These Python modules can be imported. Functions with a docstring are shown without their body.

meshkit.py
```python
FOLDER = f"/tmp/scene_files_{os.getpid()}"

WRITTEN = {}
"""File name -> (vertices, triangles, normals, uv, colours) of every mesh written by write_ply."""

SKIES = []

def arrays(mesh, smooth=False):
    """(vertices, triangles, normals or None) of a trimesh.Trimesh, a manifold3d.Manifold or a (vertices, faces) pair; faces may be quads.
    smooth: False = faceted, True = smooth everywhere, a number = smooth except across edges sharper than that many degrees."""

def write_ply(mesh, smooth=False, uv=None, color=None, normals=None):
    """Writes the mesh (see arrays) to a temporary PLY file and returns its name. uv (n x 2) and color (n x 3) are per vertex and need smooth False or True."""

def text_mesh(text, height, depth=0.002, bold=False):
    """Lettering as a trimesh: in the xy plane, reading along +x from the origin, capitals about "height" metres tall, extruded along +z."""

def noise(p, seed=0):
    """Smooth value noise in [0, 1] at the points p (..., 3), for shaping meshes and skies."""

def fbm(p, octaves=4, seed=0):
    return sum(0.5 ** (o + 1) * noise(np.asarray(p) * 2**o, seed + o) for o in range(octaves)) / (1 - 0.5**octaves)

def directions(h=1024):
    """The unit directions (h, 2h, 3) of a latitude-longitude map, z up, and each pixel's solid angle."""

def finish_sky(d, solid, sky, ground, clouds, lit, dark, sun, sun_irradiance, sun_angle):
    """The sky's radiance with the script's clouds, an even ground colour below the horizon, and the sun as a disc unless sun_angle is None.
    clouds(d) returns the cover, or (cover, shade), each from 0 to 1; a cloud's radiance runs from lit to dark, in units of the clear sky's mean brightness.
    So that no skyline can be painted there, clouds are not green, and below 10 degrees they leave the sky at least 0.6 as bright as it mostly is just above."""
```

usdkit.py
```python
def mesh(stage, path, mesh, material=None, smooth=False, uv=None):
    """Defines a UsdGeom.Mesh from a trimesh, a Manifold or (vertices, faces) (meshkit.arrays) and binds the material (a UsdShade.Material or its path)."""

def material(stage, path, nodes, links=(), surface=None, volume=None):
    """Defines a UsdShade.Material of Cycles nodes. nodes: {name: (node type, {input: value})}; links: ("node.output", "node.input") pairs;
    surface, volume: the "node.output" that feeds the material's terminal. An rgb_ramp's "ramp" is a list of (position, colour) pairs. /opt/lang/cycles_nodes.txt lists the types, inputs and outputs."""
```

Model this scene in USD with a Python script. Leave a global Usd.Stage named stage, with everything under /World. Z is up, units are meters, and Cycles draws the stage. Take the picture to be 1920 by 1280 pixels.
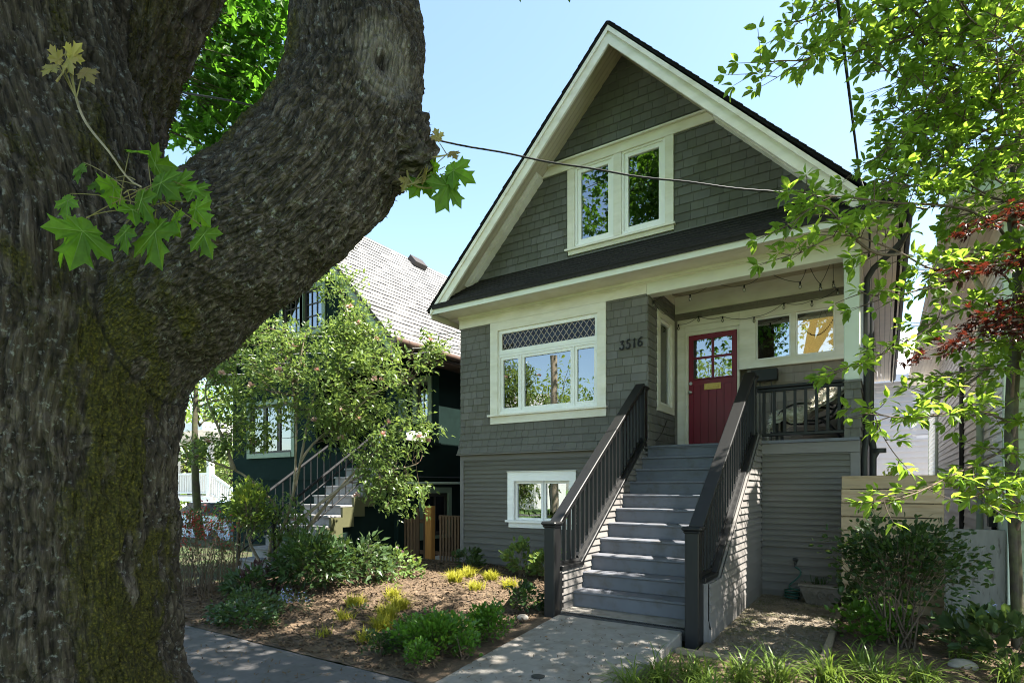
"""A dark green-grey gabled house with red door behind a big street maple, built piece by piece."""
import math, random
import numpy as np
import trimesh
from scipy.spatial import cKDTree
from scipy.interpolate import CubicSpline
from shapely.geometry import Polygon, box as sbox, LineString
from shapely.ops import unary_union
import manifold3d as m3
from pxr import Usd, UsdGeom, UsdLux, UsdShade, Gf, Sdf, Vt
import usdkit, meshkit

stage = Usd.Stage.CreateInMemory()
UsdGeom.SetStageUpAxis(stage, UsdGeom.Tokens.z)
UsdGeom.SetStageMetersPerUnit(stage, 1.0)
WORLD = UsdGeom.Xform.Define(stage, "/World")
stage.SetDefaultPrim(WORLD.GetPrim())
UsdGeom.Scope.Define(stage, "/World/Looks")

# ---------------------------------------------------------------- camera, sky, sun, exposure
YAW = 33.2
EYE = np.array([0.0, 0.0, 1.44])
cam = UsdGeom.Camera.Define(stage, "/World/camera")
cam.AddTranslateOp().Set(Gf.Vec3d(*map(float, EYE)))
cam.AddRotateZOp().Set(YAW)
cam.AddRotateXOp().Set(90.0)
cam.CreateFocalLengthAttr(20.0)
cam.CreateHorizontalApertureAttr(36.0)
cam.CreateVerticalApertureAttr(36.0 * 682 / 1024)
cam.CreateVerticalApertureOffsetAttr(5.137)
cam.CreateClippingRangeAttr(Gf.Vec2f(0.05, 2000))
EXPOSURE = 2.5
cam.CreateExposureAttr(EXPOSURE)

SUN_EL, SUN_PHI = math.radians(60), math.radians(10)
SUN = np.array([math.cos(SUN_EL) * math.cos(SUN_PHI), math.cos(SUN_EL) * math.sin(SUN_PHI), math.sin(SUN_EL)])
sky_look = usdkit.material(stage, "/World/Looks/sky", {
    "sky": ("sky_texture", {"sky_type": "single_scattering", "sun_disc": False, "sun_elevation": SUN_EL,
                            "sun_rotation": math.atan2(SUN[0], SUN[1]), "altitude": 50.0, "air_density": 1.0, "aerosol_density": 1.2, "ozone_density": 1.0}),
    "tint": ("mix", {"mix_type": "multiply", "fac": 1.0, "color2": (1.08, 1.105, 1.0)}),
    "bg": ("background_shader", {"strength": 0.075})}, [("sky.color", "tint.color1"), ("tint.color", "bg.color")], surface="bg.background")
dome = UsdLux.DomeLight.Define(stage, "/World/sky")
UsdShade.MaterialBindingAPI.Apply(dome.GetPrim()).Bind(sky_look)
dome.GetPrim().SetCustomDataByKey("kind", "structure")
dome.GetPrim().SetCustomDataByKey("label", "clear pale blue sky")
sun = UsdLux.DistantLight.Define(stage, "/World/sun")
sun.CreateIntensityAttr(1.25)
sun.CreateAngleAttr(0.53)
sun.CreateNormalizeAttr(True)
sun.CreateColorAttr(Gf.Vec3f(1.0, 0.95, 0.86))
q = Gf.Rotation(Gf.Vec3d(0, 0, 1), Gf.Vec3d(*map(float, SUN)))
sun.AddTransformOp().Set(Gf.Matrix4d(q, Gf.Vec3d(0, 0, 0)))

# ---------------------------------------------------------------- helpers
rng = np.random.default_rng(3516)
RND = random.Random(3516)
NAMES = {}
LOC = {"/World": np.zeros(3)}


def numbered(parent, name):
    k = NAMES.get((parent, name), 0)
    NAMES[(parent, name)] = k + 1
    return f"{parent}/{name}" if k == 0 else f"{parent}/{name}_{k:03d}"


def tag(p, label=None, cat=None, group=None, kind=None):
    p = p.GetPrim() if hasattr(p, "GetPrim") else p
    for k, v in (("label", label), ("category", cat), ("group", group), ("kind", kind)):
        if v:
            p.SetCustomDataByKey(k, v)
    return p


def thing(name, label, cat, loc=(0, 0, 0), group=None):
    path = numbered("/World", name)
    x = UsdGeom.Xform.Define(stage, path)
    x.AddTranslateOp().Set(Gf.Vec3d(*map(float, loc)))
    LOC[path] = np.asarray(loc, float)
    tag(x, label, cat, group)
    return path


class MB:
    """collects shapes into one mesh"""
    def __init__(self):
        self.v, self.f, self.n = [], [], 0

    def add(self, v, f):
        v, f = np.asarray(v, float), np.asarray(f, int)
        if len(v) == 0:
            return self
        if f.shape[1] == 4:
            f = np.vstack([f[:, [0, 1, 2]], f[:, [0, 2, 3]]])
        self.v.append(v)
        self.f.append(f + self.n)
        self.n += len(v)
        return self

    def mesh(self, m):
        if hasattr(m, "to_mesh"):
            mm = m.to_mesh()
            return self.add(mm.vert_properties[:, :3], mm.tri_verts)
        return self.add(m.vertices, m.faces)

    def box(self, x0, x1, y0, y1, z0, z1):
        v = [(x, y, z) for x in (x0, x1) for y in (y0, y1) for z in (z0, z1)]
        return self.add(v, BOXF)

    def hexa(self, c8):
        """8 corners ordered as box(): x-major, then y, then z"""
        return self.add(c8, BOXF)

    def bevbox(self, x0, x1, y0, y1, z0, z1, b=0.006):
        return self.mesh(bevel_box(x0, x1, y0, y1, z0, z1, b))

    def bar(self, a, b, w, h, up=(0, 0, 1)):
        """a rectangular bar from a to b; w across, h along up"""
        a, b, up = np.asarray(a, float), np.asarray(b, float), np.asarray(up, float)
        d = b - a
        d /= np.linalg.norm(d)
        s = np.cross(d, up)
        if np.linalg.norm(s) < 1e-6:
            s = np.cross(d, (1, 0, 0))
        s /= np.linalg.norm(s)
        u = np.cross(s, d)
        c8 = [p + s * i * w / 2 + u * j * h / 2 for p in (a, b) for i in (-1, 1) for j in (-1, 1)]
        return self.hexa(c8)

    def tube(self, pts, r, n=8, cap=True):
        v, f = tube(pts, r, n, cap)
        return self.add(v, f)

    def arrays(self):
        if not self.v:
            return np.zeros((0, 3)), np.zeros((0, 3), int)
        return np.vstack(self.v), np.vstack(self.f)


BOXF = [(0, 1, 3, 2), (4, 6, 7, 5), (0, 4, 5, 1), (2, 3, 7, 6), (0, 2, 6, 4), (1, 5, 7, 3)]


def bevel_box(x0, x1, y0, y1, z0, z1, b):
    pts = []
    for x in (x0, x1):
        for y in (y0, y1):
            for z in (z0, z1):
                sx, sy, sz = (1 if x == x0 else -1), (1 if y == y0 else -1), (1 if z == z0 else -1)
                pts += [(x + sx * b, y + sy * b, z), (x + sx * b, y, z + sz * b), (x, y + sy * b, z + sz * b)]
    return m3.Manifold.hull_points(np.array(pts, np.float32))


def tube(pts, r, n=8, cap=True):
    pts = np.asarray(pts, float)
    r = np.broadcast_to(np.asarray(r, float), len(pts))
    d = np.gradient(pts, axis=0)
    d /= np.linalg.norm(d, axis=1, keepdims=True) + 1e-12
    ref = np.array([0, 0, 1.0]) if abs(d[0][2]) < 0.9 else np.array([1.0, 0, 0])
    u = np.cross(d[0], ref)
    u /= np.linalg.norm(u)
    V = []
    a = np.arange(n) * 2 * np.pi / n
    for i in range(len(pts)):
        u = u - d[i] * (u @ d[i])
        u /= np.linalg.norm(u) + 1e-12
        w = np.cross(d[i], u)
        V.append(pts[i] + r[i] * (np.cos(a)[:, None] * u + np.sin(a)[:, None] * w))
    V = np.vstack(V)
    F = []
    for i in range(len(pts) - 1):
        for k in range(n):
            A, B = i * n + k, i * n + (k + 1) % n
            F += [(A, B, B + n), (A, B + n, A + n)]
    if cap:
        V = np.vstack([V, pts[0], pts[-1]])
        e = len(V) - 2
        for k in range(n):
            F.append((e, (k + 1) % n, k))
            F.append((e + 1, (len(pts) - 1) * n + k, (len(pts) - 1) * n + (k + 1) % n))
    return V, np.array(F)


def smooth_path(pts, n):
    pts = np.asarray(pts, float)
    t = np.r_[0, np.cumsum(np.linalg.norm(np.diff(pts[:, :3], axis=0), axis=1))]
    if len(pts) == 2:
        return pts[0] + (pts[1] - pts[0]) * np.linspace(0, 1, n)[:, None]
    return CubicSpline(t, pts, axis=0)(np.linspace(0, t[-1], n))


def obj(name, mesh, mat, parent="/World", label=None, cat=None, group=None, kind=None, smooth=False, primvars=None):
    v, f = mesh.arrays() if isinstance(mesh, MB) else ((np.asarray(mesh.vertices), np.asarray(mesh.faces)) if hasattr(mesh, "vertices") else (np.asarray(mesh[0], float), np.asarray(mesh[1])))
    if parent == "/World" and cat and len(v):          # a single-mesh thing: origin at its base
        base = np.array([v[:, 0].mean(), v[:, 1].mean(), v[:, 2].min()])
    else:
        base = LOC[parent]
    path = numbered(parent, name)
    m = usdkit.mesh(stage, path, (v - base, f), "/World/Looks/" + mat, smooth=smooth)
    LOC[path] = base
    if parent == "/World" and cat and len(v):
        m.AddTranslateOp().Set(Gf.Vec3d(*map(float, base)))
    for k, a in (primvars or {}).items():
        pv = UsdGeom.PrimvarsAPI(m)
        a = np.asarray(a, np.float32)
        if a.ndim == 1:
            pv.CreatePrimvar(k, Sdf.ValueTypeNames.FloatArray, "vertex").Set(Vt.FloatArray.FromNumpy(a))
        else:
            pv.CreatePrimvar(k, Sdf.ValueTypeNames.Float3Array, "vertex").Set(Vt.Vec3fArray.FromNumpy(a))
    tag(m, label, cat, group, kind)
    return path


def inst(proto, name, loc, rz, scale, label, cat, group=None):
    """a copy of a thing with its parts"""
    path = numbered("/World", name)
    x = UsdGeom.Xform.Define(stage, path)
    x.AddTranslateOp().Set(Gf.Vec3d(*map(float, loc)))
    x.AddRotateZOp().Set(float(rz))
    x.AddScaleOp().Set(Gf.Vec3f(*(float(scale),) * 3))
    x.GetPrim().GetReferences().AddInternalReference(proto)
    x.GetPrim().SetInstanceable(True)
    LOC[path] = np.asarray(loc, float)
    tag(x, label, cat, group)
    return path


def flat(poly, t0, t1, frame, holes_ok=True):
    """a shapely polygon (a, z) extruded between depths t0 and t1; frame(a, t, z) gives world points"""
    out = MB()
    for g in getattr(poly, "geoms", [poly]):
        if g.is_empty or g.area < 1e-6 or g.geom_type != "Polygon":
            continue
        m = trimesh.creation.extrude_polygon(g, 1.0, engine="earcut")
        v = np.asarray(m.vertices)
        t = t0 + (t1 - t0) * v[:, 2]
        out.add(frame(v[:, 0], t, v[:, 1]), m.faces)
    return out


def F_front(Y):
    return lambda a, t, z: np.stack([np.asarray(a, float), Y - np.asarray(t, float), np.asarray(z, float)], -1)


def F_right(X):
    return lambda a, t, z: np.stack([X + np.asarray(t, float), np.asarray(a, float), np.asarray(z, float)], -1)


def F_left(X):
    return lambda a, t, z: np.stack([X - np.asarray(t, float), np.asarray(a, float), np.asarray(z, float)], -1)


def course_pieces(poly, exposure, z_start, widths, frame, thin=0.003, thick=0.016, gap=0.0045, lift=0.004, seed=0, flare=None, wob=0.0025):
    """shingles in courses, or clapboards (widths None): returns a list of (mesh arrays, area); every piece is a wedge, thick at its lower edge"""
    r = random.Random(seed)
    x0, z0, x1, z1 = poly.bounds
    out = []
    k0 = int(math.floor((z0 - z_start) / exposure))
    k = k0
    while z_start + k * exposure < z1:
        za, zb = z_start + k * exposure, z_start + (k + 1) * exposure
        k += 1
        if widths is None:
            cells = [(x0 - 0.01, x1 + 0.01)]
        else:
            cells, x = [], x0 - r.random() * widths[1]
            while x < x1:
                w = r.uniform(*widths)
                cells.append((x, x + w))
                x += w
        for a, b in cells:
            dz = r.uniform(-wob, wob) if widths else 0
            piece = sbox(a + gap / 2, za + dz, b - gap / 2, zb + 0.006).intersection(poly)
            for g in getattr(piece, "geoms", [piece]):
                if g.geom_type != "Polygon" or g.area < 0.0008:
                    continue
                add = r.uniform(0, lift)
                co = np.array(g.exterior.coords)[:-1]
                if len(g.interiors) == 0 and len(co) == 4:
                    cv = co if Polygon(co).exterior.is_ccw else co[::-1]
                    n = 4
                    tri = [(0, 1, 2), (0, 2, 3)]
                else:
                    m = trimesh.creation.triangulate_polygon(g, engine="earcut")
                    cv, tri = np.asarray(m[0]), [tuple(t) for t in m[1]]
                    n = len(cv)
                h = np.clip((zb - cv[:, 1]) / exposure, 0, 1.1)
                t = thin + (thick - thin) * h + add * h
                if flare is not None:
                    t = t + flare(cv[:, 1])
                front = frame(cv[:, 0], t, cv[:, 1])
                back = frame(cv[:, 0], np.zeros(n) + (flare(cv[:, 1]) if flare is not None else 0), cv[:, 1])
                Fs = list(tri) + [(n + c, n + b_, n + a_) for a_, b_, c in tri]
                ring = list(range(n)) if len(co) == 4 else None
                if ring is None:
                    # outline in order
                    ex = np.array(g.exterior.coords)[:-1]
                    ring = [int(np.argmin(((cv - p) ** 2).sum(1))) for p in ex]
                for i in range(len(ring)):
                    p, q_ = ring[i], ring[(i + 1) % len(ring)]
                    Fs += [(p, n + p, n + q_), (p, n + q_, q_)]
                out.append((np.vstack([front, back]), np.array(Fs), g.area))
    return out


# ---------------------------------------------------------------- materials
def mat(name, col, rough=0.6, col2=None, c2s=2.0, c2edge=(0.4, 0.65), nv=0.12, ns=6.0, rv=0.0, isl=0.0, bump=0.0, bs=60.0, stretch=(1, 1, 1), spec=0.3, metallic=0.0, coat=0.0, local=False, trans=None, tfac=0.35, emit=None):
    nodes = {"geo": ("geometry", {}), "map": ("mapping", {"scale": stretch}), "n": ("noise_texture", {"scale": ns, "detail": 5.0, "roughness": 0.6}),
             "m1": ("map_range", {"from_min": 0.25, "from_max": 0.75, "to_min": 1 - nv, "to_max": 1 + nv}),
             "oi": ("object_info", {}), "m2": ("map_range", {"to_min": 1 - rv, "to_max": 1 + rv}), "m3": ("map_range", {"to_min": 1 - isl, "to_max": 1 + isl}),
             "x1": ("math", {"math_type": "multiply"}), "x2": ("math", {"math_type": "multiply"}),
             "n2": ("noise_texture", {"scale": c2s, "detail": 6.0, "roughness": 0.65}),
             "m4": ("map_range", {"from_min": c2edge[0], "from_max": c2edge[1], "clamp": True}),
             "mix": ("mix", {"color1": col, "color2": col2 if col2 is not None else col}),
             "hsv": ("hsv", {}), "p": ("principled_bsdf", {"roughness": rough, "specular_ior_level": spec, "metallic": metallic, "coat_weight": coat})}
    links = [("geo.position", "map.vector"), ("map.vector", "n.vector"), ("n.fac", "m1.value"), ("oi.random", "m2.value"), ("geo.random_per_island", "m3.value"),
             ("m1.result", "x1.value1"), ("m2.result", "x1.value2"), ("x1.value", "x2.value1"), ("m3.result", "x2.value2"),
             ("map.vector", "n2.vector"), ("n2.fac", "m4.value"), ("m4.result", "mix.fac"), ("mix.color", "hsv.color"), ("x2.value", "hsv.value"), ("hsv.color", "p.base_color")]
    if bump:
        nodes["nb"] = ("noise_texture", {"scale": bs, "detail": 4.0, "roughness": 0.6})
        nodes["b"] = ("bump", {"strength": 1.0, "distance": bump})
        links += [("map.vector", "nb.vector"), ("nb.fac", "b.height"), ("b.normal", "p.normal")]
    if emit:
        nodes["p"][1].update({"emission_color": emit[0], "emission_strength": emit[1]})
    out = "p.BSDF"
    if trans is not None:
        nodes["h2"] = ("hsv", {"color": trans})
        nodes["tr"] = ("translucent_bsdf", {})
        nodes["mc"] = ("mix_closure", {"fac": tfac})
        links += [("x2.value", "h2.value"), ("h2.color", "tr.color"), ("p.BSDF", "mc.closure1"), ("tr.BSDF", "mc.closure2")]
        out = "mc.closure"
    return usdkit.material(stage, "/World/Looks/" + name, nodes, links, surface=out)


def glass(name, ior=2.0, tint=(1, 1, 1), gcol=(1, 1, 1)):
    return usdkit.material(stage, "/World/Looks/" + name, {
        "f": ("fresnel", {"IOR": ior}), "t": ("transparent_bsdf", {"color": tint}), "g": ("glossy_bsdf", {"roughness": 0.0, "color": gcol}),
        "geo": ("geometry", {}), "nb": ("noise_texture", {"scale": 2.2, "detail": 1.0}), "b": ("bump", {"strength": 1.0, "distance": 0.0009}),
        "mx": ("mix_closure", {})}, [("f.fac", "mx.fac"), ("t.BSDF", "mx.closure1"), ("g.BSDF", "mx.closure2"), ("geo.position", "nb.vector"), ("nb.fac", "b.height"), ("b.normal", "g.normal")], surface="mx.closure")


mat("shingle", (0.134, 0.130, 0.120), 0.75, nv=0.10, ns=3, rv=0.13, isl=0.13, bump=0.0012, bs=40, stretch=(6, 6, 0.7))
mat("shingle_front", (0.166, 0.154, 0.144), 0.75, nv=0.10, ns=3, rv=0.12, isl=0.12, bump=0.0012, bs=40, stretch=(6, 6, 0.7))
mat("clapboard", (0.160, 0.148, 0.139), 0.7, nv=0.12, ns=2, rv=0.07, isl=0.07, bump=0.0003, bs=30, stretch=(1, 1, 4))
mat("trim", (0.70, 0.65, 0.57), 0.55, nv=0.09, ns=2.5, rv=0.03, bump=0.001, bs=30, stretch=(1, 1, 3), col2=(0.60, 0.54, 0.42), c2s=1.6, c2edge=(0.45, 0.75))
mat("trim_sage", (0.655, 0.64, 0.565), 0.55, nv=0.06, ns=2.5, rv=0.03)
mat("column_green_bounce", (0.49, 0.52, 0.43), 0.55, nv=0.06, ns=2.5)  # green light bounced off the foliage is put into this colour
mat("iron", (0.012, 0.012, 0.013), 0.65, spec=0.2)
mat("shingle_porch", (0.22, 0.19, 0.165), 0.75, nv=0.10, ns=3, rv=0.12, isl=0.12, bump=0.0012, bs=40, stretch=(6, 6, 0.7))  # front shingle tone lightened, bounced sun put into the colour
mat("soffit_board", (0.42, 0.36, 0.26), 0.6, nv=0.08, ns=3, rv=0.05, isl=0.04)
mat("white_frame", (0.80, 0.77, 0.74), 0.4, nv=0.03, ns=4)
mat("roof_pent", (0.046, 0.041, 0.038), 0.95, spec=0.12, nv=0.3, ns=25, isl=0.4, bump=0.004, bs=200)
mat("roof_dark", (0.024, 0.023, 0.023), 0.95, spec=0.15, nv=0.3, ns=30, rv=0.25, isl=0.3, bump=0.004, bs=220)
mat("black_paint", (0.0085, 0.0085, 0.0085), 0.42, nv=0.25, ns=8, spec=0.32, bump=0.0006, bs=60, stretch=(4, 4, 0.6))
mat("tread_paint", (0.108, 0.113, 0.13), 0.55, nv=0.10, ns=5, rv=0.04, bump=0.0006, bs=50, col2=(0.085, 0.080, 0.076), c2s=6, c2edge=(0.50, 0.72))
mat("door_red", (0.165, 0.010, 0.024), 0.33, nv=0.08, ns=5, rv=0.05, stretch=(8, 8, 0.6), bump=0.0008, bs=30)
mat("brass", (0.30, 0.20, 0.06), 0.3, nv=0.2, ns=40, metallic=1.0)
mat("steel", (0.55, 0.55, 0.55), 0.3, nv=0.1, ns=30, metallic=1.0)
mat("dark_metal", (0.03, 0.03, 0.03), 0.45, nv=0.2, ns=20)
mat("lead", (0.45, 0.36, 0.32), 0.5, nv=0.1, ns=40)
mat("interior", (0.16, 0.13, 0.10), 0.8, nv=0.1, ns=2)
mat("yellow_wall_glow", (0.62, 0.46, 0.17), 0.7, nv=0.05, ns=2, emit=((0.85, 0.60, 0.20), 0.16))  # the wall itself glows, standing in for daylight in the room
mat("blind", (0.8, 0.79, 0.76), 0.5, nv=0.04, ns=5, trans=(0.5, 0.48, 0.42), tfac=0.25)
glass("bulb", 1.9, (0.85, 0.85, 0.82))
mat("wire", (0.012, 0.012, 0.013), 0.5)
mat("wire_grey", (0.35, 0.35, 0.34), 0.5)
mat("garland", (0.30, 0.03, 0.02), 0.5, isl=0.5)
mat("fleece", (0.92, 0.89, 0.80), 0.95, nv=0.2, ns=14, isl=0.2, col2=(0.42, 0.36, 0.25), c2s=6, spec=0.1)
mat("concrete", (0.22, 0.205, 0.185), 0.85, nv=0.12, ns=9, rv=0.05, bump=0.003, bs=120, col2=(0.14, 0.115, 0.085), c2s=5.0, c2edge=(0.48, 0.74))
mat("sidewalk_concrete", (0.095, 0.09, 0.088), 0.9, nv=0.14, ns=14, rv=0.04, bump=0.004, bs=160, col2=(0.065, 0.06, 0.056), c2s=1.6, c2edge=(0.4, 0.7))
mat("stone_foundation", (0.30, 0.28, 0.25), 0.9, nv=0.15, ns=8, bump=0.004, bs=60)
mat("bounce_ground", (0.45, 0.43, 0.40), 0.9, nv=0.1, ns=4)
mat("asphalt", (0.055, 0.055, 0.058), 0.9, nv=0.2, ns=40, bump=0.003, bs=200)
mat("lawn", (0.07, 0.14, 0.028), 0.95, nv=0.3, ns=25, col2=(0.10, 0.16, 0.04), c2s=0.7, bump=0.02, bs=60)
mat("soil", (0.070, 0.048, 0.032), 0.95, nv=0.35, ns=38, col2=(0.15, 0.105, 0.068), c2s=3.0, c2edge=(0.42, 0.62), bump=0.008, bs=90)
mat("yard_soil", (0.040, 0.034, 0.018), 0.95, nv=0.35, ns=14, col2=(0.035, 0.055, 0.014), c2s=2.0, c2edge=(0.42, 0.6), bump=0.012, bs=50)
mat("chips", (0.25, 0.175, 0.11), 0.9, nv=0.2, ns=5, isl=0.65, col2=(0.29, 0.20, 0.12), c2s=40, spec=0.2)
mat("gravel", (0.175, 0.14, 0.10), 0.95, nv=0.4, ns=80, col2=(0.075, 0.085, 0.025), c2s=3.5, c2edge=(0.5, 0.66), bump=0.012, bs=110)
mat("pebble", (0.26, 0.225, 0.18), 0.85, nv=0.2, ns=20, isl=0.45)
mat("timber", (0.20, 0.16, 0.11), 0.85, nv=0.25, ns=4, stretch=(1, 10, 10), bump=0.003, bs=20)
mat("cedar", (0.105, 0.062, 0.034), 0.8, nv=0.25, ns=5, rv=0.22, stretch=(9, 9, 0.8), bump=0.002, bs=20)
mat("post_orange", (0.28, 0.125, 0.03), 0.75, nv=0.22, ns=5, stretch=(9, 9, 0.8), bump=0.002, bs=20)
mat("plank", (0.30, 0.225, 0.135), 0.75, nv=0.2, ns=4, rv=0.22, stretch=(0.7, 6, 7), col2=(0.25, 0.16, 0.08), c2s=2.5, c2edge=(0.52, 0.74), bump=0.0015, bs=15)
mat("weathered_board", (0.115, 0.115, 0.10), 0.85, nv=0.2, ns=5, stretch=(3, 3, 0.6), col2=(0.055, 0.05, 0.04), c2s=6, c2edge=(0.56, 0.66), bump=0.002, bs=30)
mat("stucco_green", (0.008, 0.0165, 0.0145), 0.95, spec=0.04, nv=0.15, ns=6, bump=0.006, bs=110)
mat("sage", (0.16, 0.205, 0.145), 0.6, nv=0.06, ns=4)
mat("brown_frame", (0.035, 0.028, 0.024), 0.5, nv=0.1, ns=6)
mat("roof_grey", (0.205, 0.20, 0.195), 0.92, nv=0.14, ns=18, rv=0.12, isl=0.12, bump=0.004, bs=200)
mat("roof_under", (0.06, 0.052, 0.05), 0.95, nv=0.3, ns=20, spec=0.1)
mat("gutter_brown", (0.085, 0.055, 0.042), 0.45, nv=0.15, ns=6)
mat("step_grey", (0.20, 0.195, 0.20), 0.7, nv=0.15, ns=8, col2=(0.12, 0.115, 0.11), c2s=6, c2edge=(0.5, 0.7))
mat("olive_paint", (0.075, 0.075, 0.035), 0.7, nv=0.1, ns=5)
mat("beige_clapboard", (0.73, 0.695, 0.645), 0.65, nv=0.10, ns=2, rv=0.06, isl=0.05, stretch=(0.6, 0.6, 6), bump=0.001, bs=30)
mat("sage_clapboard", (0.27, 0.32, 0.22), 0.65, nv=0.08, ns=3, rv=0.05)
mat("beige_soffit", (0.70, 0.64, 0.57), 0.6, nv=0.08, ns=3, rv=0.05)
mat("sage_light", (0.42, 0.48, 0.38), 0.55, nv=0.07, ns=4, col2=(0.30, 0.33, 0.26), c2s=5, c2edge=(0.55, 0.75))
mat("white_siding", (0.50, 0.50, 0.53), 0.6, nv=0.04, ns=3, rv=0.03)
mat("roof_pale", (0.46, 0.45, 0.44), 0.9, nv=0.14, ns=10, isl=0.12, rv=0.1)
mat("plaster_white", (0.56, 0.555, 0.54), 0.6, nv=0.05, ns=3)
mat("car_blue", (0.30, 0.36, 0.46), 0.2, nv=0.02, coat=1.0)
mat("rubber", (0.02, 0.02, 0.02), 0.8)
mat("pole_wood", (0.33, 0.27, 0.19), 0.85, nv=0.2, ns=4, stretch=(8, 8, 0.5))
mat("planter_stone", (0.12, 0.105, 0.085), 0.9, nv=0.3, ns=25, bump=0.004, bs=80)
mat("hose", (0.02, 0.07, 0.055), 0.4)
mat("stone_pale", (0.24, 0.215, 0.185), 0.85, nv=0.25, ns=12, bump=0.004, bs=40)
# plants
mat("leaf_dogwood", (0.075, 0.15, 0.020), 0.42, nv=0.15, ns=3, rv=0.25, isl=0.28, trans=(0.38, 0.58, 0.055), tfac=0.58, spec=0.3)
mat("leaf_maple", (0.045, 0.10, 0.012), 0.45, nv=0.12, ns=8, rv=0.2, isl=0.28, trans=(0.16, 0.36, 0.02), tfac=0.42)
mat("leaf_maple_near", (0.055, 0.120, 0.010), 0.5, nv=0.25, ns=40, rv=0.3, spec=0.2, trans=(0.27, 0.50, 0.025), tfac=0.5)
mat("leaf_maple_young", (0.22, 0.20, 0.06), 0.5, nv=0.12, ns=20, rv=0.25, col2=(0.20, 0.12, 0.06), c2s=9, trans=(0.42, 0.36, 0.06), tfac=0.4)
mat("leaf_camellia", (0.12, 0.19, 0.05), 0.30, nv=0.12, ns=3, isl=0.4, trans=(0.40, 0.56, 0.11), tfac=0.38)
mat("leaf_dark", (0.042, 0.088, 0.026), 0.36, nv=0.15, ns=4, isl=0.35, trans=(0.12, 0.20, 0.03), tfac=0.28)
mat("leaf_shrub", (0.065, 0.115, 0.040), 0.38, nv=0.15, ns=4, isl=0.35, trans=(0.16, 0.25, 0.05), tfac=0.3)
mat("leaf_box", (0.085, 0.20, 0.025), 0.32, nv=0.15, ns=4, isl=0.35, trans=(0.2, 0.4, 0.03), tfac=0.35)
mat("leaf_bright", (0.14, 0.22, 0.035), 0.45, nv=0.15, ns=4, isl=0.3, trans=(0.42, 0.52, 0.06), tfac=0.45)
mat("leaf_hydrangea", (0.17, 0.27, 0.08), 0.45, nv=0.15, ns=6, isl=0.3, trans=(0.34, 0.45, 0.08), tfac=0.4)
mat("grass_yellow", (0.46, 0.44, 0.04), 0.5, nv=0.15, ns=8, isl=0.35, trans=(0.5, 0.5, 0.05), tfac=0.4)
mat("grass_green", (0.16, 0.25, 0.04), 0.42, nv=0.15, ns=5, isl=0.4, trans=(0.26, 0.38, 0.05), tfac=0.4)
mat("grass_dry", (0.24, 0.19, 0.12), 0.8, nv=0.15, ns=5, isl=0.4)
mat("leaf_red", (0.042, 0.009, 0.008), 0.42, nv=0.15, ns=5, isl=0.45, trans=(0.30, 0.05, 0.025), tfac=0.25)
mat("leaf_photinia", (0.30, 0.05, 0.04), 0.4, nv=0.15, ns=5, isl=0.4, trans=(0.6, 0.12, 0.06), tfac=0.35)
mat("leaf_plum", (0.10, 0.05, 0.06), 0.4, nv=0.15, ns=5, isl=0.4, trans=(0.25, 0.12, 0.1), tfac=0.3)
mat("petal_pink", (0.82, 0.62, 0.57), 0.55, nv=0.12, ns=8, isl=0.25, trans=(0.7, 0.3, 0.22), tfac=0.3)
mat("petal_white", (0.72, 0.70, 0.62), 0.6, isl=0.15, trans=(0.6, 0.6, 0.5), tfac=0.2)
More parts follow.
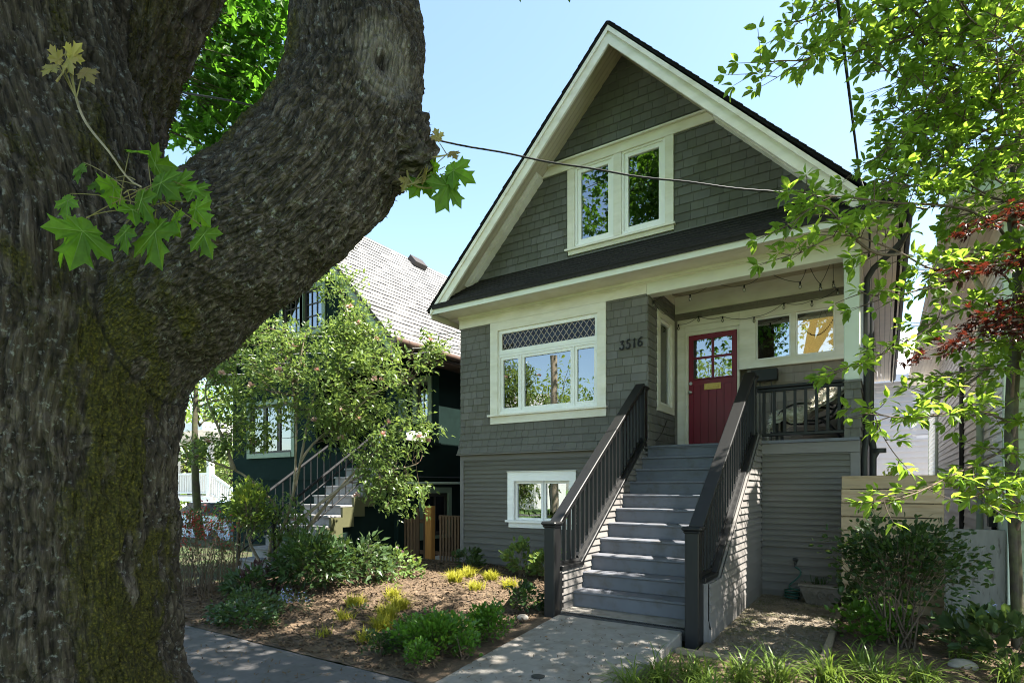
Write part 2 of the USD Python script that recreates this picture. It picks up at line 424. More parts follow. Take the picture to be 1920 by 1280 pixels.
mat("petal_blue", (0.30, 0.36, 0.66), 0.6, isl=0.2, trans=(0.3, 0.35, 0.6), tfac=0.2)
mat("twig", (0.085, 0.062, 0.042), 0.85, nv=0.25, ns=12, bump=0.002, bs=60)
mat("twig_dry", (0.15, 0.105, 0.06), 0.9, isl=0.4)
mat("twig_pale", (0.24, 0.19, 0.13), 0.85, nv=0.2, ns=14, isl=0.2, bump=0.002, bs=60)
mat("stalk", (0.14, 0.12, 0.04), 0.6)
mat("vein", (0.10, 0.17, 0.03), 0.6)
mat("bark_pale", (0.26, 0.215, 0.16), 0.85, nv=0.25, ns=9, col2=(0.13, 0.11, 0.06), c2s=4, bump=0.004, bs=40)
mat("bark_grey", (0.05, 0.041, 0.031), 0.9, nv=0.3, ns=14, col2=(0.055, 0.065, 0.02), c2s=4, bump=0.005, bs=50)
glass("pane", 3.6, (0.80, 0.84, 0.84), (0.92, 0.95, 1.0))
glass("pane_clear", 1.6, (0.9, 0.92, 0.92))
glass("pane_dark", 1.8, (0.5, 0.5, 0.5))
glass("pane_red", 1.35, (0.25, 0.02, 0.04))
glass("pane_tint", 1.4, (0.10, 0.07, 0.10))

# bark of the big maple: a fine relief that follows the limbs (primvar bark), moss and lichen patches (primvars moss, scar)
usdkit.material(stage, "/World/Looks/bark_maple", {
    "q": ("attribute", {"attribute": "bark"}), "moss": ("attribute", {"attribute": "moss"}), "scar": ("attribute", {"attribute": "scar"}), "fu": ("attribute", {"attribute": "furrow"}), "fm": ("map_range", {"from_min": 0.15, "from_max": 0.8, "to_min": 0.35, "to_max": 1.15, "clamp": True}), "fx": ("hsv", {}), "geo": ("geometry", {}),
    "ms": ("mapping", {"scale": (1.6, 1.6, 0.55)}), "n1": ("noise_texture", {"scale": 1.6, "detail": 6.0, "roughness": 0.65}), "n2": ("noise_texture", {"scale": 9.0, "detail": 6.0, "roughness": 0.7}),
    "n3": ("noise_texture", {"scale": 38.0, "detail": 6.0, "roughness": 0.7}), "n4": ("noise_texture", {"scale": 110.0, "detail": 3.0}),
    "vo": ("voronoi_texture", {"feature": "distance_to_edge", "scale": 1.5}),
    "r1": ("rgb_ramp", {"ramp": [(0.25, (0.008, 0.006, 0.004)), (0.5, (0.033, 0.025, 0.018)), (0.75, (0.108, 0.089, 0.072))]}),
    "lm": ("map_range", {"from_min": 0.57, "from_max": 0.66, "clamp": True}),
    "lich": ("mix", {"color2": (0.16, 0.16, 0.15)}), "lf": ("math", {"math_type": "multiply", "value2": 0.75}),
    "mm": ("math", {"math_type": "multiply"}), "mr": ("map_range", {"from_min": 0.24, "from_max": 0.42, "clamp": True}),
    "mc": ("rgb_ramp", {"ramp": [(0.3, (0.010, 0.010, 0.003)), (0.55, (0.036, 0.032, 0.005)), (0.75, (0.095, 0.078, 0.010))]}),
    "mx": ("mix", {}), "sc": ("mix", {"color2": (0.22, 0.195, 0.165)}), "sf": ("math", {"math_type": "multiply", "value2": 0.5}),
    "ha": ("math", {"math_type": "add"}), "hb": ("math", {"math_type": "multiply_add", "value2": 0.35}), "vm": ("map_range", {"from_min": 0.0, "from_max": 0.25, "clamp": True}),
    "bp": ("bump", {"strength": 1.0, "distance": 0.009}), "p": ("principled_bsdf", {"roughness": 0.9, "specular_ior_level": 0.25})},
    [("q.vector", "n1.vector"), ("q.vector", "vo.vector"), ("geo.position", "ms.vector"), ("ms.vector", "n2.vector"), ("geo.position", "n3.vector"), ("geo.position", "n4.vector"),
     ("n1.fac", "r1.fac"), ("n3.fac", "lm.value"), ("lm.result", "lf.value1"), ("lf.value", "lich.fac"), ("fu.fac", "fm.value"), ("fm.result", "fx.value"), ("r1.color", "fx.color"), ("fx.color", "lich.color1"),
     ("moss.fac", "mm.value1"), ("n2.fac", "mm.value2"), ("mm.value", "mr.value"), ("mr.result", "mx.fac"), ("lich.color", "mx.color1"), ("n4.fac", "mc.fac"), ("mc.color", "mx.color2"),
     ("scar.fac", "sf.value1"), ("sf.value", "sc.fac"), ("mx.color", "sc.color1"), ("sc.color", "p.base_color"),
     ("vo.distance", "vm.value"), ("n1.fac", "ha.value1"), ("vm.result", "ha.value2"), ("n4.fac", "hb.value1"), ("ha.value", "hb.value3"), ("hb.value", "bp.height"), ("bp.normal", "p.normal")],
    surface="p.BSDF")

# ---------------------------------------------------------------- the setting: ground, street, pavements
def lerp(a, b, t):
    return a + (b - a) * np.clip(t, 0, 1)


def bed_z(x, y):
    x, y = np.asarray(x, float), np.asarray(y, float)
    z = lerp(-0.165, -0.02, (y - 3.5) / 2.8)
    return z + 0.05 * np.exp(-((x + 5.2) ** 2) / 3 - ((y - 6.2) ** 2) / 2.5) * np.clip((y - 3.5) * 2, 0, 1)


def yard_z(x, y):
    return lerp(-0.16, -0.085, (np.asarray(y, float) - 4.0) / 3.5) + 0 * np.asarray(x, float)


def sheet(x0, x1, y0, y1, step, zf, amp=0.0, seed=0, skirt=0.12):
    nx, ny = max(2, int((x1 - x0) / step) + 1), max(2, int((y1 - y0) / step) + 1)
    X, Y = np.meshgrid(np.linspace(x0, x1, nx), np.linspace(y0, y1, ny))
    Z = zf(X, Y) + amp * (meshkit.fbm(np.stack([X * 7, Y * 7, X * 0], -1), 4, seed) - 0.5) * 2
    V = np.stack([X, Y, Z], -1).reshape(-1, 3)
    i = np.arange((nx) * (ny)).reshape(ny, nx)
    F = np.stack([i[:-1, :-1], i[:-1, 1:], i[1:, 1:], i[1:, :-1]], -1).reshape(-1, 4)
    m = MB().add(V, F)
    return m


def const(z):
    return lambda x, y: np.zeros_like(np.asarray(x, float)) + z


obj("ground", MB().box(-400, 400, -400, 400, -1.0, -0.5), "lawn", kind="structure")
obj("road", MB().box(-120, 120, -9.0, -1.85, -0.6, -0.33), "asphalt", kind="structure")
kerb = obj("kerb", MB().box(-60, 60, -1.85, -1.68, -0.6, -0.19), "concrete", kind="structure")
obj("boulevard", sheet(-60, 60, -1.68, 1.9, 0.5, const(-0.2), 0.012, 5), "lawn", kind="structure", smooth=True)
obj("far_pavement", MB().box(-60, 60, -12.4, -10.8, -0.6, -0.18), "sidewalk_concrete", kind="structure")
obj("far_lawn", MB().box(-120, 120, -10.8, -9.0, -0.6, -0.2).box(-120, 120, -80, -12.4, -0.6, -0.16), "lawn", kind="structure")
walk = obj("sidewalk", MB().box(-60, 60, 1.93, 3.47, -0.6, -0.21), "soil", kind="structure")
for i in range(12):
    x = -13.2 + i * 1.52
    obj("paving_slab", MB().mesh(bevel_box(x + 0.004, x + 1.516, 1.9, 3.5, -0.5, -0.17 + 0.003 * math.sin(i * 2.3), 0.008)), "sidewalk_concrete", walk)
obj("paving_slabs", MB().box(-60, -13.205, 1.9, 3.5, -0.5, -0.172).box(5.05, 60, 1.9, 3.5, -0.5, -0.172), "sidewalk_concrete", walk, kind="stuff")
obj("garden_bed", sheet(-9.1, -3.1, 3.5, 8.85, 0.05, bed_z, 0.010, 1), "soil", kind="structure", smooth=True)
obj("neighbour_yard", sheet(-60, -9.1, 3.5, 8.85, 0.4, bed_z, 0.015, 2), "yard_soil", kind="structure", smooth=True)
obj("right_bed", sheet(-0.42, 7.0, 3.5, 8.9, 0.06, yard_z, 0.02, 3), "soil", kind="structure", smooth=True)
obj("front_bed", sheet(-1.72, -0.42, 3.5, 5.38, 0.06, yard_z, 0.02, 6), "soil", kind="structure", smooth=True)
obj("gravel_yard", sheet(-1.5, -0.42, 5.38, 8.8, 0.04, lambda x, y: yard_z(x, y) + 0.012, 0.010, 4), "gravel", kind="structure", smooth=True)
obj("side_yard", MB().box(-60, 60, 8.85, 60, -0.6, -0.12), "bounce_ground", kind="structure")  # ground made pale to bounce light into the gap between houses

# sloping concrete walk from the sidewalk to the stair
wv = [(-3.12, 3.5, -0.172), (-1.70, 3.5, -0.172), (-1.70, 5.72, -0.004), (-3.12, 5.72, -0.004)]
wk = MB()
top = np.array(wv)
bot = top - (0, 0, 0.35)
ins = top + np.array([(0.012, 0, 0), (-0.012, 0, 0), (-0.012, 0, 0), (0.012, 0, 0)])
topb = top - (0, 0, 0.012)
wk.add(np.vstack([ins, topb, bot]), [(0, 1, 2, 3), (0, 4, 5, 1), (1, 5, 6, 2), (2, 6, 7, 3), (3, 7, 4, 0), (4, 8, 9, 5), (5, 9, 10, 6), (6, 10, 11, 7), (7, 11, 8, 4)])
walkway = obj("walkway", wk, "concrete", kind="structure")
gr = MB()
gr.box(-3.1, -1.68, 5.735, 5.75, -0.05, 0.012).box(-3.1, -1.68, 5.815, 5.83, -0.05, 0.012)
for i in range(57):
    x = -3.095 + i * 0.025
    gr.box(x, x + 0.011, 5.75, 5.815, -0.02, 0.009)
t_grate = thing("drain_grate", "narrow slotted metal drain grate at the foot of the stairs", "drain grate", (-2.39, 5.78, -0.05))
obj("grate_bars", gr, "dark_metal", t_grate)
obj("channel", MB().box(-3.1, -1.68, 5.75, 5.815, -0.1, -0.04), "rubber", t_grate)
dc = MB()
a = np.linspace(0, 2 * np.pi, 25)[:-1]
zc = lerp(-0.172, -0.004, (4.08 - 3.5) / 2.22)
dc.tube([(-2.41, 4.08, zc - 0.02), (-2.41, 4.08, zc + 0.004)], 0.058, 24)
obj("drain_cover", dc, "dark_metal", label="small round dark metal cover set in the concrete walk", cat="drain cover")

# wood chips and litter lying loose on the beds
def scatter_chips(n, x0, x1, y0, y1, zf, ln, wd, seed):
    r = np.random.default_rng(seed)
    x, y = r.uniform(x0, x1, n), r.uniform(y0, y1, n)
    z = zf(x, y) + 0.015 + r.uniform(-0.006, 0.012, n)
    a = r.uniform(0, np.pi, n)
    L, Wd = r.uniform(*ln, n) / 2, r.uniform(*wd, n) / 2
    tilt = r.normal(0, 0.35, n)
    d = np.stack([np.cos(a) * np.cos(tilt), np.sin(a) * np.cos(tilt), np.sin(tilt)], -1)
    s = np.stack([-np.sin(a), np.cos(a), r.normal(0, 0.4, n)], -1)
    p = np.stack([x, y, z], -1)
    V = np.stack([p - d * L[:, None] - s * Wd[:, None], p + d * L[:, None] - s * Wd[:, None], p + d * L[:, None] + s * Wd[:, None], p - d * L[:, None] + s * Wd[:, None]], 1).reshape(-1, 3)
    return V, (np.arange(n)[:, None] * 4 + np.array([[0, 1, 2, 3]]))


obj("wood_chips", MB().add(*scatter_chips(21000, -8.9, -3.3, 3.52, 8.7, bed_z, (0.02, 0.085), (0.007, 0.022), 7)), "chips", kind="stuff", label="loose bark mulch chips covering the front garden bed")
obj("leaf_litter", MB().add(*scatter_chips(5000, -0.4, 3.0, 4.0, 8.3, yard_z, (0.015, 0.05), (0.006, 0.022), 8)), "chips", kind="stuff", label="brown leaf litter and bark under the right-hand shrubs")
obj("gravel_stones", MB().add(*scatter_chips(6000, -1.45, -0.48, 5.45, 8.7, lambda x, y: yard_z(x, y) + 0.006, (0.008, 0.02), (0.007, 0.016), 9)), "pebble", kind="stuff", label="small loose stones on the gravel beside the stairs")
def debris(x, y):
    z = np.where(x > -3.1, lerp(-0.172, -0.004, (y - 3.5) / 2.22), -0.17)
    return z - 0.008


r_d = np.random.default_rng(12)
obj("fallen_bits", MB().add(*scatter_chips(420, -7.5, -3.2, 2.6, 3.48, debris, (0.01, 0.04), (0.005, 0.012), 13)).add(*scatter_chips(260, -3.1, -1.75, 3.6, 5.6, debris, (0.01, 0.035), (0.005, 0.012), 14)), "chips", kind="stuff", label="scattered bits of bark and dry blossom on the pavement and walk")
t = thing("timber_edging", "weathered timber boards edging the gravel beside the stairs", "edging", (-0.45, 5.4, -0.15))
obj("edging_board", MB().box(-0.475, -0.425, 5.44, 8.2, -0.25, -0.045), "timber", t)
obj("edging_board", MB().box(-1.66, -0.425, 5.39, 5.44, -0.3, -0.085), "timber", t)

# ---------------------------------------------------------------- the house
W, RX = 8.75, 1.0485           # front wall plane; roof rise per run
APX, APZ = -3.58, 8.665
HX0, HX1 = -6.92, -0.265
HOUSE = thing("house", "dark grey-green shingled gable house with cream trim and red front door", "house", (-3.6, 8.75, 0))
FW = F_front(W)
FLOOR = 2.105
BAYX, DOORY = -3.15, 10.13


def hole(x0, x1, z0, z1):
    return sbox(x0, z0, x1, z1)


# shingles of every wall are gathered first; the 300 that show largest become parts of their own
shingles = []   # (arrays, size in view, wall path, material)


def shingle_wall(name, poly, frame, exposure, z0, seed, material, flare=None, back=0.03, label=None, widths=(0.11, 0.27)):
    path = obj(name, flat(poly, -0.14, -0.004, frame), material, HOUSE, label=label)
    for v, f, area in course_pieces(poly, exposure, z0, widths, frame, seed=seed, flare=flare):
        c = v.mean(0) - EYE
        fwd = np.array([-math.sin(math.radians(YAW)), math.cos(math.radians(YAW)), 0])
        d = c @ fwd
        shingles.append((v, f, area / d ** 2 * (1.0 if frame is not None else 1), path, material))
    return path


def boards_wall(name, poly, frame, exposure, z0, material, parent, seed=0, thick=0.022):
    path = obj(name, flat(poly, -0.10, -0.004, frame), material, parent)
    for v, f, area in course_pieces(poly, exposure, z0, None, frame, seed=seed, thin=0.002, thick=thick, lift=0.001, gap=0.0):
        obj("clapboard", (v, f), material, path)
    return path


w1 = hole(-6.02, -4.01, 2.80, 4.37)
front_poly = sbox(HX0, 2.09, BAYX, 4.52).difference(sbox(-6.20, 2.64, -3.855, 4.6))
flare = lambda z: 0.11 * np.clip((2.55 - z) / 0.46, 0, 1) ** 1.6
wall_front = shingle_wall("front_wall", front_poly, FW, 0.133, 2.09, 11, "shingle_front", flare)
obj("wall_core", flat(sbox(HX0, -0.2, BAYX, 4.74).difference(w1).difference(hole(-5.62, -4.53, 0.90, 1.545)), -0.22, -0.15, FW), "interior", HOUSE)
# gable
gz = lambda x: APZ - 0.165 - RX * np.abs(np.asarray(x) - APX)
gable_full = Polygon([(APX - (APZ - 0.165 - 5.38) / RX, 5.38), (APX + (APZ - 0.165 - 5.38) / RX, 5.38), (APX, APZ - 0.165)])
gpoly = gable_full.difference(sbox(-4.575, 5.30, -2.72, 7.0)).difference(sbox(-9, 6.905, 3, 7.075))
wall_gable = shingle_wall("gable_wall", gpoly, FW, 0.136, 5.38, 12, "shingle", widths=(0.12, 0.27))
obj("wall_core", flat(gable_full.difference(hole(-4.43, -3.72, 5.56, 6.92)).difference(hole(-3.59, -2.85, 5.56, 6.92)), -0.22, -0.15, FW), "interior", HOUSE)
# side of the bay, facing the porch
BW = F_right(BAYX)
bay_poly = sbox(W + 0.0, FLOOR, DOORY, 4.70).difference(sbox(9.17, 2.715, 10.06, 4.40))
shingle_wall("bay_side_wall", bay_poly, BW, 0.133, 2.09, 13, "shingle_front")
# wall with the door
DW = F_front(DOORY)
door_poly = sbox(BAYX, FLOOR, HX1 - 0.1, 4.84).difference(sbox(-3.085, FLOOR - 0.1, -1.92, 4.40)).difference(sbox(-1.95, 3.46, HX1, 4.40)).difference(sbox(BAYX, 4.53, HX1, 4.9))
shingle_wall("door_wall", door_poly, DW, 0.15, 2.09, 14, "shingle_porch", widths=(0.14, 0.32))
obj("wall_core", flat(sbox(BAYX, FLOOR, HX1 - 0.1, 4.84).difference(hole(-2.9, -2.09, FLOOR - 0.1, 4.125)).difference(hole(-1.78, -0.64, 3.56, 4.25)), -0.22, -0.15, DW), "interior", HOUSE)
# half wall and pier of the porch
shingle_wall("porch_pier", sbox(-0.445, FLOOR, HX1, 2.84), FW, 0.128, 2.105, 15, "shingle", widths=(0.08, 0.13))
shingle_wall("porch_side_wall", sbox(W, FLOOR, DOORY, 2.84), F_right(HX1), 0.128, 2.105, 16, "shingle_front")
obj("half_wall_cap", MB().box(-0.46, HX1 + 0.02, W - 0.02, DOORY, 2.84, 2.866), "shingle", HOUSE)
shingles.sort(key=lambda s: -s[2])
for v, f, _, path, m in shingles[:300]:
    obj("shingle", (v, f), m, path)
rest = {}
for v, f, _, path, m in shingles[300:]:
    rest.setdefault((path, m), MB()).add(v, f)
for (path, m), mb in rest.items():
    obj("shingle_courses", mb, m, path, kind="stuff")

# lower storey: clapboards
low = sbox(HX0 + 0.09, -0.02, BAYX - 0.13, 1.97).difference(sbox(-5.81, 0.715, -4.405, 1.728))
boards_wall("basement_wall", low.intersection(sbox(-9, 0.75, 0, 3)), FW, 0.0795, 0.75, "clapboard", HOUSE, 1)
boards_wall("basement_wall", low.intersection(sbox(-9, -1, 0, 0.75)), FW, 0.122, 0.75 - 7 * 0.122, "clapboard", HOUSE, 2)
obj("water_table", MB().box(HX0, BAYX - 0.13, W - 0.022, W + 0.08, 1.97, 2.062), "clapboard", HOUSE)
obj("corner_board", MB().box(HX0, HX0 + 0.088, W - 0.026, W + 0.08, -0.1, 1.968), "clapboard", HOUSE)
obj("skirt_underside", MB().box(HX0 - 0.02, BAYX, W - 0.118, W - 0.003, 2.064, 2.086), "clapboard", HOUSE)
obj("foundation", MB().box(HX0 + 0.01, BAYX - 0.13, W + 0.004, W + 0.12, -0.4, 0.02), "stone_foundation", HOUSE)
# side and back walls (closed shell)
shell = MB()
shell.box(HX0, HX0 + 0.15, W + 0.03, 20.6, -0.3, 4.75)
shell.box(HX0, HX1, 20.6, 20.75, -0.3, 4.75)
obj("side_wall", shell, "clapboard", HOUSE)
obj("side_wall", flat(sbox(DOORY + 0.002, -0.3, 20.6, 4.75).difference(hole(10.7, 11.9, 2.9, 4.35)), -0.15, 0.0, F_right(HX1)), "white_siding", HOUSE)  # unseen wall whitened to bounce light into the gap; opening added for daylight
obj("side_wall", MB().box(HX1 - 0.16, HX1 - 0.002, W + 0.105, DOORY, -0.3, FLOOR - 0.05), "clapboard", HOUSE)
obj("floor_slab", MB().box(HX0 + 0.15, BAYX - 0.15, W + 0.23, 20.6, 1.96, 2.06).box(BAYX - 0.15, HX1 - 0.16, DOORY + 0.23, 20.6, 1.96, 2.06), "interior", HOUSE)
obj("floor_slab", MB().box(HX0 + 0.15, HX1 - 0.16, W + 0.23, 20.6, 4.85, 5.0), "interior", HOUSE)
obj("bay_core", flat(sbox(W + 0.23, 2.06, DOORY + 0.15, 4.84).difference(hole(9.28, 9.9, 2.83, 4.30)), -0.2, -0.15, BW), "interior", HOUSE)
obj("partition", MB().box(HX0 + 0.15, BAYX - 0.2, 12.6, 12.7, 2.06, 4.84), "interior", HOUSE)
obj("partition", flat(Polygon([(-6.3, 5.0), (-0.9, 5.0), (APX, 7.9)]), 0, 0.1, F_front(13.1)), "interior", HOUSE)
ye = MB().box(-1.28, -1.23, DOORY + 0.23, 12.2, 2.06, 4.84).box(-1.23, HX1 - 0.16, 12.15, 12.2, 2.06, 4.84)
obj("partition", ye, "yellow_wall_glow", HOUSE, label="warm yellow inner wall with an added glow")

# roof
def roof_slab(x0, z0, x1, z1, y0, y1, th):
    m = MB()
    m.hexa([(x, y, z + dz) for x, z in ((x0, z0), (x1, z1)) for y in (y0, y1) for dz in (-th, 0)])
    return m


EL, ER, YR0 = -7.27, 0.235, 8.17
zl, zr = APZ - RX * (APX - EL), APZ - RX * (ER - APX) * 0.99
roof = obj("roof", MB().add(*roof_slab(EL, zl, APX, APZ, YR0, 21.2, 0.045).arrays()).add(*roof_slab(APX, APZ, ER, zr, YR0, 21.2, 0.045).arrays()), "roof_dark", HOUSE)
tabs = MB()
r_ = random.Random(5)
for side, (xe, ze) in ((-1, (EL, zl)), (1, (ER, zr))):
    L_ = math.hypot(APX - xe, APZ - ze)
    for k in range(int(L_ / 0.14)):
        for j in range(3):
            s0, s1 = k * 0.14 / L_, min(1, (k * 0.14 + 0.15) / L_)
            y0 = YR0 - 0.012 + j * 0.3 + r_.uniform(-0.006, 0.006)
            th = 0.009 + r_.uniform(0, 0.005)
            n = np.array([-(APZ - ze) / L_ * (1 if xe < APX else -1), 0, abs(APX - xe) / L_])
            p = lambda s, y: np.array([xe + (APX - xe) * s, y, ze + (APZ - ze) * s])
            c8 = [p(s, y) + n * h for s, hs in ((s0, th), (s1, 0.003)) for y in (y0, y0 + 0.297) for h in (0.0, hs)]
            tabs.hexa(c8)
obj("edge_shingles", tabs, "roof_dark", roof, kind="stuff")
# rake boards and soffits under the overhang
def slope_piece(side, x0, x1, d0, d1, y0, y1):
    """a board parallel to the slope between distances d0, d1 (vertical) below the roof line"""
    m = MB()
    z = lambda x: APZ - RX * abs(x - APX)
    m.hexa([(x, y, z(x) - d) for x in (x0, x1) for y in (y0, y1) for d in (d1, d0)])
    return m


for side in (-1, 1):
    xe = EL + 0.06 if side < 0 else ER - 0.06
    zl_ = lambda x: APZ - RX * abs(x - APX)
    for nm, d0, d1, t0, t1 in (("rake_board", 0.067, 0.345, W - 8.235, W - 8.195), ("rake_moulding", 0.067, 0.15, W - 8.192, W - 8.175)):
        pg = Polygon([(APX, zl_(APX) - d0), (xe, zl_(xe) - d0), (xe, zl_(xe) - d1), (APX, zl_(APX) - d1)]).intersection(sbox(-20, 4.715, 20, 20))
        obj(nm, flat(pg, t0, t1, FW), "trim", HOUSE)
    nb = 6
    for j in range(nb):
        y0 = 8.237 + j * (W - 8.237) / nb
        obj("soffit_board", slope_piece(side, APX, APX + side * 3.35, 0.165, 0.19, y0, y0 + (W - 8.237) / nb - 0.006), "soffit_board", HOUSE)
    obj("rake_frieze", slope_piece(side, APX + side * 1.48, APX + side * 3.05, 0.192, 0.245, 8.60, W - 0.002), "trim", HOUSE)
    obj("rake_frieze", slope_piece(side, APX + side * 1.48, APX + side * 3.05, 0.192, 0.222, 8.50, 8.598), "trim", HOUSE)
obj("gable_band", MB().box(-5.16, -2.02, W - 0.035, W + 0.02, 6.905, 7.05), "trim", HOUSE)
obj("gable_band_cap", MB().box(-5.22, -1.96, W - 0.085, W + 0.02, 7.052, 7.08), "trim", HOUSE)

# pent roof with its courses, fascia, soffit and frieze
PX0, PX1 = -7.16, 0.20
pent = obj("pent_roof", MB().hexa([(x, y, z) for x in (PX0, PX1) for (y, z0, z1) in ((8.17, 4.80, 4.868), (W, 5.30, 5.372)) for z in (z0, z1)]), "roof_pent", HOUSE)
pm = MB()
for k in range(7):
    x = PX0 - r_.random() * 0.3
    s0, s1 = k / 7, (k + 1.1) / 7
    while x < PX1:
        p = lambda s: (8.165 + (W - 8.165) * s, 4.868 + (5.372 - 4.868) * s)
        y0, z0 = p(s0)
        y1, z1 = p(min(s1, 1))
        h = 0.013 + r_.uniform(0, 0.010)
        a0, a1 = max(x, PX0), min(x + 0.297, PX1)
        if a1 > a0 + 0.01:
            pm.hexa([(xx, yy, zz) for xx in (a0, a1) for (yy, zz0, zz1) in ((y0, z0, z0 + h), (y1, z1, z1 + 0.004)) for zz in (zz0, zz1)])
        x += 0.3
obj("shingle_courses", pm, "roof_pent", pent, kind="stuff")
obj("gable_sill", MB().box(-6.53, -0.75, W - 0.022, W + 0.02, 5.376, 5.405), "shingle", HOUSE)
obj("fascia", MB().box(PX0, PX1, 8.19, 8.23, 4.715, 4.864), "trim_sage", HOUSE)
for j in range(4):
    y0 = 8.232 + j * 0.124
    obj("soffit_board", MB().box(PX0 + 0.01, PX1 - 0.01, y0, y0 + 0.121, 4.745, 4.765), "trim", HOUSE)
obj("cornice_moulding", MB().box(HX0 - 0.03, HX1 + 0.03, 8.69, W - 0.032, 4.70, 4.7445).box(HX0 - 0.02, HX1 + 0.02, 8.708, W - 0.032, 4.675, 4.699), "trim", HOUSE)
obj("frieze", MB().box(HX0 - 0.015, BAYX - 0.004, W - 0.030, W + 0.1, 4.52, 4.744), "trim", HOUSE)
obj("porch_beam", MB().box(BAYX, HX1 + 0.005, W - 0.030, W + 0.17, 4.50, 4.744), "trim_sage", HOUSE)
obj("porch_beam", MB().box(-0.43, HX1 + 0.003, W + 0.172, DOORY, 4.50, 4.744), "trim", HOUSE)
# side eaves: boards running back along both long sides
for x0, x1 in ((EL + 0.05, HX0), (HX1, ER - 0.04)):
    nb = 5
    for j in range(nb):
        a0 = x0 + (x1 - x0) * j / nb
        obj("soffit_board", MB().box(a0 + 0.003, a0 + (x1 - x0) / nb - 0.003, 8.70, 21.1, 4.745, 4.765), "beige_soffit", HOUSE)
obj("eave_fascia", MB().box(ER - 0.04, ER - 0.012, 8.24, 21.1, 4.675, 4.744), "trim", HOUSE)
obj("eave_fascia", MB().box(EL + 0.02, EL + 0.048, 8.24, 21.1, 4.66, 4.78), "trim", HOUSE)
gut = MB().tube([(ER + 0.02, 8.2, 4.775), (ER + 0.02, 21.1, 4.775)], 0.04, 10)
obj("gutter", gut, "dark_metal", HOUSE)
ds = [(ER + 0.02, 8.72, 4.70), (ER + 0.0, 8.74, 4.62), (0.10, 8.85, 4.50), (-0.12, 8.98, 4.36), (-0.19, 9.02, 4.25), (-0.2, 9.02, 4.1), (-0.2, 9.02, 2.3), (-0.205, 9.0, 2.05), (-0.22, 8.95, 1.95), (-0.225, 8.94, 1.8), (-0.225, 8.94, -0.05)]
obj("downspout", MB().tube(ds, 0.038, 10), "dark_metal", HOUSE, smooth=40)
obj("vent_pipe", MB().tube([(-0.16, 9.3, 4.0), (-0.16, 9.3, 2.2), (-0.13, 9.3, 2.0), (-0.13, 9.3, -0.05)], 0.045, 10).tube([(-0.06, 9.3, 1.92), (-0.06, 9.3, 1.98)], 0.085, 12).tube([(-0.13, 9.3, 1.85), (-0.08, 9.3, 1.95)], 0.04, 8), "dark_metal", HOUSE, smooth=40)
# porch column and ceiling
obj("porch_column", MB().bevbox(-0.45, HX1 - 0.003, W + 0.002, W + 0.165, 2.868, 4.42, 0.008).bevbox(-0.462, HX1 + 0.010, W - 0.012, W + 0.172, 4.42, 4.498, 0.006), "column_green_bounce", HOUSE, label="pale square porch post")
for j in range(10):
    y0 = W + 0.172 + j * 0.121
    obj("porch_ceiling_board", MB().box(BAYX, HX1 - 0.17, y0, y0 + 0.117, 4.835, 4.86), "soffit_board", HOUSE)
obj("porch_ceiling_trim", MB().box(BAYX, HX1 - 0.17, W + 0.172, W + 0.20, 4.79, 4.834).box(BAYX, HX1 - 0.17, W + 0.202, W + 0.23, 4.81, 4.834), "trim", HOUSE)
obj("porch_frieze", MB().box(BAYX + 0.02, HX1 - 0.17, DOORY - 0.03, DOORY + 0.05, 4.535, 4.834).box(BAYX, BAYX + 0.02, W + 0.172, DOORY - 0.03, 4.705, 4.834), "trim", HOUSE)
# porch floor and its base
obj("porch_floor", MB().box(BAYX, -1.60, W - 0.0, DOORY, FLOOR - 0.05, FLOOR - 0.001).box(-1.60, HX1 - 0.005, W - 0.05, DOORY, FLOOR - 0.04, FLOOR), "tread_paint", HOUSE)
obj("porch_base_board", MB().box(-1.46, HX1, W - 0.03, W + 0.1, FLOOR - 0.19, FLOOR - 0.045), "clapboard", HOUSE)
boards_wall("porch_base_wall", sbox(-1.46, 0.62, HX1 - 0.11, FLOOR - 0.195), FW, 0.0795, 0.62, "clapboard", HOUSE, 3)
boards_wall("porch_base_wall", sbox(-1.46, -0.15, HX1 - 0.11, 0.617), FW, 0.122, -0.12, "clapboard", HOUSE, 4)
obj("corner_board", MB().box(HX1 - 0.108, HX1, W - 0.022, W + 0.1, -0.2, FLOOR - 0.195), "clapboard", HOUSE)

# ---- windows
def pane_box(x0, x1, z0, z1, y):
    return MB().box(x0, x1, y, y + 0.006, z0, z1)


def sash(parent, x0, x1, z0, z1, y, fw, pane_mat="pane", depth=0.05, frame_mat="white_frame", name="sash"):
    m = MB()
    m.box(x0, x1, y, y + depth, z1 - fw, z1).box(x0, x1, y, y + depth, z0, z0 + fw)
    m.box(x0, x0 + fw, y, y + depth, z0 + fw, z1 - fw).box(x1 - fw, x1, y, y + depth, z0 + fw, z1 - fw)
    s = obj(name, m, frame_mat, parent)
    obj("pane", pane_box(x0 + fw - 0.005, x1 - fw + 0.005, z0 + fw - 0.005, z1 - fw + 0.005, y + depth * 0.55), pane_mat, s)
    return s


def casing(parent, x0, x1, z0, z1, y, wl, wt, proud, mat_="trim", head=True):
    m = MB()
    m.box(x0, x0 + wl, y - proud, y + 0.1, z0, z1).box(x1 - wl, x1, y - proud, y + 0.1, z0, z1)
    m.box(x0 + wl, x1 - wl, y - proud, y + 0.1, z1 - wt, z1)
    return obj("casing", m, mat_, parent)


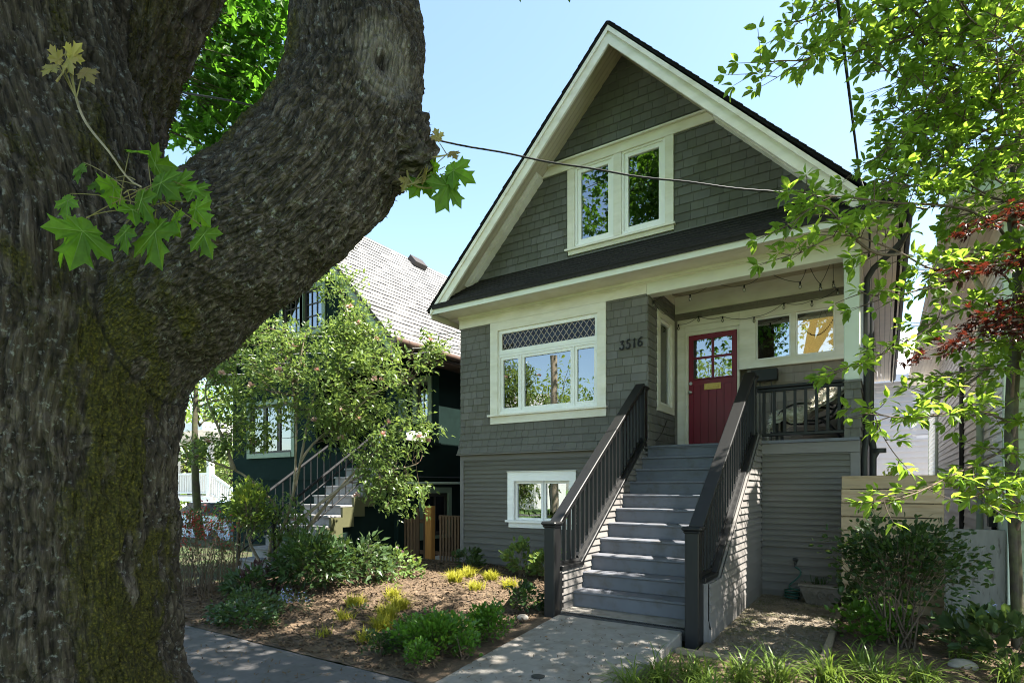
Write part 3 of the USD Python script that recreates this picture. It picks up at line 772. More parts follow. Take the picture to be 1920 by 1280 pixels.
# big front window
win = obj("front_window", MB().box(-6.20, -6.03, W - 0.028, W + 0.1, 2.80, 4.518).box(-4.01, -3.855, W - 0.028, W + 0.1, 2.80, 4.518).box(-6.03, -4.01, W - 0.028, W + 0.1, 4.36, 4.518), "trim", HOUSE)
obj("sill", MB().box(-6.24, -3.83, W - 0.075, W + 0.1, 2.765, 2.798), "trim", win)
obj("apron", MB().box(-6.195, -3.85, W - 0.03, W + 0.02, 2.628, 2.764), "trim", win)
obj("transom_bar", MB().box(-6.03, -4.01, W - 0.004, W + 0.1, 3.905, 3.99), "white_frame", win)
obj("transom_frame", MB().box(-6.03, -4.01, W + 0.005, W + 0.08, 4.295, 4.36).box(-6.03, -5.955, W + 0.005, W + 0.08, 3.99, 4.295).box(-4.065, -4.01, W + 0.005, W + 0.08, 3.99, 4.295), "white_frame", win)
obj("outer_frame", MB().box(-6.03, -4.01, W + 0.0, W + 0.09, 3.862, 3.903).box(-6.03, -4.01, W + 0.0, W + 0.09, 2.80, 2.86).box(-6.03, -5.985, W + 0.0, W + 0.09, 2.86, 3.862).box(-4.03, -4.01, W + 0.0, W + 0.09, 2.86, 3.862)
    .box(-5.545, -5.525, W + 0.002, W + 0.09, 2.86, 3.862).box(-4.475, -4.455, W + 0.002, W + 0.09, 2.86, 3.862), "white_frame", win)
for x0, x1 in ((-5.983, -5.547), (-5.523, -4.477), (-4.453, -4.032)):
    sash(win, x0, x1, 2.862, 3.86, W + 0.012, 0.052)
# leaded transom: rows of small diamonds above and below long hexagons
tx0, tx1, tz0, tz1 = -5.955, -4.065, 3.992, 4.294
nP = 17
pw = (tx1 - tx0) / nP
cames = MB()
zz = [tz0, tz0 + 0.075, tz1 - 0.075, tz1]
def came(a, b):
    cames.bar((a[0], W + 0.035, a[1]), (b[0], W + 0.035, b[1]), 0.009, 0.010, (0, 1, 0))
def lead_pane(pts, material, parent):
    g = Polygon(pts).intersection(sbox(tx0, tz0, tx1, tz1)).buffer(-0.003)
    if g.area > 1e-5:
        obj("leaded_pane", flat(g, -0.040, -0.036, FW), material, parent)
tr = obj("transom_light", MB().box(tx0, tx1, W + 0.07, W + 0.074, tz0, tz1), "interior", win)
for i in range(nP + 1):
    xc = tx0 + i * pw
    h = pw / 2
    zt, zb_ = tz1 - 0.075, tz0 + 0.075
    lead_pane([(xc, tz1 - 0.001), (xc + h, zt + 0.0), (xc, zt - 0.075 + 0.0), (xc - h, zt)], "pane_red", tr)
    lead_pane([(xc, tz0 + 0.001), (xc + h, zb_), (xc, zb_ + 0.075), (xc - h, zb_)], "pane_red", tr)
    if i < nP:
        xm = xc + h
        lead_pane([(xm, zt - 0.0), (xc + pw, zt - 0.075), (xc + pw, zb_ + 0.075), (xm, zb_), (xc, zb_ + 0.075), (xc, zt - 0.075)], "pane_tint", tr)
        lead_pane([(xm, zt), (xc + pw, tz1), (xc, tz1)], "pane_tint", tr)
        lead_pane([(xm, zb_), (xc + pw, tz0), (xc, tz0)], "pane_tint", tr)
    for (p_, q_) in (((xc, tz1), (xc + h, zt)), ((xc + h, zt), (xc, zt - 0.075)), ((xc, zt - 0.075), (xc - h, zt)), ((xc - h, zt), (xc, tz1)),
                     ((xc, tz0), (xc + h, zb_)), ((xc + h, zb_), (xc, zb_ + 0.075)), ((xc, zb_ + 0.075), (xc - h, zb_)), ((xc - h, zb_), (xc, tz0)), ((xc, zt - 0.075), (xc, zb_ + 0.075))):
        if min(p_[0], q_[0]) > tx0 - 0.005 and max(p_[0], q_[0]) < tx1 + 0.005:
            came(p_, q_)
obj("came", cames, "lead", tr)

# basement slider
bw = obj("basement_window", MB().box(-5.808, -5.668, W - 0.03, W + 0.1, 0.852, 1.725).box(-4.53, -4.406, W - 0.03, W + 0.1, 0.852, 1.725).box(-5.668, -4.53, W - 0.03, W + 0.1, 1.56, 1.725), "white_frame", HOUSE)
obj("sill", MB().box(-5.835, -4.385, W - 0.075, W + 0.1, 0.812, 0.85), "white_frame", bw)
obj("apron", MB().box(-5.785, -4.43, W - 0.028, W + 0.02, 0.718, 0.811), "white_frame", bw)
obj("drip_cap", MB().box(-5.815, -4.40, W - 0.045, W + 0.02, 1.727, 1.742), "trim", bw)
for x0, x1 in ((-5.665, -5.075), (-5.073, -4.533)):
    sash(bw, x0, x1, 0.853, 1.558, W + (0.02 if x0 < -5.2 else 0.035), 0.045)
bl = MB()
for k in range(4):
    bl.box(-5.6, -4.58, W + 0.12, W + 0.14, 1.40 + k * 0.034, 1.425 + k * 0.034)
obj("blind", bl, "blind", bw)

# pair of gable windows
gwin = obj("gable_window", MB().box(-4.57, -4.43, W - 0.028, W + 0.1, 5.535, 6.904).box(-3.72, -3.585, W - 0.026, W + 0.1, 5.56, 6.904).box(-2.86, -2.728, W - 0.028, W + 0.1, 5.535, 6.904).box(-4.43, -2.86, W - 0.024, W + 0.1, 5.535, 5.559), "trim", HOUSE)
obj("sill", MB().box(-4.605, -2.695, W - 0.07, W + 0.05, 5.502, 5.534), "trim", gwin)
obj("apron", MB().box(-4.555, -2.72, W - 0.028, W + 0.02, 5.43, 5.501), "trim", gwin)
for x0, x1 in ((-4.428, -3.722), (-3.583, -2.862)):
    obj("outer_frame", MB().box(x0, x1, W - 0.012, W + 0.08, 6.872, 6.903).box(x0, x1, W - 0.012, W + 0.08, 5.56, 5.595).box(x0, x0 + 0.035, W - 0.012, W + 0.08, 5.595, 6.872).box(x1 - 0.035, x1, W - 0.012, W + 0.08, 5.595, 6.872), "white_frame", gwin)
    sash(gwin, x0 + 0.037, x1 - 0.037, 5.597, 6.87, W + 0.005, 0.068)
obj("roller_blind", MB().box(-4.42, -3.74, W + 0.14, W + 0.15, 6.42, 6.9), "blind", gwin)

# narrow window in the side of the bay
sw = obj("side_window", flat(sbox(9.174, 2.72, 10.055, 4.395).difference(sbox(9.30, 2.84, 9.93, 4.29)), -0.1, 0.028, BW), "trim", HOUSE)
obj("sash", flat(sbox(9.30, 2.84, 9.93, 4.29).difference(sbox(9.35, 2.89, 9.88, 4.24)), -0.06, -0.01, BW), "white_frame", sw)
obj("pane", flat(sbox(9.345, 2.885, 9.885, 4.245), -0.036, -0.03, BW), "pane_clear", sw)
vb = MB()
for k in range(44):
    z = 2.90 + k * 0.031
    vb.hexa([(BAYX - 0.075 + dx, y, z + dz + (0 if dx > 0.005 else 0.026)) for dx in (0, 0.010) for y in (9.35, 9.88) for dz in (0, 0.003)])
obj("venetian_blind", vb, "blind", sw)

# door with casing
door = obj("front_door", MB().box(-2.893, -2.09, DOORY + 0.028, DOORY + 0.06, FLOOR, 4.118), "door_red", HOUSE)
z_lock, zg0, zgm, zg1 = 3.28, 3.365, 3.715, 4.03
obj("stile", MB().box(-2.893, -2.815, DOORY + 0.01, DOORY + 0.027, FLOOR, 4.118), "door_red", door)
obj("stile", MB().box(-2.165, -2.09, DOORY + 0.01, DOORY + 0.027, FLOOR, 4.118), "door_red", door)
obj("rail", MB().box(-2.815, -2.165, DOORY + 0.01, DOORY + 0.027, 4.03, 4.118), "door_red", door)
obj("rail", MB().box(-2.815, -2.165, DOORY + 0.01, DOORY + 0.027, 3.235, 3.345), "door_red", door)
obj("ledge", MB().box(-2.83, -2.15, DOORY - 0.015, DOORY + 0.009, 3.33, 3.35), "door_red", door)
obj("glazing_bar", MB().box(-2.505, -2.465, DOORY + 0.012, DOORY + 0.027, 3.345, 4.03), "door_red", door)
obj("glazing_bar", MB().box(-2.815, -2.505, DOORY + 0.012, DOORY + 0.027, 3.69, 3.73).box(-2.465, -2.165, DOORY + 0.012, DOORY + 0.027, 3.69, 3.73), "door_red", door)
for x0, x1 in ((-2.812, -2.508), (-2.462, -2.168)):
    for z0, z1 in ((3.35, 3.688), (3.732, 4.028)):
        obj("pane", MB().box(x0, x1, DOORY + 0.019, DOORY + 0.0255, z0, z1), "pane", door)
for k in range(5):
    x0 = -2.815 + k * 0.13
    obj("door_board", MB().box(x0 + 0.004, x0 + 0.126, DOORY + 0.016, DOORY + 0.027, FLOOR, 3.233), "door_red", door)
ml = obj("mail_slot", MB().box(-2.625, -2.345, DOORY - 0.002, DOORY + 0.012, 3.145, 3.25), "brass", door)
obj("flap", MB().box(-2.585, -2.385, DOORY - 0.010, DOORY - 0.003, 3.175, 3.22), "brass", ml)
obj("deadbolt", MB().tube([(-2.855, DOORY + 0.012, 3.275), (-2.855, DOORY - 0.02, 3.275)], 0.028, 14), "steel", door, smooth=40)
obj("door_knob", MB().tube([(-2.86, DOORY + 0.012, 3.115), (-2.86, DOORY - 0.03, 3.115), (-2.86, DOORY - 0.035, 3.115), (-2.86, DOORY - 0.06, 3.115), (-2.86, DOORY - 0.075, 3.115)], [0.03, 0.02, 0.03, 0.034, 0.015], 14), "steel", door, smooth=40)
obj("door_casing", MB().box(-3.085, -2.955, DOORY - 0.03, DOORY + 0.1, FLOOR, 4.29).box(-2.955, -2.90, DOORY + 0.005, DOORY + 0.1, FLOOR, 4.18).box(-2.083, -2.045, DOORY + 0.005, DOORY + 0.1, FLOOR, 4.18)
    .box(-3.085, -2.042, DOORY - 0.03, DOORY + 0.1, 4.29, 4.405).box(-2.955, -2.045, DOORY - 0.01, DOORY + 0.1, 4.182, 4.288).box(-2.9, -2.083, DOORY + 0.007, DOORY + 0.1, 4.122, 4.18), "trim", HOUSE)
obj("threshold", MB().box(-2.9, -2.08, DOORY - 0.03, DOORY + 0.01, FLOOR - 0.001, FLOOR + 0.02), "tread_paint", HOUSE)
obj("doorbell", MB().box(-3.02, -2.985, DOORY - 0.045, DOORY - 0.031, 3.30, 3.37), "trim", HOUSE)
# porch window with its casing
pwn = obj("porch_window", MB().box(-2.04, -1.785, DOORY - 0.028, DOORY + 0.1, 3.458, 4.405).box(-0.64, HX1 - 0.17, DOORY - 0.028, DOORY + 0.1, 3.458, 4.405).box(-1.785, -0.64, DOORY - 0.028, DOORY + 0.1, 4.25, 4.405).box(-1.262, -1.19, DOORY - 0.005, DOORY + 0.1, 3.56, 4.25), "trim", HOUSE)
obj("sill", MB().box(-2.03, HX1 - 0.17, DOORY - 0.085, DOORY - 0.03, 3.415, 3.457), "trim", pwn)
obj("sill_board", MB().box(-1.785, -0.64, DOORY - 0.028, DOORY + 0.1, 3.458, 3.555), "trim", pwn)
for x0, x1 in ((-1.783, -1.264), (-1.188, -0.642)):
    sash(pwn, x0, x1, 3.557, 4.248, DOORY + 0.01, 0.02)
    bl = MB()
    for k in range(4):
        bl.box(x0 + 0.03, x1 - 0.03, DOORY + 0.075, DOORY + 0.10, 4.13 + k * 0.028, 4.152 + k * 0.028)
    obj("blind", bl, "blind", pwn)
gl = MB()
for x0, x1, dz in ((-1.77, -1.27, 0.22), (-1.15, -0.66, 0.24)):
    for k in range(26):
        s = k / 25
        p = np.array([x0 + (x1 - x0) * s, DOORY + 0.12, 4.11 - dz * 4 * s * (1 - s)])
        gl.mesh(trimesh.Trimesh(*[np.asarray(trimesh.creation.icosphere(1, 0.011).vertices) + p, trimesh.creation.icosphere(1, 0.011).faces], process=False))
obj("bead_garland", gl, "garland", label="red bead garland hanging inside the porch window", cat="garland")

# house number, four separate numerals
def numeral(strokes, x, z, h):
    g = unary_union([LineString(s).buffer(w * 1.35, cap_style="flat" if fl else "round") for s, w, fl in strokes])
    from shapely import affinity
    g = affinity.translate(affinity.scale(g, h * 1.08, h * 1.12, origin=(0, 0)), x, z)
    obj("numeral", flat(g, 0.022, 0.038, FW), "iron", HOUSE)


def arc(cx, cz, rx, rz, a0, a1, n=14):
    t_ = np.radians(np.linspace(a0, a1, n))
    return list(zip(cx + rx * np.cos(t_), cz + rz * np.sin(t_)))


numeral([([(0.08, 0.90), (0.42, 0.98)], 0.05, 1), ([(0.42, 0.98), (0.24, 0.62)], 0.04, 0), (arc(0.22, 0.31, 0.26, 0.31, 95, -150), 0.055, 0), (arc(0.0, 0.2, 0.03, 0.03, 0, 360), 0.03, 0)], -3.605, 3.685, 0.125)
numeral([([(0.10, 0.96), (0.44, 1.0)], 0.06, 1), ([(0.12, 0.98), (0.10, 0.58)], 0.035, 0), (arc(0.18, 0.32, 0.28, 0.32, 105, -140), 0.055, 0), (arc(0.0, 0.14, 0.03, 0.03, 0, 360), 0.03, 0)], -3.495, 3.69, 0.125)
numeral([([(0.10, 0.85), (0.24, 1.0)], 0.035, 0), ([(0.22, 1.0), (0.18, 0.5)], 0.045, 1), ([(0.18, 0.5), (0.18, 0.0)], 0.075, 1), ([(0.08, 0.04), (0.32, 0.04)], 0.04, 1)], -3.385, 3.695, 0.125)
numeral([(arc(0.27, 0.28, 0.24, 0.27, 0, 360, 24), 0.05, 0), ([(0.50, 0.98), (0.36, 0.97), (0.20, 0.84), (0.08, 0.6), (0.035, 0.32)], 0.05, 0)], -3.30, 3.70, 0.125)

# ---- the front stairs
NX0, NX1, T, Rr, NY0 = -3.155, -1.60, 0.259, 0.19, 8.737
stairs = obj("front_stairs", MB().hexa([(x, y, z) for x in (NX0, NX1) for (y, za, zb) in ((6.2, -0.05, -0.02), (8.70, 1.7, 1.75)) for z in (za, zb)]), "dark_metal", HOUSE)
for k in range(1, 11):
    zt, yn = FLOOR - Rr * k, NY0 - T * k
    obj("tread", MB().bevbox(NX0, NX1, yn, yn + T + 0.028, zt - 0.032, zt, 0.007), "tread_paint", stairs)
for k in range(0, 11):
    zt, yn = FLOOR - Rr * k, NY0 - T * k
    obj("riser", MB().box(NX0, NX1, yn + 0.026, yn + 0.045, zt - Rr + 0.001, zt - 0.033), "tread_paint", stairs)
obj("nosing", MB().bevbox(NX0, NX1, NY0, NY0 + 0.05, FLOOR - 0.032, FLOOR + 0.001, 0.007), "tread_paint", stairs)
obj("landing_board", MB().box(NX0, NX1 - 0.03, 5.832, 6.18, -0.06, 0.014), "concrete", stairs)
zn = lambda y: FLOOR - Rr / T * (NY0 - y)
for nm, x0, x1, fr_r in (("stair_side_wall", -3.285, NX0, F_right(NX0)), ("stair_side_wall", NX1, -1.47, F_right(-1.47))):
    poly = Polygon([(5.86, 0.02), (8.72, 0.02), (8.72, zn(8.72) + 0.12), (6.40, zn(6.40) + 0.12), (6.36, 0.475), (5.86, 0.475)])
    polyo = poly.union(sbox(5.86, -0.2, 8.72, 0.03))
    path = obj(nm, MB().add(*flat(polyo.buffer(-0.002), -(x1 - x0), -0.012, fr_r).arrays()), "clapboard", stairs)
    # boards on the face toward +x (sub-parts sit on the stairs)
    for v, f, _ in course_pieces(poly, 0.085, 0.02 if x1 < -2 else 0.10, None, fr_r, thin=0.0, thick=0.020, lift=0.001, gap=0.0, seed=4):
        obj("clapboard", (v, f), "clapboard", stairs)
obj("stair_base_board", MB().box(-1.48, -1.452, 5.86, 8.72, -0.2, 0.10), "clapboard", stairs)


def railing(xc, xtop, ybot, ytop):
    top_z = lambda y: 0.985 + (y - 5.78) * 0.7336
    low_z = lambda y: zn(y) + 0.125
    rl = obj("stair_railing", MB().bar((xc, 5.80, top_z(5.80) - 0.075), (xc, 8.58, top_z(8.58) - 0.075), 0.05, 0.07), "black_paint", HOUSE)
    hr = MB()
    hr.mesh(hull_bar((xc, 5.79, top_z(5.79)), (xc, 8.60, top_z(8.60)), 0.15, 0.045, 0.008))
    obj("handrail", hr, "black_paint", rl)
    br = MB()
    br.mesh(hull_bar((xc, 6.36, low_z(6.36) + 0.03), (xc, 8.66, low_z(8.66) + 0.03), 0.185, 0.05, 0.008))
    br.bevbox(xc - 0.092, xc + 0.092, 5.86, 6.42, 0.478, 0.53, 0.008)
    br.bar((xc, 6.38, low_z(6.38) + 0.08), (xc, 8.60, low_z(8.60) + 0.08), 0.06, 0.045)
    br.box(xc - 0.03, xc + 0.03, 5.86, 6.38, 0.531, 0.57)
    obj("bottom_rail", br, "black_paint", rl)
    y = 5.93
    while y < 8.55:
        zb_ = 0.55 if y < 6.38 else low_z(y) + 0.06
        obj("baluster", MB().box(xc - 0.019, xc + 0.019, y - 0.019, y + 0.019, zb_, top_z(y) - 0.05), "black_paint", rl)
        y += 0.1285
    for yy, zb_, zt in ((ybot, -0.16, 1.03), (ytop, FLOOR - 0.1, 3.02)):
        n = MB().bevbox(xtop - 0.07, xtop + 0.07, yy - 0.07, yy + 0.07, zb_, zt - 0.02, 0.010)
        nw = obj("newel_post", n, "black_paint", rl)
        cp = m3.Manifold.batch_boolean([bevel_box(xtop - 0.084, xtop + 0.084, yy - 0.084, yy + 0.084, zt - 0.045, zt - 0.015, 0.012), bevel_box(xtop - 0.10, xtop + 0.10, yy - 0.10, yy + 0.10, zt - 0.018, zt + 0.022, 0.016)], m3.OpType.Add)
        obj("newel_cap", MB().mesh(cp), "black_paint", rl)
    obj("newel_skirt", MB().bevbox(xtop - 0.095, xtop + 0.07, ybot + 0.071, ybot + 0.16, -0.16, 0.47, 0.006), "black_paint", rl)
    return rl


def hull_bar(a, b, w, h, bev):
    a, b = np.array(a, float), np.array(b, float)
    d = (b - a) / np.linalg.norm(b - a)
    s = np.array([1.0, 0, 0])
    u = np.cross(s, d)
    u = u if u[2] > 0 else -u
    pts = []
    for p in (a, b):
        for i in (-1, 1):
            for j in (-1, 1):
                pts += [p + s * i * (w / 2 - bev) + u * j * h / 2, p + s * i * w / 2 + u * j * (h / 2 - bev)]
    return m3.Manifold.hull_points(np.array(pts, np.float32))


railing(-3.215, -3.21, 5.75, 8.66)
railing(-1.595, -1.595, 5.75, 8.66)
# porch railing between the top newel and the pier
pr_ = obj("porch_railing", MB().bevbox(-1.53, -0.447, W + 0.01, W + 0.07, 2.80, 2.845, 0.006), "black_paint", HOUSE)
obj("handrail", MB().bevbox(-1.53, -0.440, W - 0.025, W + 0.105, 2.846, 2.885, 0.008), "black_paint", pr_)
obj("bottom_rail", MB().bevbox(-1.53, -0.447, W + 0.005, W + 0.075, 2.17, 2.215, 0.006), "black_paint", pr_)
for i in range(8):
    x = -1.44 + i * 0.1335
    obj("baluster", MB().box(x - 0.019, x + 0.019, W + 0.02, W + 0.058, 2.2, 2.81), "black_paint", pr_)

TRUNK = [(-2.802, 0.915, 0.349, 0.528), (-2.802, 0.915, 0.543, 0.479), (-2.811, 0.909, 0.759, 0.457), (-2.811, 0.909, 1.082, 0.438), (-2.811, 0.909, 1.406, 0.436), (-2.802, 0.915, 1.729, 0.453), (-2.775, 0.933, 2.009, 0.461), (-2.766, 0.939, 2.246, 0.457), (-2.82, 0.903, 2.505, 0.444), (-2.901, 0.85, 2.764, 0.444), (-2.955, 0.815, 3.023, 0.431), (-3.01, 0.779, 3.281, 0.431), (-3.121, 0.766, 3.63, 0.441), (-3.253, 0.739, 4.171, 0.427), (-3.467, 0.719, 4.988, 0.398)]
STEM = [(-2.86, 1.057, 2.46, 0.276), (-2.986, 1.177, 2.874, 0.184), (-3.056, 1.251, 3.21, 0.173), (-3.066, 1.34, 3.577, 0.194), (-3.036, 1.419, 3.882, 0.235), (-3.039, 1.537, 4.3, 0.249), (-3.011, 1.735, 5.259, 0.232), (-2.946, 2.016, 6.743, 0.217)]
LIMB = [(-2.78, 0.989, 1.779, 0.308), (-2.567, 1.069, 2.009, 0.276), (-2.365, 1.141, 2.187, 0.274), (-2.143, 1.227, 2.339, 0.28), (-1.929, 1.307, 2.472, 0.272), (-1.748, 1.366, 2.598, 0.26), (-1.661, 1.423, 2.767, 0.252), (-1.631, 1.442, 2.915, 0.236), (-1.631, 1.442, 3.082, 0.23), (-1.628, 1.445, 3.259, 0.22), (-1.636, 1.439, 3.535, 0.213), (-1.757, 1.479, 4.15, 0.21), (-1.909, 1.5, 5.136, 0.198)]
KNOB = [(-1.545, 1.498, 2.724, 0.161), (-1.457, 1.532, 2.667, 0.082), (-1.418, 1.546, 2.632, 0.047)]
DOG = [[(1.01, 6.87, 5.31), (0.79, 6.49, 5.09), (0.62, 6.26, 5.03), (0.38, 5.99, 5.04), (0.16, 5.72, 4.83), (-0.06, 5.46, 4.93)], [(1.05, 6.9, 5.46), (0.79, 6.49, 5.07), (0.35, 5.96, 4.65), (0.12, 5.69, 4.37), (-0.03, 5.48, 4.09)], [(0.38, 5.99, 5.55), (0.12, 5.69, 5.14), (-0.06, 5.46, 5.01), (-0.24, 5.22, 4.83)], [(0.01, 5.62, 5.56), (-0.24, 5.34, 5.19), (-0.35, 5.15, 5.0), (-0.48, 4.95, 4.76), (-0.59, 4.81, 4.7), (-0.7, 4.68, 4.66)], [(-0.21, 5.36, 5.51), (-0.42, 5.11, 5.21), (-0.58, 4.88, 5.04), (-0.64, 4.78, 5.0)], [(1.09, 7.05, 4.91), (0.77, 6.6, 4.64), (0.52, 6.31, 4.48), (0.24, 6.01, 4.26), (0.08, 5.79, 4.25)], [(1.06, 7.02, 3.0), (0.85, 6.53, 3.33), (0.29, 5.57, 3.18), (0.11, 5.21, 3.21), (-0.06, 4.98, 3.25), (-0.22, 4.82, 3.28), (-0.36, 4.66, 3.22), (-0.5, 4.51, 3.11), (-0.62, 4.37, 3.09)], [(0.11, 5.21, 3.21), (-0.19, 4.89, 3.29), (-0.28, 4.78, 3.4), (-0.38, 4.65, 3.47), (-0.53, 4.49, 3.34), (-0.57, 4.4, 3.29)], [(0.85, 6.53, 3.71), (0.38, 5.86, 3.77), (0.08, 5.43, 3.69), (-0.2, 5.01, 3.63), (-0.42, 4.74, 3.6), (-0.57, 4.53, 3.59)], [(1.03, 7.01, 3.12), (0.7, 6.31, 3.02), (0.37, 5.74, 2.79), (0.14, 5.35, 2.57), (-0.03, 5.12, 2.44), (-0.19, 4.89, 2.35), (-0.35, 4.73, 2.25)], [(0.54, 6.09, 3.21), (0.22, 5.52, 3.0), (-0.03, 5.24, 2.92), (-0.16, 5.03, 2.93)], [(1.03, 7.01, 2.06), (0.87, 6.54, 2.04), (0.55, 5.86, 2.07), (0.28, 5.44, 1.99), (0.1, 5.09, 1.96), (-0.03, 4.88, 1.97), (-0.09, 4.78, 2.01)], [(0.7, 6.31, 2.42), (0.44, 5.78, 2.19), (0.25, 5.42, 2.08)], [(0.97, 6.85, 1.85), (0.62, 5.9, 1.63), (0.34, 5.36, 1.48), (0.14, 4.99, 1.38), (-0.06, 4.74, 1.34)], [(1.01, 6.87, 1.61), (0.75, 5.87, 1.46), (0.53, 5.37, 1.36)], [(-0.06, 4.86, 1.97), (-0.01, 4.89, 1.82), (0.1, 4.97, 1.63), (0.14, 5.0, 1.58)], [(0.99, 6.86, 2.48), (0.72, 6.21, 2.45), (0.48, 5.81, 2.36), (0.29, 5.57, 2.26)], [(1.11, 7.18, 4.55), (0.71, 6.44, 4.18), (0.38, 5.99, 3.98), (0.12, 5.57, 3.89), (-0.06, 5.34, 3.88)], [(1.07, 6.91, 5.8), (0.71, 6.44, 5.54), (0.38, 5.99, 5.28), (0.16, 5.72, 5.29)], [(1.07, 6.91, 6.19), (0.56, 6.34, 5.77), (0.23, 5.89, 5.51), (0.01, 5.5, 5.21)], [(1.11, 7.18, 5.26), (0.73, 6.57, 4.9), (0.39, 6.11, 4.54), (0.19, 5.74, 4.45)], [(1.15, 7.21, 4.14), (0.77, 6.6, 3.9), (0.51, 6.19, 3.66)], [(1.15, 7.21, 3.64), (0.81, 6.62, 3.56), (0.55, 6.21, 3.48)], [(1.13, 7.07, 2.8), (0.83, 6.52, 2.72), (0.56, 5.98, 2.58)], [(1.11, 6.94, 1.26), (0.84, 6.04, 1.37), (0.65, 5.56, 1.5)]]
DOGTRUNK = [(1.071, 7.226, -0.152, 0.051), (1.06, 7.207, 0.49, 0.049), (1.029, 7.151, 1.257, 0.048), (1.008, 7.113, 2.017, 0.053), (1.025, 7.124, 2.523, 0.051), (1.055, 7.12, 3.024, 0.05), (1.06, 7.099, 3.42, 0.045), (1.007, 7.053, 4.018, 0.04), (1.049, 7.08, 4.62, 0.035), (1.142, 7.141, 5.272, 0.03), (1.225, 7.196, 6.024, 0.025)]
REDMAPLE = [[(1.09, 6.21, 3.74), (0.85, 5.94, 3.61), (0.67, 5.76, 3.5), (0.52, 5.6, 3.42)], [(1.09, 6.21, 3.36), (0.85, 5.94, 3.23), (0.63, 5.67, 3.15), (0.47, 5.5, 3.07)], [(1.09, 6.21, 2.84), (0.85, 5.94, 2.76), (0.67, 5.76, 2.71), (0.48, 5.52, 2.56), (0.34, 5.36, 2.5), (0.21, 5.21, 2.42)], [(1.09, 6.21, 2.71), (0.82, 5.91, 2.68), (0.59, 5.65, 2.74)], [(1.09, 6.21, 2.97), (0.89, 5.96, 2.89), (0.75, 5.87, 2.83)]]
CAMSTEM = [[(-9.16, 5.96, -0.0), (-9.27, 5.82, 0.45), (-9.29, 5.75, 0.78), (-9.25, 5.66, 1.02)], [(-8.88, 6.02, 0.22), (-8.67, 6.04, 0.74), (-8.49, 6.1, 1.29), (-8.34, 6.14, 1.84), (-8.24, 6.2, 2.48), (-8.13, 6.27, 3.02), (-7.89, 6.31, 3.46)], [(-8.96, 5.97, 0.22), (-8.88, 6.02, 0.74), (-8.79, 5.96, 1.16), (-8.81, 5.83, 1.3), (-8.95, 5.62, 1.57), (-9.08, 5.41, 1.74), (-9.21, 5.08, 1.87), (-9.37, 4.74, 2.13)], [(-9.08, 5.41, 1.74), (-9.09, 5.28, 2.09), (-9.18, 5.11, 2.61), (-9.29, 5.04, 3.04), (-9.25, 5.06, 3.22)], [(-8.68, 6.15, 0.64), (-8.29, 6.29, 1.02), (-7.82, 6.47, 1.38), (-7.36, 6.65, 1.66), (-6.92, 6.83, 1.74), (-6.54, 7.07, 1.83)], [(-8.53, 6.25, 0.55), (-8.22, 6.45, 1.01), (-7.83, 6.71, 1.57), (-7.44, 6.96, 2.03), (-6.97, 7.27, 2.5)], [(-8.39, 6.1, 2.48), (-8.42, 6.08, 3.02), (-8.47, 6.05, 3.57), (-8.51, 6.02, 4.11)], [(-8.34, 6.14, 1.84), (-7.97, 6.26, 2.29), (-7.51, 6.44, 2.63), (-7.14, 6.68, 2.99), (-6.69, 6.97, 3.17)], [(-8.13, 6.27, 3.02), (-7.75, 6.52, 3.57), (-7.67, 6.57, 4.3), (-7.75, 6.52, 4.75)], [(-8.49, 6.1, 1.29), (-8.22, 5.97, 2.01), (-8.1, 5.94, 3.33), (-7.99, 6.01, 4.03)]]
CAMBLOB = [(-7.826, 6.59, 4.83, 0.413), (-7.892, 6.308, 3.771, 0.54), (-8.457, 5.939, 3.906, 0.405), (-7.365, 6.653, 3.906, 0.54), (-8.721, 5.766, 3.636, 0.54), (-8.908, 5.405, 3.414, 0.441), (-9.178, 5.108, 3.393, 0.305), (-8.023, 5.984, 3.414, 0.837), (-7.359, 6.418, 3.061, 0.793), (-6.841, 6.876, 3.346, 0.623), (-6.537, 7.195, 3.546, 0.405), (-6.386, 7.294, 3.816, 0.225), (-8.539, 5.646, 2.973, 0.617), (-9.055, 5.308, 2.797, 0.441), (-9.223, 4.959, 2.078, 0.302), (-8.886, 5.299, 2.26, 0.305), (-8.613, 5.598, 2.356, 0.264), (-7.654, 6.225, 2.445, 0.485), (-7.139, 6.681, 2.277, 0.534), (-6.692, 6.974, 2.455, 0.534), (-6.394, 7.169, 2.01, 0.312), (-6.917, 6.707, 1.74, 0.397), (-6.692, 6.974, 1.298, 0.401), (-7.064, 6.611, 1.475, 0.264), (-7.354, 6.302, 2.783, 0.523), (-8.964, 5.727, 4.114, 0.273), (-9.287, 5.635, 1.523, 0.0), (-9.022, 5.569, 1.296, 0.315), (-9.268, 5.527, 1.022, 0.227), (-8.495, 5.914, 0.936, 0.36), (-8.871, 5.667, 0.891, 0.225), (-8.507, 6.025, 0.567, 0.227), (-6.612, 7.146, 2.961, 0.36), (-6.245, 7.267, 2.144, 0.134), (-7.359, 6.418, 3.766, 0.485), (-7.516, 6.555, 4.266, 0.315)]
MAPLE2 = [(-9.305, 4.666, 8.646, 0.591), (-8.741, 5.036, 8.814, 0.759), (-8.176, 5.406, 8.899, 0.675), (-7.893, 5.59, 8.983, 0.422), (-8.882, 4.944, 8.055, 0.759), (-8.317, 5.313, 8.139, 0.759), (-8.035, 5.498, 8.477, 0.506), (-9.235, 4.713, 7.717, 0.506), (-8.741, 5.036, 7.296, 0.591), (-9.235, 4.713, 7.042, 0.422), (-8.317, 5.313, 7.549, 0.506), (-8.882, 4.944, 9.658, 0.844), (-8.176, 5.406, 9.827, 0.844), (-9.376, 4.62, 9.321, 0.675), (-8.882, 4.944, 6.874, 0.295)]
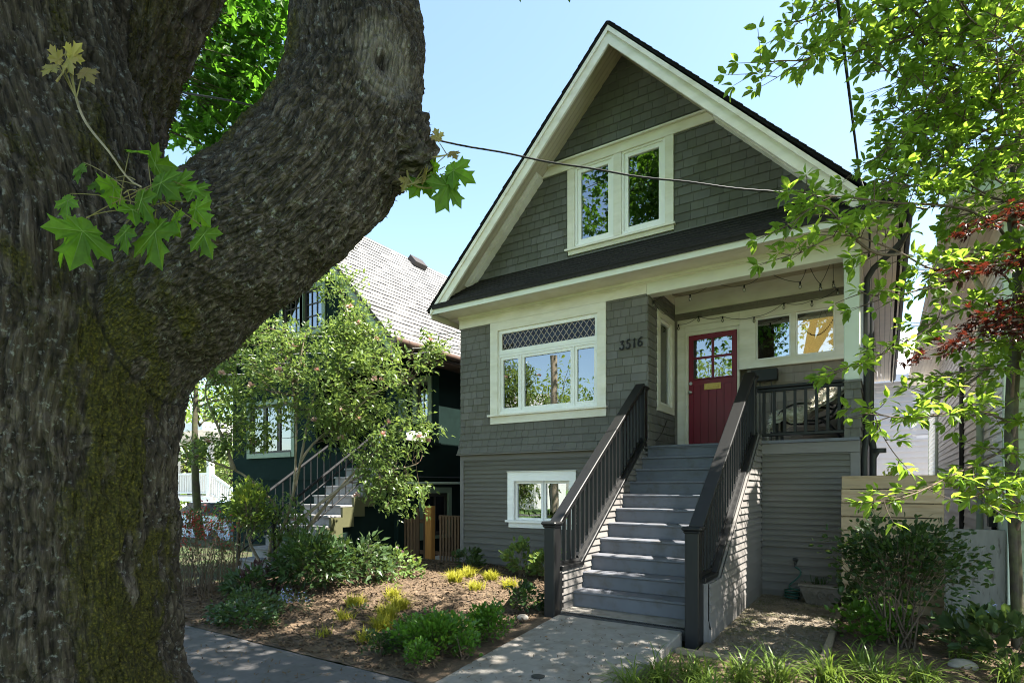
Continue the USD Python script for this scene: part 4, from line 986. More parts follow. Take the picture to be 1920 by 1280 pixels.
MAPLE2BR = [[(-9.72, 4.16, 9.48), (-9.27, 4.57, 8.73), (-8.78, 4.89, 8.15), (-8.39, 5.27, 7.72)], [(-9.65, 4.2, 8.32), (-9.2, 4.62, 7.73), (-8.74, 5.04, 7.13)], [(-9.38, 4.38, 9.64), (-8.78, 4.89, 9.07), (-8.18, 5.41, 8.39)], [(-9.72, 4.16, 7.74), (-9.27, 4.57, 7.15), (-8.95, 4.9, 6.7)], [(-9.38, 4.38, 8.65), (-8.92, 4.8, 8.57), (-8.53, 5.18, 8.52)]]
SPRIG = [(-2.05, 0.72, 2.62), (-1.97, 0.74, 2.49), (-1.9, 0.76, 2.41), (-1.86, 0.78, 2.35)]
SPRIGLEAF = [(-1.987, 0.707, 2.171, 0.181, 10), (-2.051, 0.689, 2.164, 0.127, -25), (-1.779, 0.82, 2.162, 0.179, 20), (-1.853, 0.771, 2.17, 0.096, 0), (-2.035, 0.724, 2.395, 0.073, -10), (-2.044, 0.694, 2.283, 0.088, -15), (-1.931, 0.768, 2.323, 0.112, 0), (-1.834, 0.784, 2.24, 0.086, 10), (-1.964, 0.746, 2.339, 0.064, 30), (-1.811, 0.847, 2.403, 0.12, 65), (-1.737, 0.871, 2.328, 0.126, 70), (-1.755, 0.835, 2.318, 0.124, 50), (-1.807, 0.801, 2.263, 0.117, 30), (-1.671, 0.891, 2.24, 0.109, 35), (-1.648, 0.894, 2.158, 0.116, 25), (-1.729, 0.852, 2.209, 0.101, 15), (-1.88, 0.826, 2.454, 0.097, 75), (-1.687, 0.892, 2.307, 0.094, 55)]
YOUNGLEAF = [(-2.109, 0.675, 2.704, 0.058, -20), (-2.07, 0.689, 2.681, 0.064, 10), (-2.059, 0.708, 2.72, 0.064, 20), (-2.108, 0.688, 2.752, 0.055, -160), (-2.06, 0.719, 2.76, 0.065, 150), (-2.014, 0.737, 2.688, 0.061, 50), (-2.08, 0.706, 2.768, 0.049, 180)]
KNOBLEAF = [(-1.324, 1.584, 2.505, 0.144, -10), (-1.283, 1.61, 2.572, 0.119, 60), (-1.369, 1.578, 2.583, 0.107, 20), (-1.418, 1.546, 2.535, 0.107, -30), (-1.444, 1.505, 2.534, 0.058, -30), (-1.388, 1.542, 2.562, 0.077, 10), (-1.348, 1.568, 2.707, 0.05, -150), (-1.299, 1.6, 2.639, 0.05, 40), (-1.314, 1.602, 2.549, 0.087, 30), (-1.392, 1.575, 2.55, 0.088, 0)]
KNOBTWIG = [[(-1.45, 1.52, 2.59), (-1.43, 1.53, 2.54), (-1.38, 1.55, 2.52), (-1.33, 1.58, 2.53)], [(-1.4, 1.54, 2.63), (-1.36, 1.56, 2.63), (-1.32, 1.59, 2.64)], [(-1.42, 1.53, 2.54), (-1.44, 1.51, 2.53)]]
MOSSBAND = [(-2.26, 0.98, 2.05), (-2.32, 0.99, 1.76), (-2.36, 1.0, 1.47), (-2.38, 1.03, 1.16), (-2.31, 1.02, 0.71)]
SCAR = [(-1.39, 1.33, 2.88)]
CABLE = [(-9.65, 2.89, 7.17), (-8.01, 3.84, 6.76), (-6.99, 4.39, 6.48)]

# ---------------------------------------------------------------- dark green house to the left
NH = thing("neighbour_house", "dark green stucco house with pale grey shingle roof and sage trim", "house", (-11.6, 8.75, 0))
NF = F_front(8.75)
nx0, nx1 = -14.75, -8.6
nwin = hole(-13.95, -12.2, 2.32, 3.55)
nporch = hole(-11.3, -8.95, 2.35, 4.05)
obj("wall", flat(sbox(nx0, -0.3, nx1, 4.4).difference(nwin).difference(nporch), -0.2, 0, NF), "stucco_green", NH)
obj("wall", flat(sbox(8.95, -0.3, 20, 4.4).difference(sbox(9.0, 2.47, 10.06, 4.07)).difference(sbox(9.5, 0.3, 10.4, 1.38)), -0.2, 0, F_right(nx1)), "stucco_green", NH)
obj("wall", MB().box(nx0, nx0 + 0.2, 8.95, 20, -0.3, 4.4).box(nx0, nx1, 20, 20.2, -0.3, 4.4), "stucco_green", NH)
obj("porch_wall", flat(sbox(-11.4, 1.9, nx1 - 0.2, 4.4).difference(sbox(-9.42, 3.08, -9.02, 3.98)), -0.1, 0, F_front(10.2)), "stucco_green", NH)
obj("porch_wall", MB().box(-11.45, -11.35, 8.95, 10.2, 1.9, 4.4), "stucco_green", NH)
obj("porch_floor", MB().box(-11.35, nx1 - 0.2, 8.95, 10.2, 1.75, 1.9), "step_grey", NH)
obj("porch_ceiling", MB().box(-11.35, nx1 - 0.2, 8.95, 10.2, 4.2, 4.3), "stucco_green", NH)
obj("porch_sill", MB().box(nx1 - 0.24, nx1 + 0.05, 8.98, 10.08, 2.40, 2.47).box(-11.3, -8.9, 8.70, 8.98, 2.29, 2.35), "stucco_green", NH)
obj("porch_lintel", MB().box(nx1 - 0.2, nx1 + 0.02, 9.0, 10.06, 4.07, 4.12), "sage", NH)
# gable
nax, naz, nel, ner, neave = -11.56, 8.12, -14.97, -8.16, 4.40
nsl = (naz - neave) / (ner - nax)
ng = Polygon([(nx0, 4.4), (nx1, 4.4), (nx1, naz - 0.2 - nsl * (nx1 - nax)), (nax, naz - 0.2), (nx0, naz - 0.2 - nsl * (nax - nx0))])
obj("gable_wall", flat(ng.difference(hole(-12.55, -11.85, 5.2, 6.2)).difference(hole(-11.75, -11.05, 5.2, 6.2)), -0.2, 0, NF), "stucco_green", NH)
obj("roof", MB().add(*roof_slab(nel, neave - 0.05, nax, naz, 8.15, 20.4, 0.12).arrays()).add(*roof_slab(nax, naz, ner, neave, 8.15, 20.4, 0.12).arrays()), "roof_under", NH)
rs = random.Random(44)
Ls = math.hypot(naz - neave, ner - nax)
nn = np.array([(naz - neave) / Ls, 0, (ner - nax) / Ls])
nroof = "/World/" + NH.split("/")[-1] + "/roof"
sl = lambda s, y, h: np.array([ner + (nax - ner) * s, y, neave + (naz - neave) * s]) + nn * h
cells = []
rows = int(Ls / 0.185)
for k in range(rows):
    y = 8.14 - rs.random() * 0.3
    while y < 15.2:
        w = rs.uniform(0.24, 0.36)
        y0, y1 = max(y, 8.14), y + w - 0.006
        y += w
        if y1 < y0 + 0.03:
            continue
        s0, s1 = (k * 0.185 + rs.uniform(-0.004, 0.022)) / Ls, (k * 0.185 + 0.176 + rs.uniform(-0.006, 0.008)) / Ls
        th0, th1 = 0.014 + rs.uniform(0, 0.012), 0.014 + rs.uniform(0, 0.012)
        c8 = [sl(s, yy, h) for (s, ta, tb) in ((s0, th0, th1), (min(s1, 1), 0.004, 0.004)) for (yy, t_) in ((y0, ta), (y1, tb)) for h in (0.0, t_)]
        c = np.mean(c8, 0)
        vis = c[1] < 8.6 + (c[2] - neave) * 1.5
        cells.append((c8, c[1] - 0.9 * (c[2] - neave) + (0 if vis else 50)))
cells.sort(key=lambda q_: q_[1])
for c8, _ in cells[:300]:
    obj("roof_shingle", MB().hexa(c8), "roof_grey", nroof)
rm = MB()
for c8, _ in cells[300:]:
    rm.hexa(c8)
obj("roof_shingles", rm, "roof_grey", nroof, kind="stuff")
obj("roof_vent", MB().hexa([sl(s, y, h) for s in (0.90, 0.965) for y in (12.0, 12.5) for h in (0.0, 0.16)]), "brown_frame", nroof)
for side, (xe, ze) in ((-1, (nel, neave)), (1, (ner, neave))):
    m = MB()
    m.hexa([(x, y, z - d) for x, z in ((nax, naz), (xe, ze)) for y in (8.16, 8.21) for d in (0.36, 0.125)])
    obj("rake_board", m, "sage", NH)
    m = MB()
    m.hexa([(x, y, z - d) for x, z in ((nax, naz), (xe, ze)) for y in (8.212, 8.74) for d in (0.16, 0.125)])
    obj("soffit", m, "olive_paint", NH)
obj("eave_return", MB().hexa([(x, y, z) for (x, za, zb) in ((-9.6, 4.28, 4.34), (ner - 0.02, 4.16, 4.30)) for y in (8.22, 8.74) for z in (za, zb)]), "olive_paint", NH)
obj("gutter", MB().tube([(ner + 0.06, 8.12, 4.36), (ner + 0.06, 20.4, 4.36)], 0.075, 10), "gutter_brown", NH, smooth=40)
obj("soffit", MB().box(nx1, ner, 8.75, 20.3, 4.2, 4.24), "gutter_brown", NH)


def simple_window(parent, x0, x1, z0, z1, y, nv, nh, trim_mat="sage", frame_mat="brown_frame", tw=0.12, split=1, pm="pane"):
    w = obj("window", MB().box(x0 - tw, x0, y - 0.03, y + 0.1, z0 - tw, z1 + tw).box(x1, x1 + tw, y - 0.03, y + 0.1, z0 - tw, z1 + tw).box(x0, x1, y - 0.03, y + 0.1, z1, z1 + tw).box(x0, x1, y - 0.05, y + 0.1, z0 - tw, z0), trim_mat, parent)
    sw_ = (x1 - x0) / split
    for k in range(split):
        a, b = x0 + k * sw_, x0 + (k + 1) * sw_
        sash(w, a + 0.002, b - 0.002, z0, z1, y + 0.03, 0.06, pm, 0.05, frame_mat)
        bars = MB()
        for i in range(1, nv):
            x = a + 0.06 + (sw_ - 0.12) * i / nv
            bars.box(x - 0.012, x + 0.012, y + 0.04, y + 0.054, z0 + 0.06, z1 - 0.06)
        for i in range(1, nh):
            z = z0 + 0.06 + (z1 - z0 - 0.12) * i / nh
            bars.box(a + 0.06, b - 0.06, y + 0.038, y + 0.053, z - 0.012, z + 0.012)
        if nv > 1 or nh > 1:
            obj("glazing_bars", bars, frame_mat, w)
    return w


simple_window(NH, -13.95, -12.2, 2.32, 3.55, 8.75, 1, 1, split=3)
simple_window(NH, -12.55, -11.85, 5.2, 6.2, 8.75, 3, 3)
simple_window(NH, -11.75, -11.05, 5.2, 6.2, 8.75, 3, 3)
simple_window(NH, -9.40, -9.04, 3.10, 3.96, 10.2, 2, 4)
obj("band", MB().box(nx0 - 0.02, nx1 + 0.02, 8.72, 8.749, 1.63, 1.68), "stucco_green", NH)
RWF = F_right(nx1)
bwin = obj("side_window", flat(sbox(9.40, 0.28, 10.5, 1.45).difference(sbox(9.52, 0.35, 10.38, 1.32)), -0.08, 0.025, RWF), "sage", NH)
obj("sash", flat(sbox(9.52, 0.35, 10.38, 1.32).difference(sbox(9.6, 0.43, 9.93, 1.24)).difference(sbox(9.98, 0.43, 10.3, 1.24)), -0.06, -0.02, RWF), "brown_frame", bwin)
obj("pane", flat(sbox(9.55, 0.4, 10.35, 1.3), -0.045, -0.04, RWF), "pane_dark", bwin)
obj("pipe", MB().tube([(nx1 + 0.05, 8.9, 1.54), (nx1 + 0.05, 13, 1.56)], 0.028, 8), "sage_light", NH, smooth=True)
obj("pipe", MB().tube([(nx1 + 0.02, 8.8, 1.68), (nx1 + 0.02, 13, 1.69)], 0.012, 6), "dark_metal", NH)
obj("light_globe", MB().mesh(trimesh.Trimesh(trimesh.creation.icosphere(2, 0.07).vertices + (HX0 - 0.10, 9.0, 1.62), trimesh.creation.icosphere(2, 0.07).faces)), "plaster_white", HOUSE, smooth=True)
# stairs of the green house
ns = obj("front_stairs", MB().hexa([(x, y, z) for x in (-9.85, -8.72) for (y, za, zb) in ((6.25, -0.15, 0.05), (8.74, -0.15, 1.72)) for z in (za, zb)]), "stucco_green", NH)
for k in range(10):
    y, z = 5.95 + k * 0.275, 0.155 + k * 0.19
    obj("tread", MB().bevbox(-9.9, -8.70, y - 0.02, y + 0.29, z - 0.04, z, 0.006), "step_grey", ns)
    obj("riser", MB().box(-9.88, -8.72, y + 0.01, y + 0.03, z - 0.191, z - 0.041), "step_grey", ns)
    obj("stringer_block", MB().box(-8.72, -8.66, y - 0.0, y + 0.275, z - 0.42, z - 0.042), "olive_paint", ns)


def iron_railing(x, y0, z0, y1, z1, n):
    rl = obj("iron_railing", MB().tube([(x, y0 - 0.1, z0 - 0.03), (x, y0, z0), (x, y1, z1)], 0.026, 8), "iron", NH, smooth=40)
    obj("lower_bar", MB().tube([(x, y0, z0 - 0.72), (x, y1, z1 - 0.72)], 0.016, 6), "iron", rl)
    obj("post", MB().box(x - 0.025, x + 0.025, y0 - 0.05, y0, z0 - 0.95, z0), "iron", rl)
    for i in range(n):
        s = (i + 0.5) / n
        y, z = y0 + (y1 - y0) * s, z0 + (z1 - z0) * s
        obj("baluster", MB().tube([(x, y, z - 0.75), (x, y, z - 0.01)], 0.011, 5), "iron", rl)


iron_railing(-9.82, 5.95, 0.98, 8.7, 2.85, 17)
iron_railing(-8.76, 5.95, 0.98, 8.7, 2.85, 17)
# things on its porch
t = thing("porch_table", "white cloth-covered table on the green house's porch", "table", (-9.2, 9.6, 1.9))
obj("cloth", MB().bevbox(-9.75, -8.85, 9.15, 9.95, 1.95, 2.72, 0.03), "plaster_white", t)
obj("leg", MB().box(-9.7, -9.66, 9.2, 9.24, 1.9, 1.95), "cedar", t)
fp = MB()
fp.tube([(-8.66, 9.75, 2.47), (-8.66, 9.75, 2.60)], [0.06, 0.085], 12)
obj("flower_pot", fp, "gutter_brown", label="small brown flower pot on the porch ledge of the green house", cat="flower pot")

# wooden fence and gate between the two houses
t = thing("picket_gate", "dark weathered picket fence between the two houses", "fence", (-7.9, 8.95, -0.15))
for i in range(9):
    x = -7.62 + i * 0.078
    obj("picket", MB().box(x, x + 0.042, 8.93, 8.955, -0.12, 0.86), "cedar", t)
for i, (x, h) in enumerate(((-8.62, 0.80), (-8.52, 0.78), (-8.43, 0.80), (-8.34, 0.79))):
    obj("picket", MB().box(x, x + 0.06, 8.93, 8.955, -0.12, h), "cedar", t)
for i, (x, h) in enumerate(((-8.25, 1.02), (-8.05, 1.02))):
    g = Polygon([(x, -0.14), (x + 0.075, -0.14), (x + 0.075, h - 0.08), (x + 0.0375, h), (x, h - 0.08)])
    obj("picket", flat(g, 0.0, 0.03, F_front(8.95)), "cedar", t)
obj("rail", MB().box(-7.66, -6.95, 8.956, 9.0, 0.80, 0.88).box(-8.66, -8.05, 8.956, 9.0, 0.70, 0.78).box(-8.66, -6.95, 8.956, 9.0, 0.05, 0.13), "cedar", t)
obj("fence_post", MB().bevbox(-7.90, -7.73, 8.80, 8.93, -0.3, 1.07, 0.008), "post_orange", label="square orange-stained wooden post beside the picket fence", cat="post")

# ---------------------------------------------------------------- beige house to the right
RH = thing("right_house", "beige clapboard house with sage corner boards at the right edge", "house", (4.6, 8.75, 0))
RXL = 1.2
boards = sbox(8.80, -0.15, 22.4, 4.75)
rw = obj("side_wall", flat(boards, -0.15, -0.004, F_left(RXL)), "beige_clapboard", RH)
for v, f, _ in course_pieces(boards, 0.118, -0.12, None, F_left(RXL), thin=0.003, thick=0.018, gap=0.0, lift=0.002, seed=9):
    obj("clapboard", (v, f), "beige_clapboard", rw)
fw_ = obj("front_wall", flat(sbox(RXL + 0.02, -0.15, 8.2, 4.75), -0.15, -0.004, FW), "sage_clapboard", RH)
for v, f, _ in course_pieces(sbox(RXL + 0.02, -0.15, 8.2, 4.72), 0.118, -0.12, None, FW, thin=0.003, thick=0.018, gap=0.0, lift=0.002, seed=9):
    obj("clapboard", (v, f), "sage_clapboard", fw_)
obj("corner_board", MB().box(RXL - 0.03, RXL + 0.10, W - 0.03, W + 0.09, 1.20, 4.73), "sage_light", RH)
obj("far_corner_board", MB().box(RXL - 0.025, RXL + 0.03, 22.402, 22.5, -0.1, 4.75), "sage_light", RH)
for j in range(6):
    a0 = 0.702 + j * 0.083
    obj("soffit_board", MB().box(a0 + 0.003, a0 + 0.080, 8.23, 22.6, 4.76, 4.785), "beige_soffit", RH)
obj("eave_fascia", MB().box(0.68, 0.70, 8.22, 22.6, 4.74, 4.90), "beige_soffit", RH)
obj("gutter", MB().tube([(0.66, 8.18, 4.87), (0.66, 22.6, 4.87)], 0.042, 10), "beige_soffit", RH, smooth=40)
obj("fascia", MB().box(0.60, 8.6, 8.17, 8.22, 4.74, 4.90), "sage_light", RH)
obj("fascia_moulding", MB().box(0.58, 8.6, 8.13, 8.168, 4.86, 4.95), "sage_light", RH)
obj("front_soffit", MB().box(0.66, 8.6, 8.222, W - 0.002, 4.757, 4.782), "beige_soffit", RH)
obj("frieze", MB().box(RXL - 0.035, 8.2, W - 0.035, W + 0.02, 4.50, 4.73), "sage_light", RH)
obj("side_frieze", MB().box(RXL - 0.025, RXL - 0.002, W + 0.092, 22.4, 4.48, 4.75), "beige_soffit", RH)
obj("pent_roof", MB().hexa([(x, y, z) for x in (0.58, 8.6) for (y, z0, z1) in ((8.13, 4.90, 4.94), (W, 5.10, 5.14)) for z in (z0, z1)]), "roof_dark", RH)
obj("roof", MB().add(*roof_slab(0.64, 4.93, 4.6, 7.3, 8.13, 22.7, 0.07).arrays()).add(*roof_slab(4.6, 7.3, 8.65, 4.93, 8.13, 22.7, 0.09).arrays()), "roof_dark", RH)
obj("gable_wall", flat(Polygon([(1.2, 4.75), (8.0, 4.75), (8.0, 5.0), (4.6, 7.2), (1.2, 5.0)]), -0.15, 0, FW), "sage_clapboard", RH)
obj("side_wall", MB().box(8.0, 8.15, W + 0.15, 22.4, -0.15, 4.75).box(RXL, 8.15, 22.5, 22.6, -0.15, 4.75), "beige_clapboard", RH)
obj("downspout", MB().tube([(0.60, 10.4, 4.83), (0.72, 10.42, 4.62), (1.08, 10.45, 4.45), (1.14, 10.46, 4.3), (1.14, 10.46, -0.1)], 0.042, 10), "sage_light", RH, smooth=40)
obj("conduit", MB().tube([(1.16, 12.9, 3.6), (1.16, 12.9, 0.3)], 0.04, 8), "dark_metal", RH, smooth=40)
obj("conduit", MB().tube([(0.75, 9.0, 3.1), (1.05, 9.8, 3.0), (1.15, 10.1, 2.6)], 0.02, 8), "beige_soffit", RH, smooth=40)
obj("conduit", MB().tube([(1.16, 9.35, 1.7), (1.16, 9.35, 0.3)], 0.028, 8).box(1.10, 1.185, 9.27, 9.43, 0.95, 1.15), "dark_metal", RH, smooth=40)
obj("conduit", MB().tube([(1.16, 18.7, 4.4), (1.16, 18.7, 0.3)], 0.04, 8), "sage_light", RH, smooth=40)
# plank screen between the houses
t = thing("plank_fence", "new horizontal cedar plank screen between the houses", "fence", (0.06, 8.3, -0.1))
obj("backing_batten", MB().box(-0.44, 0.57, 8.334, 8.338, -0.15, 1.56), "rubber", t)  # black sheet behind the planks, showing through the gaps
z = -0.12
i = 0
while z < 1.55:
    h = 0.172
    obj("plank", MB().bevbox(-0.455 + 0.004 * math.sin(i * 5.1), 0.585, 8.30 + 0.003 * (i * 7 % 4), 8.33, z, z + h - 0.010, 0.004), "plank", t)
    z += h
    i += 1
obj("post", MB().box(-0.45, -0.36, 8.332, 8.42, -0.2, 1.55).box(0.49, 0.58, 8.332, 8.42, -0.2, 1.55), "plank", t)
obj("side_panel", MB().bevbox(0.57, 1.088, 8.0, 8.03, -0.4, 0.985, 0.004), "weathered_board", label="grey weathered upright board with dark stains beside the plank screen", cat="panel")
obj("corner_post", MB().bevbox(1.10, 1.195, 7.97, 8.07, -0.4, 1.185, 0.006), "sage_light", label="pale peeling square post right of the weathered board", cat="post")
obj("side_stringer", MB().box(1.12, 1.2, 8.07, 8.70, -0.2, 1.18), "sage_light", RH)

# white house behind, between the two
BH = thing("rear_house", "white clapboard house seen in the gap between the houses", "house", (1.0, 26, 0))
bwp = sbox(-2.6, -0.2, 6.0, 5.55)
bwl = obj("wall", flat(bwp, -0.15, -0.004, F_front(26.0)), "white_siding", BH)
for v, f, _ in course_pieces(bwp, 0.21, -0.15, None, F_front(26.0), thin=0.004, thick=0.07, gap=0, lift=0.003, seed=2):
    obj("clapboard", (v, f), "white_siding", bwl)
obj("roof", MB().hexa([(x, y, z) for x in (-3.0, 6.4) for (y, z0, z1) in ((25.4, 5.5, 5.62), (29.4, 8.0, 8.12)) for z in (z0, z1)]).box(-2.6, 6.0, 29.3, 29.5, -0.2, 8.0), "roof_pale", BH)
obj("side_wall", MB().box(-2.6, -2.45, 26.16, 29.3, -0.2, 5.5).box(5.85, 6.0, 26.16, 29.3, -0.2, 5.5), "white_siding", BH)
obj("fascia", MB().box(-3.0, 6.4, 25.36, 25.4, 5.36, 5.62), "white_siding", BH)
simple_window(BH, 1.0, 1.5, 3.4, 4.9, 26.0, 1, 2, "white_siding", "white_siding")

# across the street: seen in the window panes
obj("utility_pole", MB().tube(smooth_path([(-10.35, -1.05, -0.3), (-10.3, -1.05, 3), (-10.33, -1.05, 6.35)], 8), np.linspace(0.155, 0.125, 8), 14), "pole_wood", label="plain wooden utility pole across the lawn, mirrored in the front windows", cat="utility pole", smooth=40)
OH = thing("opposite_house", "white house across the street, mirrored in the front windows", "house", (-26, -17, 0))
obj("wall", MB().box(-30, -22, -24, -17, -0.2, 5.2), "plaster_white", OH)
obj("roof", MB().hexa([(x, y, z) for x in (-30.5, -21.5) for (y, za, zb) in ((-24.5, 5.2, 5.3), (-20.5, 8.6, 8.7)) for z in (za, zb)]).hexa([(x, y, z) for x in (-30.5, -21.5) for (y, za, zb) in ((-20.5, 8.6, 8.7), (-16.5, 5.2, 5.3)) for z in (za, zb)]), "roof_pale", OH)
obj("porch_stairs", MB().hexa([(x, y, z) for x in (-24.6, -23.0) for (y, za, zb) in ((-14.5, -0.1, 0.0), (-17.0, 1.6, 1.8)) for z in (za, zb)]), "plaster_white", OH)
for x in (-28.5, -25.5):
    obj("window", MB().box(x, x + 1.4, -17.0, -16.96, 2.2, 3.8), "dark_metal", OH)

# far left: porch, car, hedge
PH = thing("far_porch", "white porch with railing far left beyond the green house", "porch", (-24, 12, 0))
obj("deck", MB().box(-30.5, -21.6, 11.9, 14.5, 0.9, 1.1), "plaster_white", PH)
obj("post", MB().box(-22.05, -21.85, 12.0, 12.2, 1.1, 3.6), "plaster_white", PH)
obj("post", MB().box(-24.6, -24.4, 12.0, 12.2, 1.1, 3.6), "plaster_white", PH)
obj("roof", MB().box(-31, -21.2, 11.4, 15, 3.6, 3.9), "plaster_white", PH)
rl = obj("porch_railing", MB().box(-30.4, -22.06, 12.06, 12.14, 1.95, 2.03).box(-30.4, -22.06, 12.06, 12.14, 1.2, 1.26), "plaster_white", PH)
for i in range(34):
    x = -26.6 + i * 0.135
    obj("baluster", MB().box(x, x + 0.05, 12.07, 12.13, 1.26, 1.95), "plaster_white", rl)
rl = obj("stair_railing", MB().bar((-21.95, 12.1, 2.0), (-18.9, 12.1, 0.75), 0.07, 0.08), "plaster_white", PH)
obj("bottom_bar", MB().bar((-21.95, 12.1, 1.25), (-18.9, 12.1, 0.0), 0.05, 0.06), "plaster_white", rl)
for i in range(20):
    s = (i + 0.5) / 20
    x, z = -21.95 + 3.05 * s, 2.0 - 1.25 * s
    obj("baluster", MB().box(x - 0.025, x + 0.025, 12.07, 12.13, z - 0.75, z), "plaster_white", rl)

CAR = thing("parked_car", "pale blue hatchback parked beyond the left garden", "car", (-17.3, 10.0, -0.45))
cx_, cy_, cz_ = -17.6, 9.9, -0.42
prof = [(-2.1, 0.35), (-2.15, 0.7), (-1.95, 0.95), (-1.1, 1.02), (-0.45, 1.42), (0.7, 1.45), (1.5, 1.05), (2.0, 0.95), (2.12, 0.6), (2.08, 0.32)]
body = MB()
body.add(*flat(Polygon([(-2.1, 0.32), (-2.15, 0.7), (-1.95, 0.92), (-1.1, 0.98), (1.5, 1.0), (2.0, 0.92), (2.12, 0.6), (2.08, 0.32)]).buffer(0.04), 0, 1.66, lambda a, t, z: np.stack([cx_ + a, cy_ + 0.83 - t, cz_ + z], -1)).arrays())
obj("body", body, "car_blue", CAR)
cab = m3.Manifold.hull_points(np.array([(cx_ + x, cy_ + y * s, cz_ + z) for (x, z, s) in ((-1.05, 0.99, 0.8), (-0.40, 1.40, 0.62), (0.72, 1.42, 0.62), (1.45, 1.0, 0.8)) for y in (-1, 1)], np.float32))
obj("cabin_glass", MB().mesh(cab), "rubber", CAR)
obj("roof", MB().mesh(m3.Manifold.hull_points(np.array([(cx_ + x, cy_ + y * s, cz_ + z) for (x, z, s) in ((-0.45, 1.40, 0.62), (-0.3, 1.45, 0.5), (0.6, 1.47, 0.5), (0.80, 1.41, 0.62)) for y in (-1, 1)], np.float32))), "car_blue", CAR)
for x in (-1.35, 1.3):
    for y in (-0.84, 0.62):
        obj("wheel", MB().tube([(cx_ + x, cy_ + y, cz_ + 0.32), (cx_ + x, cy_ + y + 0.22, cz_ + 0.32)], 0.32, 16), "rubber", CAR, smooth=40)
for y in (-0.6, 0.5):
    obj("headlight", MB().bevbox(cx_ + 2.02, cx_ + 2.16, cy_ + y - 0.15, cy_ + y + 0.2, cz_ + 0.66, cz_ + 0.78, 0.01), "steel", CAR)

# ---------------------------------------------------------------- cables
def sag(p, q_, s, n=16):
    p, q_ = np.array(p, float), np.array(q_, float)
    t_ = np.linspace(0, 1, n)[:, None]
    return p + (q_ - p) * t_ - np.array([0, 0, 1.0]) * s * 4 * t_ * (1 - t_)


def cable(name, p, q_, s, r, label, m="wire", group=None):
    obj(name, MB().tube(sag(p, q_, s, 20), r, 6), m, label=label, cat="cable", smooth=True, group=group)


pts = smooth_path(CABLE + [(-5.196, 6.16, 6.307), (-2.969, 7.14, 5.637), (-0.892, 8.021, 5.146), (0.444, 8.536, 4.817)], 60)
wv_ = np.stack([pts[:, 0] * 0, pts[:, 0] * 0, 0.008 * np.sin(np.linspace(0, 60, 60))], -1)
obj("service_cable", MB().tube(pts + wv_, 0.0125, 8), "wire", label="thick black twisted service cable crossing in front of the gable", cat="cable", smooth=True)
obj("drop_wire", MB().tube(sag((-0.33, 1.2, 4.95), (-0.25, 8.17, 5.24), 0.05, 16), 0.0125, 8).tube(smooth_path([(-0.25, 8.17, 5.24), (-0.18, 8.16, 4.9), (-0.15, 8.3, 4.55), (-0.17, 8.6, 4.4)], 10), 0.012, 6), "wire", label="black overhead wire dropping to the right eave corner", cat="cable", smooth=True)
cable("thin_wire", (-14.5, 6.0, 5.05), (-6.93, 8.9, 4.50), 0.12, 0.009, "upper thin grey wire to the left wall corner, above the others", "wire_grey")
cable("thin_wire", (-15.0, 6.5, 4.62), (-6.93, 8.95, 4.27), 0.08, 0.009, "thin grey wire meeting the left wall just below the eave, middle one", "wire_grey")
cable("thin_wire", (-14.6, 7.0, 4.42), (-6.93, 9.0, 4.22), 0.10, 0.007, "thin grey wire running just under the middle wire to the left wall", "wire_grey")
cable("thin_wire", (-14.9, 6.2, 4.05), (-8.9, 8.7, 4.05), 0.06, 0.009, "lowest thin grey wire ending at the green house", "wire_grey")

# string lights on the porch
SL = thing("string_lights", "string of clear bulbs drooping along the porch ceiling", "string lights", (-1.7, 9.3, 4.5))
hooks = [(-3.12, 8.95, 4.46), (-2.95, 8.98, 4.60), (-2.55, 9.0, 4.47), (-2.2, 9.0, 4.60), (-1.75, 9.0, 4.46), (-1.45, 9.0, 4.62), (-1.0, 9.0, 4.36), (-0.9, 9.0, 4.62), (-0.75, 9.05, 4.30), (-0.6, 9.1, 4.70), (-0.62, 9.5, 4.45), (-0.60, 10.05, 4.50), (-0.95, 10.05, 4.38), (-1.35, 10.05, 4.41), (-1.8, 10.05, 4.26), (-2.3, 10.05, 4.35), (-2.7, 10.05, 4.42), (-3.05, 10.05, 4.33)]
wm = MB()
for a_, b_ in zip(hooks[:-1], hooks[1:]):
    wm.tube(sag(a_, b_, 0.045, 8), 0.0042, 5)
wm.tube(sag((-3.12, 8.95, 4.46), (-3.11, 9.6, 4.40), 0.06, 8), 0.0042, 5)
obj("loose_wire", MB().tube(sag((-3.11, 9.6, 2.6), (-3.11, 9.0, 2.2), 0.06, 8), 0.005, 5), "wire", SL)
obj("wire", wm, "wire", SL)
for i, h in enumerate(hooks):
    if i % 2 == 0 or i > 9:
        b = MB().tube([(h[0], h[1], h[2]), (h[0], h[1], h[2] - 0.035)], 0.013, 8)
        k = obj("bulb_socket", b, "wire", SL)
        e = trimesh.creation.icosphere(2, 0.021)
        obj("bulb", trimesh.Trimesh(e.vertices * (1, 1, 1.5) + (h[0], h[1], h[2] - 0.07), e.faces), "bulb", k, smooth=True)

